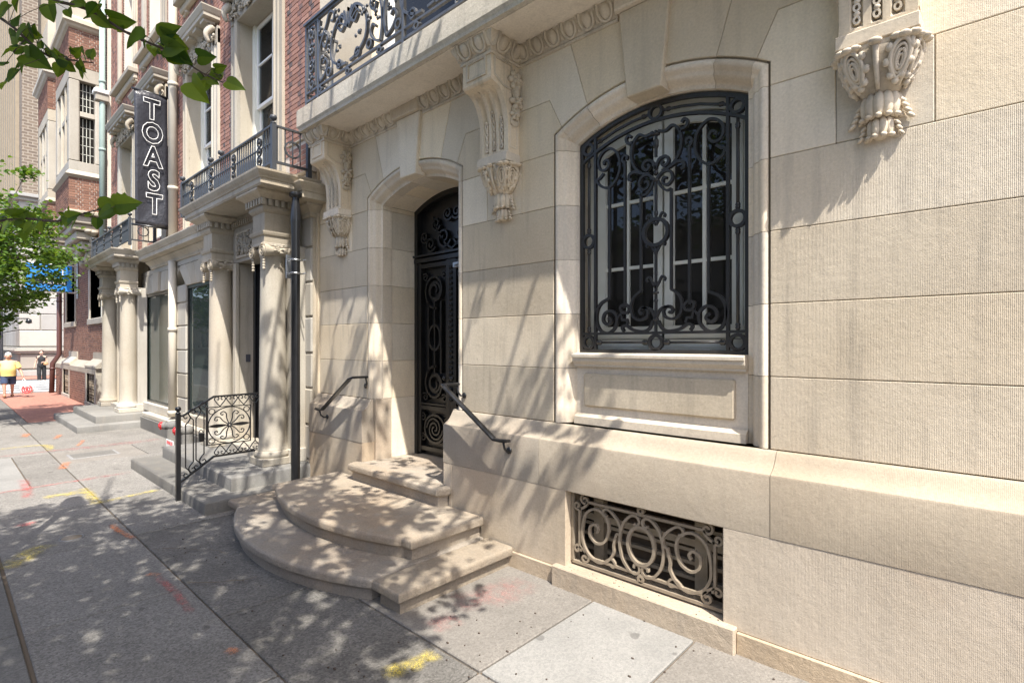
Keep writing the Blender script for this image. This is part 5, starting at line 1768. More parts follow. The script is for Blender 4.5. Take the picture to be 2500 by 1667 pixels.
# small iron balconies
def iron_balcony(x0, x1, yf, zb, zt, name="iron_balcony"):
    e = empty(name, ((x0+x1)/2, yf, zb)); e.parent = B; e.matrix_parent_inverse = parent_inv(B)
    m_ = lambda u, w, v: (u, yf+w, v)
    rl = MB()
    rl.bar([(x0, zt), (x1, zt)], 0.022, 0.05, m_); rl.bar([(x0, zb), (x1, zb)], 0.03, 0.03, m_); rl.bar([(x0, (zb+zt)/2+0.02), (x1, (zb+zt)/2+0.02)], 0.012, 0.02, m_)
    for xx in (x0, x1):
        ms = lambda u, w, v: (xx+w, u, v)
        rl.bar([(yf, zt), (-0.17, zt)], 0.022, 0.04, ms); rl.bar([(yf, zb), (-0.17, zb)], 0.03, 0.03, ms)
        for k_ in range(5):
            yy = yf + (-0.17-yf)*(k_+0.5)/5
            rl.bar([(yy, zb), (yy, zt)], 0.012, 0.012, ms)
        rl.bar([((yf-0.17)/2+a, (zb+zt)/2-0.02+b) for a, b in arc(0, 0, 0.10, 0, 360, 16)], 0.02, 0.02, ms, closed=True)
    rl.build("rails", 'bluegrey', e)
    bl = MB()
    n_ = int((x1-x0)/0.074)
    for k_ in range(n_):
        xx = x0 + (x1-x0)*(k_+0.5)/n_
        if (k_ % 12) in (5, 6, 7): continue
        P = [(xx, zb), (xx, zb+0.16*(zt-zb)/0.46), (xx, zb+0.24*(zt-zb)/0.46), (xx, zt-0.10), (xx, zt)]
        bl.bar(P, [0.044, 0.044, 0.030, 0.014, 0.026], 0.012, m_)
    tag(bl.build("balusters", 'bluegrey', e), kind="stuff")
    for k_ in range(n_):
        if (k_ % 12) == 6:
            pan = MB()
            xx = x0 + (x1-x0)*(k_+0.5)/n_
            for z in (zb+0.10, zb+0.22, zb+0.34):
                pan.bar(spiral(xx, z, 0.075, 0.012, 20*k_, 1.5, 18), 0.018, 0.02, m_)
                pan.ell(m_(xx, -0.01, z), (0.03, 0.016, 0.03), 6, 4)
            pan.build("scroll_panel", 'iron', e)
    for (xx, yy, big) in ((x1, yf, True), (x0, yf, True), (x1, -0.20, True), (x0+(x1-x0)*0.38, yf, False), (x0+(x1-x0)*0.50, yf, False)):
        pp = MB()
        if big: pp.box(xx-0.028, xx+0.028, yy-0.028, yy+0.028, zb-0.12, zt+0.02)
        pp.lathe([(0.016, 0.0), (0.034, 0.012), (0.034, 0.022), (0.014, 0.03), (0.014, 0.045), (0.036, 0.06), (0.044, 0.085), (0.036, 0.11), (0.0, 0.122)], (xx, yy, zt+0.012), 12)
        pp.build("finial_post", 'bluegrey', e)
    return e
iron_balcony(-10.25, -6.66, -0.66, 4.17, 4.62)
iron_balcony(-17.9, -13.9, -0.66, 4.17, 4.62)

# pipes
def pipe(name, pts, r_, m, label, cat="downpipe", collars=()):
    e = empty(name, pts[0], label, cat)
    MB().tube(pts, r_, 14).build("pipe", m, e)
    for (x, y, z) in collars:
        MB().lathe([(r_, -0.04), (r_+0.014, -0.036), (r_+0.014, 0.036), (r_, 0.04)], (x, y, z), 16).build("collar", m, e)
    return e
pp = pipe("downpipe", [(-12.93, -0.10, 12.5), (-12.93, -0.10, 4.0)], 0.085, 'creampipe', "cream downpipe on the brick wall right of the black banner", collars=[(-12.93, -0.10, z) for z in (5.2, 7.4, 9.6)])
pp = pipe("downpipe", [(-12.50, -0.22, 3.60), (-12.50, -0.22, 0.42)], 0.075, 'creampipe', "cream downpipe between the two shop windows", collars=[(-12.50, -0.22, z) for z in (0.5, 2.2)])
pp = pipe("downpipe", [(-19.42, -0.20, 12.6), (-19.42, -0.20, 4.05)], 0.075, 'copper', "pale green copper downpipe at the edge of the brick house", collars=[(-19.42, -0.20, z) for z in (5.6, 7.6, 9.6)])
MB().box(-19.58, -19.26, -0.42, -0.05, 9.2, 9.32, c=0.02).build("hopper", 'whitepaint', pp)
MB().box(-19.54, -19.30, -0.38, -0.05, 9.0, 9.2, c=0.02).build("hopper_neck", 'trim_stone', pp)
# black pole with flared top and clamp plate
pe = empty("black_pole", (-6.62, -0.395, 0.15), "tall black painted iron pole with flared top at the portico edge", "pole")
MB().lathe([(0.054, 0.14), (0.054, 3.35), (0.062, 3.45), (0.064, 3.55), (0.052, 3.68), (0.044, 3.74), (0.044, 3.76), (0.075, 3.775), (0.082, 3.80), (0.078, 3.825), (0.05, 3.84)], (-6.62, -0.395, 0), 20).build("shaft", 'black', pe, smooth_angle=50)
for z in (2.80, 2.97):
    MB().lathe([(0.055, z-0.012), (0.060, z-0.012), (0.060, z+0.012), (0.055, z+0.012)], (-6.62, -0.395, 0), 20).build("clamp", 'steel', pe)
    MB().tube([(-6.70, -0.47, z), (-6.52, -0.47, z)], 0.008, 6).build("bolt", 'steel', pe)
    MB().tube([(-6.72, -0.32, z), (-6.50, -0.32, z)], 0.008, 6).build("bolt", 'steel', pe)
MB().box(-6.72, -6.70, -0.48, -0.38, 2.74, 3.04, c=0.003).build("plate", 'steel', pe)

# banner
bn = empty("banner", (-13.2, -0.42, 7.2), "tall black vertical banner with outlined letters TOAST hanging from the facade", "banner")
BX = -13.15
V, F = [], []
nu, nv = 10, 30
for i in range(nv+1):
    t = i/nv
    for j in range(nu+1):
        s = j/nu
        y = -0.745 + (0.60 + 0.02*t)*s + 0.03*t*(1-s)
        V.append((BX + 0.018*sin(3*s+5*t)+0.01*sin(11*t+4*s), y, 7.16 - 2.78*t))
for i in range(nv):
    for j in range(nu):
        F.append((i*(nu+1)+j, i*(nu+1)+j+1, (i+1)*(nu+1)+j+1, (i+1)*(nu+1)+j))
Vb = [(x-0.006, y, z) for x, y, z in V]
o_ = len(V)
nn = nu+1
rim_ = [tuple(range(0, nn))]
side_f = []
for j in range(nu): side_f += [(j, j+1, o_+j+1, o_+j), (nv*nn+j, o_+nv*nn+j, o_+nv*nn+j+1, nv*nn+j+1)]
for i in range(nv): side_f += [(i*nn, o_+i*nn, o_+(i+1)*nn, (i+1)*nn), (i*nn+nu, (i+1)*nn+nu, o_+(i+1)*nn+nu, o_+i*nn+nu)]
M['banner'] = plain_mat('banner_vinyl', (0.028, 0.028, 0.034), 0.34, spec=0.55, var=0.25, bscale=9, bstr=0.5, bdist=0.03)
MB().add(V + Vb, F + [tuple(i+o_ for i in f[::-1]) for f in F] + side_f, True).build("cloth", 'banner', bn)
for z in (7.17, 4.37):
    MB().tube([(BX, -0.78, z), (BX, 0.02, z)], 0.022, 8).build("arm", 'black', bn)
for k_, ch in enumerate("TOAST"):
    text_obj("letter", ch, 0.56, (BX+0.032, -0.435+0.012*k_, 6.80-0.495*k_), (pi/2, 0, pi/2), 'whitepaint', bn, outline=0.0085, sx=0.82, sy=1.02, offset=0.020)

# gate railing on the near portico steps
gt = empty("step_railing", (-7.36, -1.51, 0), "black wrought iron railing panel with scrolls and hearts beside the portico steps", "railing")
gx = lambda u, w, v: (-7.36+w, u, v)
pm = MB(); pm.box(-7.385, -7.335, -1.535, -1.485, 0.0, 1.05, c=0.003)
pm.lathe([(0.022, 1.05), (0.034, 1.058), (0.02, 1.07), (0.014, 1.08), (0.030, 1.095), (0.034, 1.115), (0.026, 1.135), (0.0, 1.142)], (-7.36, -1.51, 0), 14)
pm.build("post", 'black', gt)
rr_ = MB()
rr_.bar([(-1.49, 1.025), (-1.455, 1.025), (-1.40, 1.06), (-1.112, 1.235), (-0.34, 1.245)], 0.020, 0.034, gx)
rr_.bar([(-1.49, 0.215), (-1.112, 0.475), (-0.34, 0.483)], 0.022, 0.026, gx)
rr_.build("rail", 'black', gt)
def gscroll(mb, pts, t=0.012): mb.bar(smooth_path(pts, 5), t, 0.012, gx)
pk = MB()
top_l = lambda u: 1.06 + (u+1.40)*0.608 if u < -1.112 else 1.235 + (u+1.112)*0.013
bot_l = lambda u: 0.215 + (u+1.49)*0.688 if u < -1.112 else 0.475 + (u+1.112)*0.010
for u in (-1.43, -1.345, -1.315, -1.225):
    zt, zb2 = top_l(u)-0.13, bot_l(u)+0.13
    pk.bar([(u, zb2), (u, zt)], 0.012, 0.012, gx)
    s = 1 if u in (-1.43, -1.315) else -1
    gscroll(pk, [(u, zt), (u+s*0.035, zt+0.04), (u+s*0.05, zt+0.09), (u+s*0.02, zt+0.135), (u-s*0.02, zt+0.11), (u-s*0.005, zt+0.075), (u+s*0.02, zt+0.09)])
    gscroll(pk, [(u, zb2), (u+s*0.035, zb2-0.04), (u+s*0.05, zb2-0.09), (u+s*0.02, zb2-0.125), (u-s*0.02, zb2-0.10), (u-s*0.005, zb2-0.07), (u+s*0.02, zb2-0.085)])
pk.build("picket_scrolls", 'black', gt)
hp = MB()
c0, z0 = -0.925, 0.858
hp.bar([(-1.185, 0.625), (-0.665, 0.62), (-0.665, 1.095), (-1.185, 1.10)], 0.012, 0.012, gx, closed=True)
hp.bar(arc(c0, z0, 0.255, 0, 360, 36, 0.232), 0.012, 0.012, gx, closed=True)
for a, b in ((-1.135, 1.045), (-0.715, 1.045), (-1.135, 0.675), (-0.715, 0.675)):
    hp.bar(arc(a, b, 0.035, 0, 360, 14), 0.009, 0.010, gx, closed=True)
for an in (62, 118, 30, 150, -62, -118, -30, -150):
    s = 1 if an in (62, 30, -118, -150) else -1
    P = [(0.01, 0), (0.09, s*0.012), (0.15, s*0.036), (0.19, s*0.02), (0.185, -s*0.018), (0.158, -s*0.014), (0.162, s*0.006)]
    hp.bar(smooth_path([(c0+rot2(p, radians(an))[0]*1.05, z0+rot2(p, radians(an))[1]) for p in P], 5), 0.011, 0.012, gx)
for s in (-1, 1):
    hp.bar([(c0+s*0.03, z0), (c0+s*0.09, z0), (c0+s*0.15, z0), (c0+s*0.21, z0), (c0+s*0.25, z0)], [0.010, 0.036, 0.046, 0.030, 0.008], 0.012, gx)
for k_ in range(9):
    a = 2*pi*k_/9
    hp.ell(gx(c0+0.022*cos(a), 0.008, z0+0.022*sin(a)), (0.016, 0.012, 0.012), 6, 4)
hp.build("rosette_panel", 'black', gt)
ht = MB(); ht2 = MB()
for k_ in range(5):
    u = -1.04+0.145*k_
    for s in (-1, 1):
        gscroll(ht, [(u, 1.105), (u+s*0.045, 1.16), (u+s*0.066, 1.20), (u+s*0.045, 1.228), (u+s*0.014, 1.215), (u+s*0.018, 1.19), (u+s*0.034, 1.195)], 0.010)
        gscroll(ht2, [(u, 0.615), (u+s*0.045, 0.56), (u+s*0.066, 0.52), (u+s*0.045, 0.494), (u+s*0.014, 0.507), (u+s*0.018, 0.53), (u+s*0.034, 0.525)], 0.010)
ht.build("heart_scrolls", 'black', gt); ht2.build("heart_scrolls", 'black', gt)
vb2 = MB(); vb2.bar([(-0.605, 0.60), (-0.605, 1.12)], 0.012, 0.012, gx); vb2.bar([(-1.2, 0.62), (-1.2, 1.11)], 0.012, 0.012, gx); vb2.build("upright", 'black', gt)
lk = MB(); lk.box(-7.385, -7.335, -1.285, -1.235, 0.68, 0.79, c=0.01); lk.bar(arc(-1.26, 0.79, 0.022, 0, 180, 10, 0.04), 0.008, 0.008, gx)
tag(lk.build("lock_box", 'black'), "small black key lock box hanging on the step railing", "lock box")

M['redcap'] = plain_mat('red_plastic', (0.62, 0.02, 0.025), 0.35, var=0.1)
# fire department connection: two grey pipes with red caps, and sign
for i, (x, y, lab) in enumerate(((-11.05, -0.60, "grey standpipe with red cap nearer the far window"), (-10.20, -0.60, "grey standpipe with red cap just behind the railing"))):
    e = empty("standpipe", (x, y, 0), lab, "standpipe", "pair of sprinkler standpipes")
    MB().lathe([(0.10, -0.02), (0.10, 0.03), (0.085, 0.05), (0.085, 0.36), (0.07, 0.42), (0.0, 0.44)], (x, y, 0), 16).build("riser", 'grey_step', e, smooth_angle=50)
    bd = MB()
    d_ = Vector((-0.55, -0.80, 0.0)).normalized()
    P0 = Vector((x, y, 0.43))
    bd.ell((x, y, 0.43), (0.10, 0.10, 0.09), 14, 8)
    bd.tube([P0, P0+d_*0.16], 0.062, 14); bd.tube([P0+d_*0.10, P0+d_*0.13], 0.076, 14)
    bd.build("coupling", 'grey_step', e, smooth_angle=50)
    cp = MB(); cp.tube([P0+d_*0.16, P0+d_*0.185, P0+d_*0.215], [0.066, 0.066, 0.05], 12)
    for q in range(6):
        a = 2*pi*q/6
        sdv = d_.cross(Vector((0, 0, 1)))
        cp.ell(P0+d_*0.185+sdv*0.062*cos(a)+Vector((0, 0, 1))*0.062*sin(a), (0.016, 0.016, 0.016), 6, 4)
    cp.build("red_cap", 'redcap', e)


sg2 = empty("sprinkler_sign", (-10.72, -0.72, 0.12), "small white sign with red lettering SPRINK below the standpipes", "sign")
MB().box(-10.92, -10.50, -0.735, -0.725, 0.02, 0.22, c=0.002).build("plate", 'whitepaint', sg2)
text_obj("lettering", "SPRINKLER", 0.085, (-10.71, -0.7365, 0.165), (pi/2, 0, 0), 'redcap', sg2, sx=0.80)
# ================================================================== corner brick house with bay windows
G3 = empty("bay_window_house", (-23.4, 1.0, 0), "corner red brick house with stone bay windows on carved brackets", "house")
WY, BY = -0.10, -0.33
gx0, gx1 = -27.25, -19.56
def b3(name, m, x0, x1, y0, y1, z0, z1, c=0.0, parent=None):
    return MB().box(x0, x1, y0, y1, z0, z1, c=c).build(name, m, parent or G3, recalc=False)
win1 = [(-21.85, -19.95, 2.72, 4.85), (-26.5, -24.6, 2.72, 4.85)]
bas = [(-20.95, -19.75, 0.12, 1.18), (-25.5, -24.3, 0.12, 1.18)]
cw = MB(); strips(cw, gx0, gx1, 1.36, 13.5, win1, WY+0.006, 0.6); strips(cw, gx0, gx1, 0.0, 1.0, bas, BY+0.006, 0.4)
cw.box(gx0, gx1, 0.6, 9.0, 0.0, 13.5)
cw.build("brick_backing", 'mortar_brick', G3, recalc=False)
brick_field(G3, 'brick_bright', 'brick_bright', gx0, gx1, 0.0, 1.0, lambda u, d, v: (u, BY+d, v), [(a-0.2, b+0.2, c_, d_) for a, b, c_, d_ in bas], budget=110, near=(-20, -0.3, 0.5), course=0.075)
brick_field(G3, 'brick_bright', 'brick_bright', gx0, gx1, 1.36, 12.0, lambda u, d, v: (u, WY+d, v), [(a-0.2, b+0.2, c_-0.12, d_+0.3) for a, b, c_, d_ in win1], budget=0, course=0.075)
wt = MB(); wt.sweep([(gx0, 0.0), (gx1, 0.0)], [(0.05, 1.36), (-WY+0.02, 1.36), (-BY+0.01, 1.16), (-BY+0.01, 1.0), (0.05, 1.0)])
wt.build("water_table", 'trim_stone', G3)
for a, b, c_, d_ in bas:
    w = b3("basement_window", 'darkroom', a, b, 0.02, 0.04, c_, d_)
    for s, e in ((a-0.22, a), (b, b+0.22)): b3("jamb", 'trim_stone', s, e, BY-0.012, 0.05, 0.0, 1.0, 0.006, w)
    LP = [(BY-0.018, 1.18), (BY-0.018, 1.24), (WY-0.035, 1.44), (WY-0.035, 1.64), (0.05, 1.64), (0.05, 1.18)]
    V = [(x_, y_, z_) for x_ in (a-0.26, b+0.26) for y_, z_ in LP]
    MB().add(V, [(q, q+1, q+7, q+6) for q in range(5)] + [(5, 0, 6, 11), tuple(range(6)), tuple(range(6, 12))]).build("lintel", 'trim_stone', w)
    b3("sill", 'trim_stone', a-0.22, b+0.22, BY-0.03, 0.05, -0.02, 0.12, 0.01, w)
    gl = MB()
    for i in range(6):
        xx = a + (b-a)*(i+0.5)/6
        gl.tube([(xx, BY+0.05, c_), (xx, BY+0.05, d_)], 0.014, 6)
    for z in (0.3, 0.55, 0.8, 1.05): gl.tube([(a, BY+0.05, z), (b, BY+0.05, z)], 0.012, 6)
    for i in range(6):
        for z in (0.2, 0.42, 0.67, 0.92):
            xx = a + (b-a)*(i+0.5)/6
            gl.bar(arc(xx+0.09, z, 0.06, 0, 360, 10), 0.014, 0.012, lambda u, q, v: (u, BY+0.05+q, v), closed=True)
    gl.build("iron_bars", 'iron_dusty', w)
for a, b, c_, d_ in win1:
    w = b3("window", 'glass_blue', a, b, 0.22, 0.24, c_, d_)
    for s, e in ((a-0.2, a), (b, b+0.2)): b3("jamb", 'trim_stone', s, e, WY-0.03, 0.3, c_-0.12, d_+0.02, 0.01, w)
    b3("lintel", 'trim_stone', a-0.2, b+0.2, WY-0.035, 0.3, d_+0.021, d_+0.32, 0.01, w)
    b3("sill", 'trim_stone', a-0.24, b+0.24, WY-0.06, 0.3, c_-0.20, c_, 0.02, w)
    for k_ in range(1, 4):
        xx = a + (b-a)*k_/4
        b3("mullion", 'woodpaint', xx-0.035, xx+0.035, 0.10, 0.22, c_, d_, 0.01, w)
    b3("transom", 'woodpaint', a, b, 0.11, 0.22, c_+1.35, c_+1.42, 0.01, w)
for (xc, n_) in ((-21.72, 0), (-26.15, 1)):
    bay = empty("bay_window", (xc, -0.8, 4.3)); bay.parent = G3; bay.matrix_parent_inverse = parent_inv(G3)
    x0, x1, yf = xc-1.28, xc+1.28, -0.83
    def q3(name, m, *a, c=0.01): return MB().box(*a, c=c).build(name, m, bay, recalc=False)
    # stone mullioned storey
    for z0, z1, nm in ((7.05, 7.40, "sill_course"), (9.85, 10.25, "head_course")):
        q3(nm, 'trim_stone', x0, x1, yf, 0.0, z0, z1)
    q3("core", 'darkroom', x0+0.30, x1-0.30, yf+0.28, 0.0, 7.3, 10.0, c=0)
    for (xa, xb, ya, yb) in ((x1-0.34, x1, yf, yf+0.26), (x0, x0+0.34, yf, yf+0.26), (x1-0.30, x1, -0.20, 0.0), (x0, x0+0.3, -0.2, 0.0), (xc-0.45, xc-0.30, yf+0.02, yf+0.25), (xc+0.30, xc+0.45, yf+0.02, yf+0.25)):
        q3("mullion", 'trim_stone', xa, xb, ya, yb, 7.401, 9.849, c=0.03)
    for s in (-1, 1):
        xs = x1 if s > 0 else x0
        q3("transom", 'trim_stone', xs-s*0.05-0.10, xs-s*0.05+0.02, yf+0.26, -0.20, 8.78, 8.93)
        for z0, z1, rows in ((7.42, 8.77, 4), (8.94, 9.84, 3)):
            pane = q3("pane", 'glass_dark', xs-s*0.21, xs-s*0.20, yf+0.27, -0.21, z0, z1, c=0)
            ld = MB()
            for k_ in range(1, 4):
                yy = yf+0.27 + (0.35)*k_/4
                ld.box(xs-s*0.195-0.004, xs-s*0.195+0.004, yy-0.006, yy+0.006, z0, z1)
            for k_ in range(1, rows+1):
                zz = z0 + (z1-z0)*k_/(rows+1)
                ld.box(xs-s*0.195-0.004, xs-s*0.195+0.004, yf+0.27, -0.21, zz-0.006, zz+0.006)
            ld.build("leading", 'woodpaint', bay, recalc=False)
    q3("transom", 'trim_stone', x0+0.34, x1-0.34, yf+0.04, yf+0.14, 8.78, 8.93)
    # sloping weathering under the window and brick aprons
    sl_ = MB(); sl_.sweep([(x0, 0.0), (x0, yf), (x1, yf), (x1, 0.0)], [(0.0, 7.12), (0.07, 7.02), (0.09, 6.98), (0.0, 6.90)]); sl_.build("weathering", 'trim_stone', bay)
    for z0, z1, bud in ((5.93, 6.90, 55), (10.26, 11.36, 55)):
        q3("apron_core", 'mortar_brick', x0+0.008, x1-0.008, yf+0.008, 0.0, z0, z1, c=0)
        for fn, ua, ub in ((lambda u, d, v: (x1-d, u, v), yf, -0.03), (lambda u, d, v: (u, yf+d, v), x0, x1)):
            brick_field(bay, 'brick_bright', 'brick_bright', ua, ub, z0, z1, fn, (), depth=0.007, budget=bud if n_ == 0 and ua == yf else 0, near=(x1, -0.4, z0+0.5), course=0.075)
    cn = MB(); cn.sweep([(x0, 0.0), (x0, yf), (x1, yf), (x1, 0.0)], [(0.0, 11.36), (0.06, 11.40), (0.10, 11.46), (0.16, 11.50), (0.16, 11.62), (0.10, 11.70), (0.0, 11.72)]); cn.build("cornice", 'trim_stone', bay)
    q3("parapet", 'trim_stone', x0, x1, yf, 0.0, 11.72, 13.4)
    # carved bracket below
    for k_, (z0, z1, ins) in enumerate(((5.80, 5.929, -0.07), (5.55, 5.80, 0.03), (5.35, 5.55, 0.10), (5.10, 5.35, 0.20), (4.80, 5.10, 0.34), (4.55, 4.80, 0.50), (4.35, 4.55, 0.66))):
        q3("bracket_course", 'trim_stone', x0+ins*1.2, x1-ins*1.2, yf+ins, 0.0, z0+0.002, z1, c=0.03)
    cr = MB()
    r_ = random.Random(4)
    for k_ in range(26):
        t = r_.random(); z = 4.45+0.95*t
        ins = 0.60-0.5*t
        if k_ % 2: p = (x1-ins*1.2, yf+ins+r_.random()*(0.7-ins), z)
        else: p = (x0+ins*1.2 + r_.random()*(2.5-2.4*ins), yf+ins, z)
        cr.ell(p, (r_.uniform(0.08, 0.2), r_.uniform(0.08, 0.16), r_.uniform(0.06, 0.14)), 8, 6)
    cr.build("carved_bracket", 'trim_stone', bay)
pipe("downpipe", [(-27.33, -0.22, 13.0), (-27.33, -0.22, 1.5), (-27.33, -0.42, 1.15), (-27.33, -0.45, 0.0)], 0.085, 'brownpipe', "brown downpipe at the corner of the far brick house", collars=[(-27.33, -0.43, 0.95), (-27.33, -0.22, 3.6)])
# projecting blue sign on that house
bs = empty("projecting_sign", (-24.0, -0.1, 4.2), "bright blue projecting sign with white lettering, half hidden by leaves", "sign")
M['signblue'] = plain_mat('sign_blue', (0.03, 0.22, 0.62), 0.4, var=0.08)
M['signnavy'] = plain_mat('sign_navy', (0.012, 0.02, 0.05), 0.4, var=0.08)
b3("panel", 'signblue', -24.05, -23.98, -1.50, -0.28, 3.72, 4.62, 0.006, bs)
b3("name_plate", 'signnavy', -23.979, -23.972, -1.30, -0.42, 3.95, 4.17, 0.002, bs)
text_obj("lettering", "ALLAN DOMB", 0.115, (-23.970, -0.455, 4.115), (pi/2, 0, pi/2), 'whitepaint', bs, align='RIGHT')
text_obj("lettering", "REAL ESTATE", 0.100, (-23.970, -0.455, 4.00), (pi/2, 0, pi/2), 'whitepaint', bs, align='RIGHT')
text_obj("lettering", "T", 0.30, (-23.970, -0.44, 4.36), (pi/2, 0, pi/2), 'whitepaint', bs, align='RIGHT')
for z in (3.70, 4.64):
    MB().tube([(-24.02, -1.5, z), (-24.02, -0.06, z)], 0.025, 8).build("arm", 'whitepaint', bs)
b3("wall_plate", 'steel', -24.10, -23.94, -0.14, -0.11, 3.5, 4.8, 0.004, bs)

# ================================================================== white building across the cross street
M['whitestone'] = stone_mat('painted_white_stone', (0.40, 0.392, 0.37), (0.36, 0.35, 0.33), tool=0, grain=0.3, stain_amt=0.05, dark=0.15)
WB = empty("white_corner_building", (-45, 5, 0), "pale white rusticated corner building across the cross street", "building")
wbx = -42.6
MB().box(-75, wbx-0.06, -0.2+0.06, 40, 0, 10.4).build("core", 'whitestone', WB)
for i in range(9):
    z0 = 1.75 + i*0.98
    for j in range(14):
        y0 = -0.2 + j*1.9 - (0.95 if i % 2 else 0)
        a, b = max(y0, -0.2)+0.02, y0+1.9-0.02
        if b - a < 0.1: continue
        MB().box(wbx-0.2, wbx, a, b, z0+0.02, z0+0.96, c=0.03).build("stone_block", 'whitestone', WB, recalc=False)
for i in range(9):
    z0 = 1.75 + i*0.98
    for j in range(6):
        x0 = wbx - 2.2*(j+1)
        MB().box(x0+0.02, x0+2.18, -0.2, 0.0, z0+0.02, z0+0.96, c=0.03).build("stone_block", 'whitestone', WB, recalc=False)
for z0, z1, pr_ in ((0.0, 0.35, 0.10), (1.35, 1.48, 0.12), (1.48, 1.60, 0.22), (1.60, 1.70, 0.12), (10.4, 10.6, 0.2), (10.6, 10.8, 0.4)):
    MB().box(-75, wbx+pr_, -0.2-pr_, 40, z0, z1, c=0.02).build("band_course", 'whitestone', WB, recalc=False)
for j in range(8):
    MB().box(wbx-0.05, wbx+0.02, -0.2+j*2.0+0.05, -0.2+j*2.0+1.95, 0.45, 1.28, c=0.02).build("base_panel", 'whitestone', WB, recalc=False)
# street furniture across the way
for i, (x, y, h) in enumerate(((-40.6, -1.35, 5.5), (-41.2, -1.05, 4.2))):
    e = empty("street_pole", (x, y, 0), ["taller dark street pole on the far corner by the white building", "shorter dark street pole on the far corner by the white building"][i], "pole", "dark poles on the far corner")
    MB().lathe([(0.16, 0), (0.16, 0.5), (0.09, 0.6), (0.075, h)], (x, y, 0), 12).build("shaft", 'black', e)
    if i == 0:
        MB().tube([(x, y, 3.3), (x, y+1.4, 3.35)], 0.03, 6).build("arm", 'black', e)
        MB().lathe([(0.0, 0.0), (0.12, -0.05), (0.14, -0.25), (0.0, -0.3)], (x, y+1.4, 3.35), 10).build("lamp", 'black', e)
    else:
        MB().box(x-0.2, x+0.2, y-0.75, y-0.1, 2.5, 3.1, c=0.01).build("sign_plate", 'bluegrey', e)

# tan brick tower
M['towerbrick'] = None
tm, n_, l_, b_ = mat('tower_brick')
tc = n_.new("ShaderNodeTexBrick")
tc.inputs["Scale"].default_value = 1.0
tc.inputs["Brick Width"].default_value = 0.62
tc.inputs["Row Height"].default_value = 0.26
tc.inputs["Mortar Size"].default_value = 0.035
tc.inputs["Color1"].default_value = (0.12, 0.09, 0.068, 1); tc.inputs["Color2"].default_value = (0.17, 0.13, 0.095, 1); tc.inputs["Mortar"].default_value = (0.27, 0.23, 0.18, 1)
cmb = n_.new("ShaderNodeCombineXYZ"); sep = n_.new("ShaderNodeSeparateXYZ")
l_.new(pos(n_), sep.inputs[0])
l_.new(mth(n_, l_, 'ADD', sep.outputs[0], sep.outputs[1]), cmb.inputs[0]); l_.new(sep.outputs[2], cmb.inputs[1])
l_.new(cmb.outputs[0], tc.inputs["Vector"]); l_.new(tc.outputs[0], b_.inputs["Base Color"]); b_.inputs["Roughness"].default_value = 0.9
M['towerbrick'] = tm
M['towerpale'] = plain_mat('pale_tower_brick', (0.27, 0.225, 0.165), 0.9, var=0.2, nscale=2.5)
TW = empty("tan_tower", (-75, 4, 0), "tall tan brick tower rising behind the white building", "tower")
MB().box(-100, -62, 1.46, 2.52, 0, 60).build("corner_pier", 'towerbrick', TW)
MB().box(-100, -62.6, 2.52, 14, 0, 60).build("side_wall", 'towerpale', TW)
for j in range(14):
    xx = -64.5 - j*2.3
    MB().box(xx-0.5, xx+0.4, 1.20, 1.46, 0, 60).build("front_pier", 'towerpale', TW, recalc=False)
    for k_ in range(15):
        z = 9 + k_*3.2
        MB().box(xx-1.6, xx-0.7, 1.40, 1.455, z, z+1.7).build("window", 'glass_dark', TW, recalc=False)
for k_ in range(15):
    for yy in (4.6, 7.2, 9.8):
        MB().box(-62.62, -62.58, yy, yy+1.1, 9+k_*3.2, 10.7+k_*3.2).build("window", 'glass_dark', TW, recalc=False)

# ================================================================== across the street, unseen behind the camera: low and pale for more fill
OP = empty("opposite_terrace", (-10, -13, 0), "unseen terrace across the street behind the viewer, kept low and pale to raise the sky fill", "building")
MB().box(-70, 34, -24, -13.2, 0, 5.6).build("wall", 'whitestone', OP)
for j in range(34):
    for k_ in range(1):
        xx, z = -66 + j*2.9, 1.6 + k_*3.1
        w = MB().box(xx, xx+1.2, -13.22, -13.16, z, z+2.0).build("window", 'glass_dark', OP, recalc=False)
        MB().box(xx-0.12, xx+1.32, -13.24, -13.10, z-0.2, z).build("sill", 'trim_stone', w, recalc=False)
MB().box(-70, 34, -13.5, -12.8, 5.6, 6.0).build("cornice", 'trim_stone', OP)
ow = tag(MB().box(-70, 34, -13.2, -12.3, -0.3, 0.0).build("opposite_sidewalk", 'concrete_grey'), kind="structure")
# sign post by the kerb (its shadow falls on the sidewalk)
sp = empty("sign_post", (-6.25, -3.22, 0), "parking sign on a steel post at the kerb, casting the boxy shadow", "sign post")
MB().tube([(-6.25, -3.22, 0), (-6.25, -3.22, 3.7)], 0.045, 8).build("post", 'steel', sp)
MB().box(-6.47, -6.03, -3.30, -3.16, 3.30, 3.75, c=0.03).build("sign_box", 'steel', sp)

# ================================================================== people
def skin_mesh(name, joints, edges, m, parent=None, sub=2, root=0):
    me = bpy.data.meshes.new(name)
    me.from_pydata([j[:3] for j in joints], edges, [])
    o = bpy.data.objects.new(name, me); COL.objects.link(o)
    md_ = o.modifiers.new("skin", 'SKIN'); md_.use_smooth_shade = True
    sv = me.skin_vertices[0].data
    for i, j in enumerate(joints):
        rx = j[3]; ry = j[4] if len(j) > 4 else rx
        sv[i].radius = (rx, ry)
        sv[i].use_root = i == root
    sb_ = o.modifiers.new("sub", 'SUBSURF'); sb_.levels = sub; sb_.render_levels = sub
    dg = bpy.context.evaluated_depsgraph_get()
    nm = bpy.data.meshes.new_from_object(o.evaluated_get(dg))
    bpy.data.objects.remove(o)
    nm.materials.clear(); nm.materials.append(M[m] if isinstance(m, str) else m)
    nm.polygons.foreach_set("use_smooth", [True]*len(nm.polygons))
    return link(name, nm, parent)
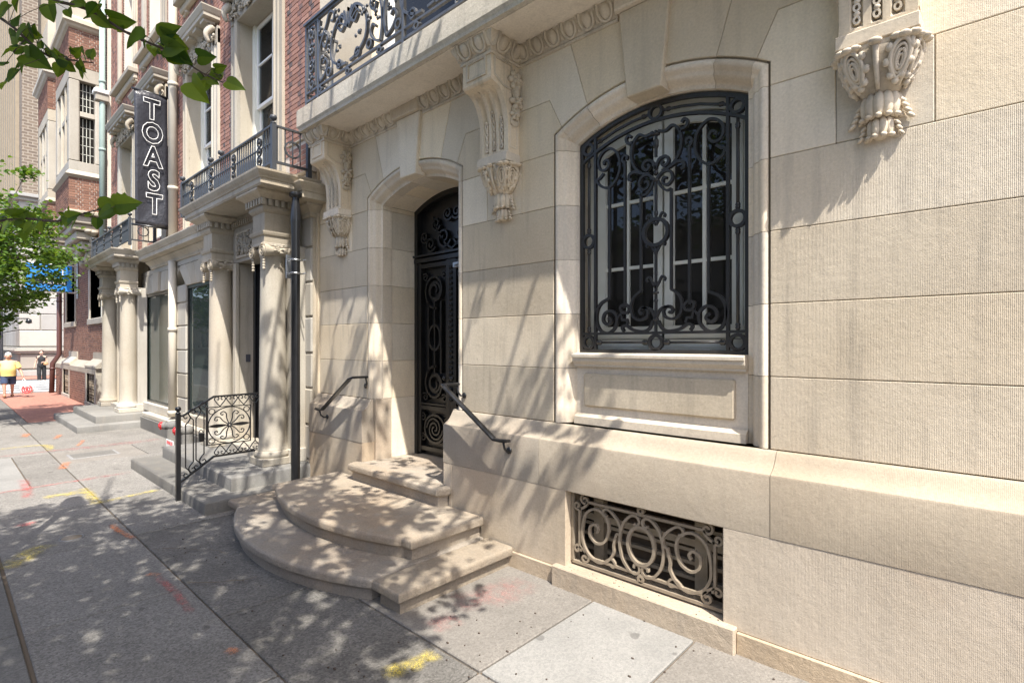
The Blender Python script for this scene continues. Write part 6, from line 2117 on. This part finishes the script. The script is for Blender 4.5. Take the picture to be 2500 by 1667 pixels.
M['skin'] = plain_mat('skin', (0.55, 0.32, 0.23), 0.55, var=0.08)
M['skin2'] = plain_mat('skin_light', (0.58, 0.36, 0.27), 0.55, var=0.08)
M['yellow_shirt'] = plain_mat('yellow_cotton', (0.82, 0.66, 0.24), 0.85, var=0.06, bscale=14, bstr=0.4, bdist=0.02)
M['navy'] = plain_mat('navy_cotton', (0.035, 0.055, 0.11), 0.85, var=0.1, bscale=14, bstr=0.3, bdist=0.02)
M['blackcloth'] = plain_mat('black_cloth', (0.018, 0.018, 0.02), 0.85, var=0.2, bscale=12, bstr=0.4, bdist=0.02)
M['whitehair'] = plain_mat('white_hair', (0.62, 0.60, 0.57), 0.8, var=0.15, bscale=50, bstr=0.8, bdist=0.01)
M['darkhair'] = plain_mat('dark_hair', (0.03, 0.018, 0.012), 0.6, var=0.2, bscale=50, bstr=0.8, bdist=0.01)
M['sandal'] = plain_mat('brown_leather', (0.22, 0.10, 0.045), 0.6)
M['bagred'] = plain_mat('bag_red', (0.70, 0.03, 0.04), 0.5)

def person(base, yawdeg, skin, J, top, bottom, hair, shoe, label, long_pants):
    """J: joint dict in local axes (x forward, y left, z up)"""
    e = empty("person", base, label, "person")
    a = radians(yawdeg)
    def W(p): return (base[0] + p[0]*cos(a) - p[1]*sin(a), base[1] + p[0]*sin(a) + p[1]*cos(a), base[2] + p[2])
    def mk(name, keys, edges, m, grow=0.0, root=0, sub=2, par=None):
        js = []
        for k_ in keys:
            v = J[k_]
            js.append((*W(v[:3]), v[3]+grow, (v[4] if len(v) > 4 else v[3])+grow))
        idx = {k_: i for i, k_ in enumerate(keys)}
        return skin_mesh(name, js, [(idx[p], idx[q]) for p, q in edges], m, par or e, sub, root)
    keys = list(J.keys())
    E_ = [('pelvis', 'belly'), ('belly', 'chest'), ('chest', 'neck'), ('neck', 'chin'), ('chin', 'head'), ('head', 'crown')]
    for s in 'LR':
        E_ += [('chest', 'sh'+s), ('sh'+s, 'el'+s), ('el'+s, 'wr'+s), ('wr'+s, 'ha'+s), ('pelvis', 'hip'+s), ('hip'+s, 'kn'+s), ('kn'+s, 'an'+s), ('an'+s, 'to'+s)]
    body = mk("body", keys, E_, skin, 0.0, keys.index('pelvis'))
    # clothes: lofted round the body
    def loft(mb, rings, n=18, wob=0.0):
        V, F = [], []
        for (cx_, cy_, z, rx, ry) in rings:
            for q in range(n):
                t = 2*pi*q/n
                k2 = 1 + wob*sin(5*t + 9*z)
                V.append(W((cx_ + rx*k2*cos(t), cy_ + ry*k2*sin(t), z)))
        for i in range(len(rings)-1):
            for q in range(n):
                w = (q+1) % n
                F.append((i*n+q, i*n+w, (i+1)*n+w, (i+1)*n+q))
        mb.add(V, F, True)
    def limb(mb, keys_, grow, n=10):
        P = [Vector(W(J[k_][:3])) for k_ in keys_]
        R_ = [J[k_][3]+grow for k_ in keys_]
        pts, rs = [], []
        for i in range(len(P)-1):
            for q in range(5):
                t = q/5
                pts.append(P[i].lerp(P[i+1], t)); rs.append(R_[i]*(1-t)+R_[i+1]*t)
        pts.append(P[-1]); rs.append(R_[-1])
        mb.tube(pts, rs, n, caps=False)
    pe_, be_, ch_ = J['pelvis'], J['belly'], J['chest']
    sh = MB()
    zt_ = J['collar'][2]+0.02
    loft(sh, [(pe_[0], pe_[1], pe_[2]-0.07, pe_[3]+0.030, pe_[4]+0.035), (pe_[0]+0.01, 0, pe_[2]+0.03, pe_[3]+0.034, pe_[4]+0.04), (be_[0]*0.9, 0, be_[2]-0.05, be_[3]+0.022, be_[4]+0.025), (be_[0], 0, be_[2]+0.03, be_[3]+0.020, be_[4]+0.020),
              (ch_[0]+0.01, 0, ch_[2]-0.04, ch_[3]+0.012, ch_[4]+0.020), (ch_[0], 0, ch_[2]+0.05, ch_[3]-0.01, ch_[4]+0.035), (ch_[0], 0, ch_[2]+0.095, ch_[3]-0.04, ch_[4]-0.015), (ch_[0], 0, zt_, J['collar'][3]+0.005, J['collar'][3]+0.01)], 20, 0.012)
    for s in 'LR': limb(sh, ['sh'+s, 'sl'+s], 0.012)
    sh.build("shirt", top, e)
    tr_ = MB()
    loft(tr_, [(pe_[0], 0, pe_[2]-0.16, pe_[3]-0.02, pe_[4]+0.02), (pe_[0], 0, pe_[2]-0.10, pe_[3]+0.010, pe_[4]+0.020), (pe_[0], 0, pe_[2]+0.02, pe_[3]+0.006, pe_[4]+0.010)], 18, 0.0)
    for s in 'LR': limb(tr_, ['hip'+s, 'pa'+s] + (['kp'+s, 'ap'+s] if long_pants else []), 0.016 if not long_pants else 0.004)
    tr_.build("trousers" if long_pants else "shorts", bottom, e)
    hd = J['head']
    hb = MB()
    hc = W((hd[0]-0.030, hd[1], hd[2]+0.045))
    hb.ell(hc, (0.092, 0.092, 0.098), 14, 10)
    if hair == 'darkhair': hb.ell(W((hd[0]-0.10, hd[1], hd[2]-0.02)), (0.05, 0.05, 0.07), 10, 8)
    hb.build("hair", hair, e)
    fc = MB()
    nz = J.get('nose_dir', (1, 0, 0))
    na = atan2(nz[1], nz[0])
    def HF(f, l_, u): return W((hd[0] + f*cos(na) - l_*sin(na), hd[1] + f*sin(na) + l_*cos(na), hd[2]+u))
    fc.ell(HF(0.045, 0, -0.012), (0.068, 0.068, 0.098), 12, 9)
    fc.ell(HF(0.115, 0, -0.015), (0.018, 0.016, 0.026), 8, 6)
    for s in (-1, 1): fc.ell(HF(-0.005, s*0.088, -0.01), (0.018, 0.014, 0.030), 8, 6)
    fc.build("face", skin, e)
    ey = MB()
    for s in (-1, 1): ey.ell(HF(0.106, s*0.032, 0.012), (0.010, 0.012, 0.007), 6, 5)
    ey.ell(HF(0.106, 0, -0.060), (0.010, 0.024, 0.006), 6, 5)
    ey.build("eyes_and_mouth", 'sandal', e)
    for s in 'LR':
        an, to = J['an'+s], J['to'+s]
        sh_ = MB(); c_ = W(((an[0]*0.45+to[0]*0.55), (an[1]+to[1])/2, 0.045 + min(an[2], to[2])*0.4))
        from mathutils import Matrix
        d_ = Vector(W(to[:3])) - Vector(W(an[:3])); ang = atan2(d_.y, d_.x)
        sh_.ell(c_, (0.135, 0.052, 0.045), 12, 8, Matrix.Rotation(ang, 3, 'Z'))
        sh_.build("shoe", shoe, e)
        ha = J['ha'+s]; wr = J['wr'+s]
        fg = MB()
        for k_ in range(5):
            o_ = (k_-2)*0.016
            d0 = Vector(W(ha[:3])); dn = Vector((0, 0, -1))
            sd_ = Vector((cos(a), sin(a), 0))
            L = (0.045, 0.07, 0.078, 0.072, 0.055)[k_]
            st = d0 + sd_*o_*1.1
            fg.tube([st, st + dn*L*0.5 + sd_*o_*0.1, st + dn*L + sd_*(0.012 if k_ else 0.03)], 0.0095, 6)
        fg.build("fingers", skin, e)
    return e, W
Jm = dict(pelvis=(0.0, 0, 0.84, 0.155, 0.165), belly=(0.04, 0, 1.02, 0.185, 0.19), chest=(0.0, 0, 1.20, 0.155, 0.175), neck=(0.01, 0, 1.33, 0.075), chin=(0.02, 0, 1.385, 0.070), head=(0.025, 0, 1.475, 0.085, 0.078), crown=(0.01, 0, 1.555, 0.045),
          collar=(0.01, 0, 1.30, 0.085),
          shL=(0.0, 0.20, 1.245, 0.075), elL=(-0.02, 0.31, 0.98, 0.052), wrL=(0.06, 0.37, 0.79, 0.036), haL=(0.075, 0.385, 0.72, 0.036, 0.026), slL=(-0.01, 0.275, 1.06, 0.078),
          shR=(0.0, -0.20, 1.245, 0.075), elR=(-0.08, -0.31, 0.99, 0.052), wrR=(-0.04, -0.36, 0.78, 0.036), haR=(-0.03, -0.37, 0.71, 0.036, 0.026), slR=(-0.05, -0.275, 1.06, 0.078),
          hipL=(-0.02, 0.095, 0.76, 0.100), knL=(-0.12, 0.10, 0.43, 0.058), anL=(-0.36, 0.09, 0.14, 0.038), toL=(-0.26, 0.09, 0.03, 0.035), paL=(-0.09, 0.10, 0.50, 0.095),
          hipR=(0.02, -0.095, 0.76, 0.100), knR=(0.13, -0.10, 0.44, 0.058), anR=(0.14, -0.09, 0.09, 0.038), toR=(0.26, -0.09, 0.035, 0.035), paR=(0.10, -0.10, 0.50, 0.095))
man, Wm = person((-25.9, -1.78, 0), -6, 'skin', Jm, 'yellow_shirt', 'navy', 'whitehair', 'sandal', "person in yellow shirt and navy shorts walking with a shopping bag", False)
Jw = dict(pelvis=(0, 0, 0.88, 0.125, 0.14), belly=(0.0, 0, 1.03, 0.105, 0.115), chest=(0.0, 0, 1.20, 0.12, 0.135), neck=(0, 0, 1.36, 0.052), chin=(0.01, 0, 1.41, 0.055), head=(0.02, 0, 1.495, 0.078, 0.07), crown=(0.0, 0, 1.575, 0.04), collar=(0, 0, 1.32, 0.06),
          shL=(0, 0.155, 1.27, 0.055), elL=(0.0, 0.22, 1.03, 0.040), wrL=(0.17, 0.09, 1.02, 0.030), haL=(0.21, 0.03, 1.01, 0.032, 0.024), slL=(0, 0.175, 1.22, 0.040),
          shR=(0, -0.155, 1.27, 0.055), elR=(-0.03, -0.23, 1.02, 0.040), wrR=(0.02, -0.27, 0.80, 0.030), haR=(0.03, -0.28, 0.73, 0.032, 0.024), slR=(0, -0.175, 1.22, 0.040),
          hipL=(0.0, 0.085, 0.80, 0.095), knL=(-0.03, 0.09, 0.46, 0.055), anL=(-0.10, 0.08, 0.09, 0.036), toL=(0.02, 0.08, 0.035, 0.032), paL=(-0.01, 0.09, 0.62, 0.088), kpL=(-0.03, 0.09, 0.44, 0.082), apL=(-0.09, 0.085, 0.12, 0.085),
          hipR=(0.0, -0.085, 0.80, 0.095), knR=(0.12, -0.08, 0.46, 0.055), anR=(0.06, -0.07, 0.09, 0.036), toR=(0.18, -0.07, 0.035, 0.032), paR=(0.05, -0.09, 0.62, 0.088), kpR=(0.11, -0.08, 0.44, 0.082), apR=(0.07, -0.075, 0.12, 0.080),
          nose_dir=(0.4, -1.0, 0))
nd = Jw.pop('nose_dir')
Jw2 = dict(Jw)
woman, Ww = person((-35.9, 0.12, -0.03), -15, 'skin2', Jw2, 'blackcloth', 'blackcloth', 'darkhair', 'whitepaint', "person in black top and black trousers standing at the crosswalk", True)
# shopping bag with red rings
hb_ = Wm((0.075, 0.40, 0.68))
bag = empty("shopping_bag", (hb_[0], hb_[1], 0.1), "white plastic shopping bag printed with red concentric rings", "shopping bag")
bg_ = MB()
bc = Vector((hb_[0]+0.02, hb_[1]+0.10, 0.34))
V, F = [], []
for i in range(11):
    t = i/10
    z = -0.22 + 0.44*t
    w = 0.19*(1-0.35*t**2)*(0.7+0.3*min(1, 6*t)); d_ = 0.085*(1-0.6*t)*(0.5+0.5*min(1, 5*t)) + 0.01
    for j in range(16):
        a = 2*pi*j/16
        V.append((bc.x + d_*cos(a)*(1+0.15*sin(3*a+2*t)), bc.y + w*sin(a) - 0.06*t, bc.z + z))
for i in range(10):
    for j in range(16):
        k_ = (j+1) % 16
        F.append((i*16+j, i*16+k_, (i+1)*16+k_, (i+1)*16+j))
F += [tuple(range(16))[::-1], tuple(160+j for j in range(16))]
bg_.add(V, F, True); bg_.build("sack", 'whitepaint', bag)
hn = MB()
for s in (-0.07, 0.07):
    hn.tube([(bc.x, bc.y-0.06+s, bc.z+0.20), (hb_[0]+0.01, hb_[1]+s*0.3, 0.63), (hb_[0], hb_[1], 0.68)], 0.014, 6)
hn.build("handles", 'whitepaint', bag)
for r0, r1 in ((0.0, 0.035), (0.062, 0.092), (0.120, 0.150)):
    rn = MB(); V, F = [], []
    for j in range(25):
        a = 2*pi*j/24
        for rr in (r0, r1):
            yy, zz = rr*sin(a), rr*cos(a)
            xx = 0.098 - 0.9*(yy**2) - 0.35*zz*0.2 - (0.035 if zz > 0.1 else 0.0)
            V.append((bc.x + xx + 0.004, bc.y - 0.02 + yy, bc.z - 0.05 + zz))
    for j in range(24): F.append((2*j, 2*j+1, 2*j+3, 2*j+2))
    rn.add(V, F); rn.build("red_ring", 'bagred', bag)
# small tan shoulder bag of the second person
hh = Ww((0.14, 0.19, 0.93))
hbg = MB(); hbg.ell(hh, (0.07, 0.11, 0.075), 12, 8); hbg.build("handbag", plain_mat('tan_leather', (0.45, 0.25, 0.12), 0.5))
tag(bpy.data.objects["handbag"], "small tan handbag at the hip of the person in black", "handbag")
# ================================================================== trees
def leaf_mat(name, c1, c2, trans=0.45):
    m, n, l, b = mat(name)
    g_ = n.new("ShaderNodeNewGeometry"); oi = n.new("ShaderNodeObjectInfo")
    rnd = mth(n, l, 'FRACT', mth(n, l, 'ADD', g_.outputs["Random Per Island"], oi.outputs["Random"]))
    col = mixc(n, l, c1, c2, rnd)
    vn = noise(n, l, g_.outputs["Position"], 45, 3, 0.6)
    col = mixc(n, l, col, mixc(n, l, (0.75, 0.75, 0.75), (1.2, 1.2, 1.2), vn), 0.6, 'MULTIPLY')
    l.new(col, b.inputs["Base Color"])
    b.inputs["Roughness"].default_value = 0.45
    b.inputs["Specular IOR Level"].default_value = 0.35
    tr = n.new("ShaderNodeBsdfTranslucent")
    hs = n.new("ShaderNodeHueSaturation"); hs.inputs["Hue"].default_value = 0.47; hs.inputs["Saturation"].default_value = 1.15; hs.inputs["Value"].default_value = 1.6
    l.new(col, hs.inputs["Color"]); l.new(hs.outputs[0], tr.inputs[0])
    mx = n.new("ShaderNodeMixShader"); mx.inputs[0].default_value = trans
    out = [x for x in n if x.type == 'OUTPUT_MATERIAL'][0]
    l.new(b.outputs[0], mx.inputs[1]); l.new(tr.outputs[0], mx.inputs[2]); l.new(mx.outputs[0], out.inputs[0])
    return m
M['leaf'] = leaf_mat('street_tree_leaf', (0.03, 0.08, 0.012), (0.14, 0.225, 0.035), 0.58)
M['leaf_far'] = leaf_mat('far_tree_leaf', (0.05, 0.115, 0.02), (0.12, 0.205, 0.04), 0.42)
M['bark'] = plain_mat('bark', (0.085, 0.065, 0.05), 0.9, var=0.35, bscale=30, bstr=0.8, bdist=0.02)
M['twig'] = plain_mat('twig', (0.06, 0.04, 0.028), 0.8, var=0.3)

HEART = [(0.0, 0.0), (0.22, -0.10), (0.42, -0.02), (0.52, 0.20), (0.50, 0.46), (0.36, 0.74), (0.16, 0.98), (0.0, 1.16)]
def leaf_geo(size, fold=0.25, droop=0.2):
    """broad pointed leaf, base at origin, tip along +y, folded on the midrib"""
    V, F = [], []
    nrow = len(HEART)
    mid = [(0.0, y, -droop*(y**2)*0.5) for _, y in HEART]
    mid[0] = (0, 0, 0); mid[1] = (0, 0.03, 0); mid[2] = (0, 0.10, 0)
    for s in (-1, 1):
        o = len(V)
        for (x, y), mpt in zip(HEART, mid):
            V.append((mpt[0]*size, mpt[1]*size, mpt[2]*size))
            V.append((s*x*size*0.86, y*size, (abs(x)*fold - droop*(max(y, 0)**2)*0.5 + 0.03*sin(7*y+s))*size))
        for i in range(nrow-1):
            q = (o+2*i, o+2*i+1, o+2*i+3, o+2*i+2)
            F.append(q if s > 0 else q[::-1])
    return V, F
NEAR = empty("street_tree", (0.6, -4.6, 0), "leafy street tree at the kerb whose twigs hang into the top left", "tree")
trunk_path = [(0.6, -4.6, -0.16), (0.55, -4.55, 1.2), (0.45, -4.5, 2.6), (0.25, -4.4, 4.0), (-0.1, -4.2, 5.4)]
MB().tube(trunk_path, [0.19, 0.16, 0.145, 0.13, 0.11], 12).build("trunk", 'bark', NEAR)
CAMV = Vector(CAM_POS)
RGT = Vector((sin(YAW), cos(YAW), 0))
def pix(p):
    q = Vector(p) - CAMV
    d = q.dot(FWD)
    if d < 0.05: return None
    return (1250 + 1296*q.dot(RGT)/d, 840 - 1296*q.z/d, d)
def in_view(p, m=60):
    r_ = pix(p)
    return r_ is not None and -m < r_[0] < 2500+m and -m < r_[1] < 1667+m
rt = random.Random(21)
br = MB()
tips = []
start = Vector((-0.1, -4.2, 5.4))
for i in range(26):
    a = rt.uniform(0, 2*pi)
    tgt = Vector((-2.4 + rt.uniform(-3.4, 2.7), -2.9 + rt.uniform(-2.6, 2.3), rt.uniform(5.6, 8.6)))
    s0 = Vector(trunk_path[3]).lerp(start, rt.random()*1.0)
    mid = s0.lerp(tgt, 0.5) + Vector((rt.uniform(-.4, .4), rt.uniform(-.4, .4), rt.uniform(0.1, 0.6)))
    P = smooth_path([tuple(s0), tuple(mid), tuple(tgt)], 6)
    if any(in_view(p, 20) for p in P): continue
    br.tube(P, [0.055*(1-k/len(P))+0.008 for k in range(len(P))], 6)
    tips.append(P)
br.build("branches", 'bark', NEAR)
# crown out of view: leaf density shaped by where its dappled shade falls
KX, KY = 2.3/4.2, -1.0/4.2
def cover(gx_, gy_):
    """leaf density of the crown seen along the light"""
    v = 0.0
    # main mass
    d = ((gx_+5.45)/2.75)**2 + ((gy_+2.75)/1.55)**2
    v = max(v, 1.0 - max(0, d-0.55)*1.4)
    # thinner sprays that shade the steps and the front of the house
    d2 = ((gx_+5.75)/2.3)**2 + ((gy_+1.1)/0.66)**2
    v = max(v, 0.9*(1.0 - max(0, d2-0.5)*1.2))
    d4 = ((gx_+5.6)/2.7)**2 + ((gy_-0.25)/0.75)**2
    v = max(v, 0.15*(1.0 - max(0, d4-0.5)*1.2))
    d3 = ((gx_+3.35)/0.9)**2 + ((gy_+1.75)/0.9)**2
    v = max(v, 0.55*(1-max(0, d3-0.2)))
    return max(0.0, v)
lv = MB()
cnt = 0
tries = 0
protos = [leaf_geo(1.0, 0.15, 0.2), leaf_geo(1.0, 0.4, 0.35)]
from mathutils import Matrix, Euler
def low_leaf(mb, p, size, rr):
    R_ = Euler((rr.uniform(-0.9, 0.9), rr.uniform(-0.9, 0.9), rr.uniform(0, 6.28))).to_matrix()
    pts = [(0, 0, 0), (0.36, 0.12, 0.08), (0.42, 0.48, 0.08), (0, 1.0, -0.08), (-0.42, 0.48, 0.08), (-0.36, 0.12, 0.08), (0, 0.45, 0.0)]
    V = [Vector(p) + (R_ @ Vector(q))*size for q in pts]
    mb.add(V, [(0, 1, 6), (1, 2, 6), (2, 3, 6), (3, 4, 6), (4, 5, 6), (5, 0, 6)])
while cnt < 540 and tries < 60000:
    tries += 1
    gx_, gy_ = rt.uniform(-8.8, -2.2), rt.uniform(-4.6, 1.2)
    dn = cover(gx_, gy_)
    if rt.random() > dn: continue
    z = rt.uniform(3.6, 8.6)
    c_ = Vector((gx_ + KX*z, gy_ + KY*z, z))
    if c_.y > -0.62 and z < 8: continue
    if in_view(c_, 260): continue
    cnt += 1
    # a spray of leaves along a short twig
    dirv = Vector((rt.uniform(-1, 1), rt.uniform(-1, 1), rt.uniform(-0.45, 0.25))).normalized()
    L = rt.uniform(0.25, 0.6)
    for k_ in range(rt.randint(24, 38)):
        p = c_ + dirv*L*rt.random() + Vector((rt.gauss(0, 0.085), rt.gauss(0, 0.085), rt.gauss(0, 0.07)))
        if in_view(p, 40): continue
        low_leaf(lv, p, rt.uniform(0.06, 0.11), rt)
tag(lv.build("crown", 'leaf', NEAR, recalc=False), kind="stuff")

# hanging twigs in the picture: each big leaf its own part
def at(dx, dy, depth):
    """point seen at display position (2352 px wide) at a depth in metres"""
    x, y = dx*2500/2352, dy*2500/2352
    return CAMV + (FWD + RGT*((x-1250)/1296) + Vector((0, 0, 1))*((840-y)/1296))*depth
leaf_meshes = []
for k_ in range(5):
    V, F = leaf_geo(1.0, [0.15, 0.3, 0.1, 0.45, 0.22][k_], [0.15, 0.3, 0.5, 0.2, 0.05][k_])
    mb = MB().add(V, F, True)
    me = mb.mesh("leaf"); me.materials.append(M['leaf']); leaf_meshes.append(me)
def hang_twig(pts, r0, leaves, depth):
    P = [at(x, y, depth*f) for x, y, f in pts]
    MB().tube(smooth_path([tuple(p) for p in P], 5), lambda t: r0*(1-0.75*t)+0.0006, 6).build("twig", 'twig', NEAR)
    extra = []
    for q in range(len(leaves)):
        sx_, sy_, sf_ = rt.choice(smooth_path(pts, 4)[6:])
        ang = rt.uniform(0, 6.28); L = rt.uniform(26, 44); off = rt.uniform(6, 18)
        extra.append((sx_+off*cos(ang), sy_+off*sin(ang), sx_+(off+L)*cos(ang), sy_+(off+L)*sin(ang), rt.uniform(-70, 70), sf_*rt.uniform(0.97, 1.05)))
    for (bx_, by_, tx_, ty_, tilt, f) in leaves + extra:
        b_, t_ = at(bx_, by_, depth*f), at(tx_, ty_, depth*(f+rt.uniform(-0.02, 0.02)))
        d = t_-b_
        size = d.length/1.16*0.74
        yv = d.normalized()
        zv = (-FWD*0.9 + Vector((0, 0, 0.35)) + RGT*rt.uniform(-0.3, 0.3))
        zv = (zv - yv*zv.dot(yv)).normalized()
        zv = Matrix.Rotation(radians(tilt), 3, yv) @ zv
        xv = yv.cross(zv)
        R_ = Matrix((xv, yv, zv)).transposed().to_4x4()
        o = bpy.data.objects.new("leaf", rt.choice(leaf_meshes))
        COL.objects.link(o)
        o.parent = NEAR; o.matrix_parent_inverse = parent_inv(NEAR)
        o.matrix_basis = Matrix.Translation(b_) @ R_ @ Matrix.Diagonal((size, size, size, 1))
        # petiole
        near_p = min(smooth_path([tuple(p) for p in P], 5), key=lambda q: (Vector(q)-b_).length)
        MB().tube([near_p, tuple(Vector(near_p).lerp(b_, 0.5)+Vector((0, 0, 0.006))), tuple(b_)], 0.0011, 5).build("petiole", 'twig', NEAR)
# (base x, base y, tip x, tip y, tilt, depth factor)
hang_twig([(-60, -70, 1.1), (90, -8, 1.0), (200, 22, 1.0), (290, 75, 1.0), (345, 100, 1.0), (400, 125, 1.0), (460, 165, 1.0), (512, 190, 1.0)], 0.006, [
    (168, 2, 205, 12, 30, 1.0), (215, 25, 250, 75, 50, 1.0), (225, 10, 190, 50, 60, 0.98), (240, 50, 262, 62, 20, 1.02), (250, 40, 330, 60, 70, 1.0), (335, 82, 268, 118, 0, 0.97), (330, 95, 312, 80, 20, 1.05),
    (335, 95, 330, 118, 20, 1.0), (372, 88, 428, 48, 25, 1.0), (375, 80, 425, 85, 65, 1.0), (388, 85, 450, 125, 62, 1.02), (380, 108, 440, 112, 50, 0.98), (392, 112, 455, 160, 15, 1.0), (395, 122, 450, 150, 35, 1.0),
    (362, 115, 372, 128, 30, 1.0), (455, 130, 506, 133, 55, 1.0), (495, 158, 530, 150, 60, 1.02), (520, 188, 572, 205, 5, 0.97), (440, 190, 488, 252, 20, 0.95), (405, 118, 398, 135, 10, 1.0)], 1.95)
hang_twig([(-80, -10, 1.1), (20, 55, 1.0), (60, 90, 1.0), (110, 128, 1.0), (175, 140, 1.0), (215, 145, 1.0)], 0.006, [
    (20, 10, -25, 45, 10, 1.0), (45, -5, 30, 40, 40, 1.0), (60, 60, 10, 95, 5, 0.95), (110, 10, 125, 65, 5, 1.02), (80, 55, 88, 95, 45, 1.0), (70, 75, 110, 92, 30, 1.0), (60, 60, 80, 110, 30, 1.0), (40, 110, -20, 130, 20, 0.97),
    (105, 110, 130, 135, 60, 1.0), (125, 130, 165, 150, 70, 1.0), (150, 140, 180, 175, 40, 1.02), (180, 140, 190, 172, 40, 1.0), (60, 125, 130, 165, 10, 0.98), (70, 135, 15, 165, 25, 1.0), (40, 160, 10, 200, 10, 1.0), (55, 150, 45, 178, 0, 0.95),
    (30, 180, -20, 205, 10, 1.0), (160, 110, 180, 125, 60, 1.0), (30, 120, 70, 95, 40, 1.0), (10, 150, -30, 140, 20, 1.0)], 2.05)
hang_twig([(-60, 520, 1.05), (40, 502, 1.0), (130, 508, 1.0), (200, 488, 1.0), (280, 472, 1.0)], 0.005, [
    (255, 478, 205, 500, 0, 0.97), (230, 480, 300, 470, 30, 1.0), (265, 470, 340, 465, 40, 0.98), (285, 460, 322, 490, 55, 1.0), (280, 465, 295, 448, 65, 1.0), (160, 500, 148, 530, 0, 1.0), (150, 500, 128, 525, 0, 1.0), (90, 506, 60, 540, 20, 0.96),
    (60, 502, 10, 485, 30, 1.0), (40, 505, 95, 535, 40, 1.0), (20, 510, -15, 545, 15, 0.97), (100, 508, 90, 545, 60, 1.0), (30, 500, 75, 480, 50, 1.0), (70, 530, 50, 565, 50, 1.0), (5, 500, -40, 505, 50, 1.0)], 2.0)

# second street tree down the block
FAR_T = empty("street_tree", (-17.7, -2.85, 0), "bright green street tree in front of the blue sign and the far corner", "tree")
MB().tube([(-17.7, -2.85, -0.05), (-17.65, -2.8, 1.3), (-17.5, -2.7, 2.6), (-17.2, -2.5, 3.8), (-16.9, -2.4, 4.8)], [0.12, 0.10, 0.085, 0.07, 0.03], 10).build("trunk", 'bark', FAR_T)
fb = MB(); fl_ = MB()
rf = random.Random(5)
clumps = []
for i in range(98):
    a = rf.uniform(0, 2*pi); r_ = sqrt(rf.random())
    x = -17.3 + 2.0*r_*cos(a); y = -2.52 + 1.25*r_*sin(a)
    z = rf.uniform(2.3, 6.1)
    env = 1 - ((z-4.1)/2.3)**2
    if r_ > 0.35 + 0.65*max(0, env): continue
    clumps.append(Vector((x, y, z)))
for c_ in clumps:
    s0 = Vector((-17.5, -2.7, min(c_.z, 4.2)-0.4))
    fb.tube([tuple(s0), tuple(s0.lerp(c_, 0.5)+Vector((0, 0, 0.12))), tuple(c_)], [0.022, 0.014, 0.006], 5)
    n_l = rf.randint(90, 140)
    R0 = rf.uniform(0.22, 0.40)
    for k_ in range(n_l):
        d = Vector((rf.gauss(0, 1), rf.gauss(0, 1), rf.gauss(0, 0.62)))
        p = c_ + d*R0*0.62
        low_leaf(fl_, p, rf.uniform(0.07, 0.12), rf)
fb.build("branches", 'bark', FAR_T)
tag(fl_.build("crown", 'leaf_far', FAR_T, recalc=False), kind="stuff")

# small litter and crumbs on the paving
lt = MB()
rl_ = random.Random(9)
for i in range(260):
    x, y = rl_.uniform(-6.5, -0.8), rl_.uniform(-2.1, -0.2)
    if -6.4 < x < -3.0 and y > -1.75: continue
    s = rl_.uniform(0.003, 0.009)
    lt.ell((x, y, 0.003), (s*rl_.uniform(0.7, 1.8), s, s*0.5), 5, 3)
for i in range(22):
    s = rl_.uniform(0.002, 0.005)
    lt.ell((rl_.uniform(-2.5, -1.3), rl_.uniform(-0.19, -0.10), 0.16), (s*1.3, s, s*0.6), 5, 3)
tag(lt.build("litter", 'twig', recalc=False), "tiny dark crumbs scattered on the paving by the wall", "litter", kind="stuff")
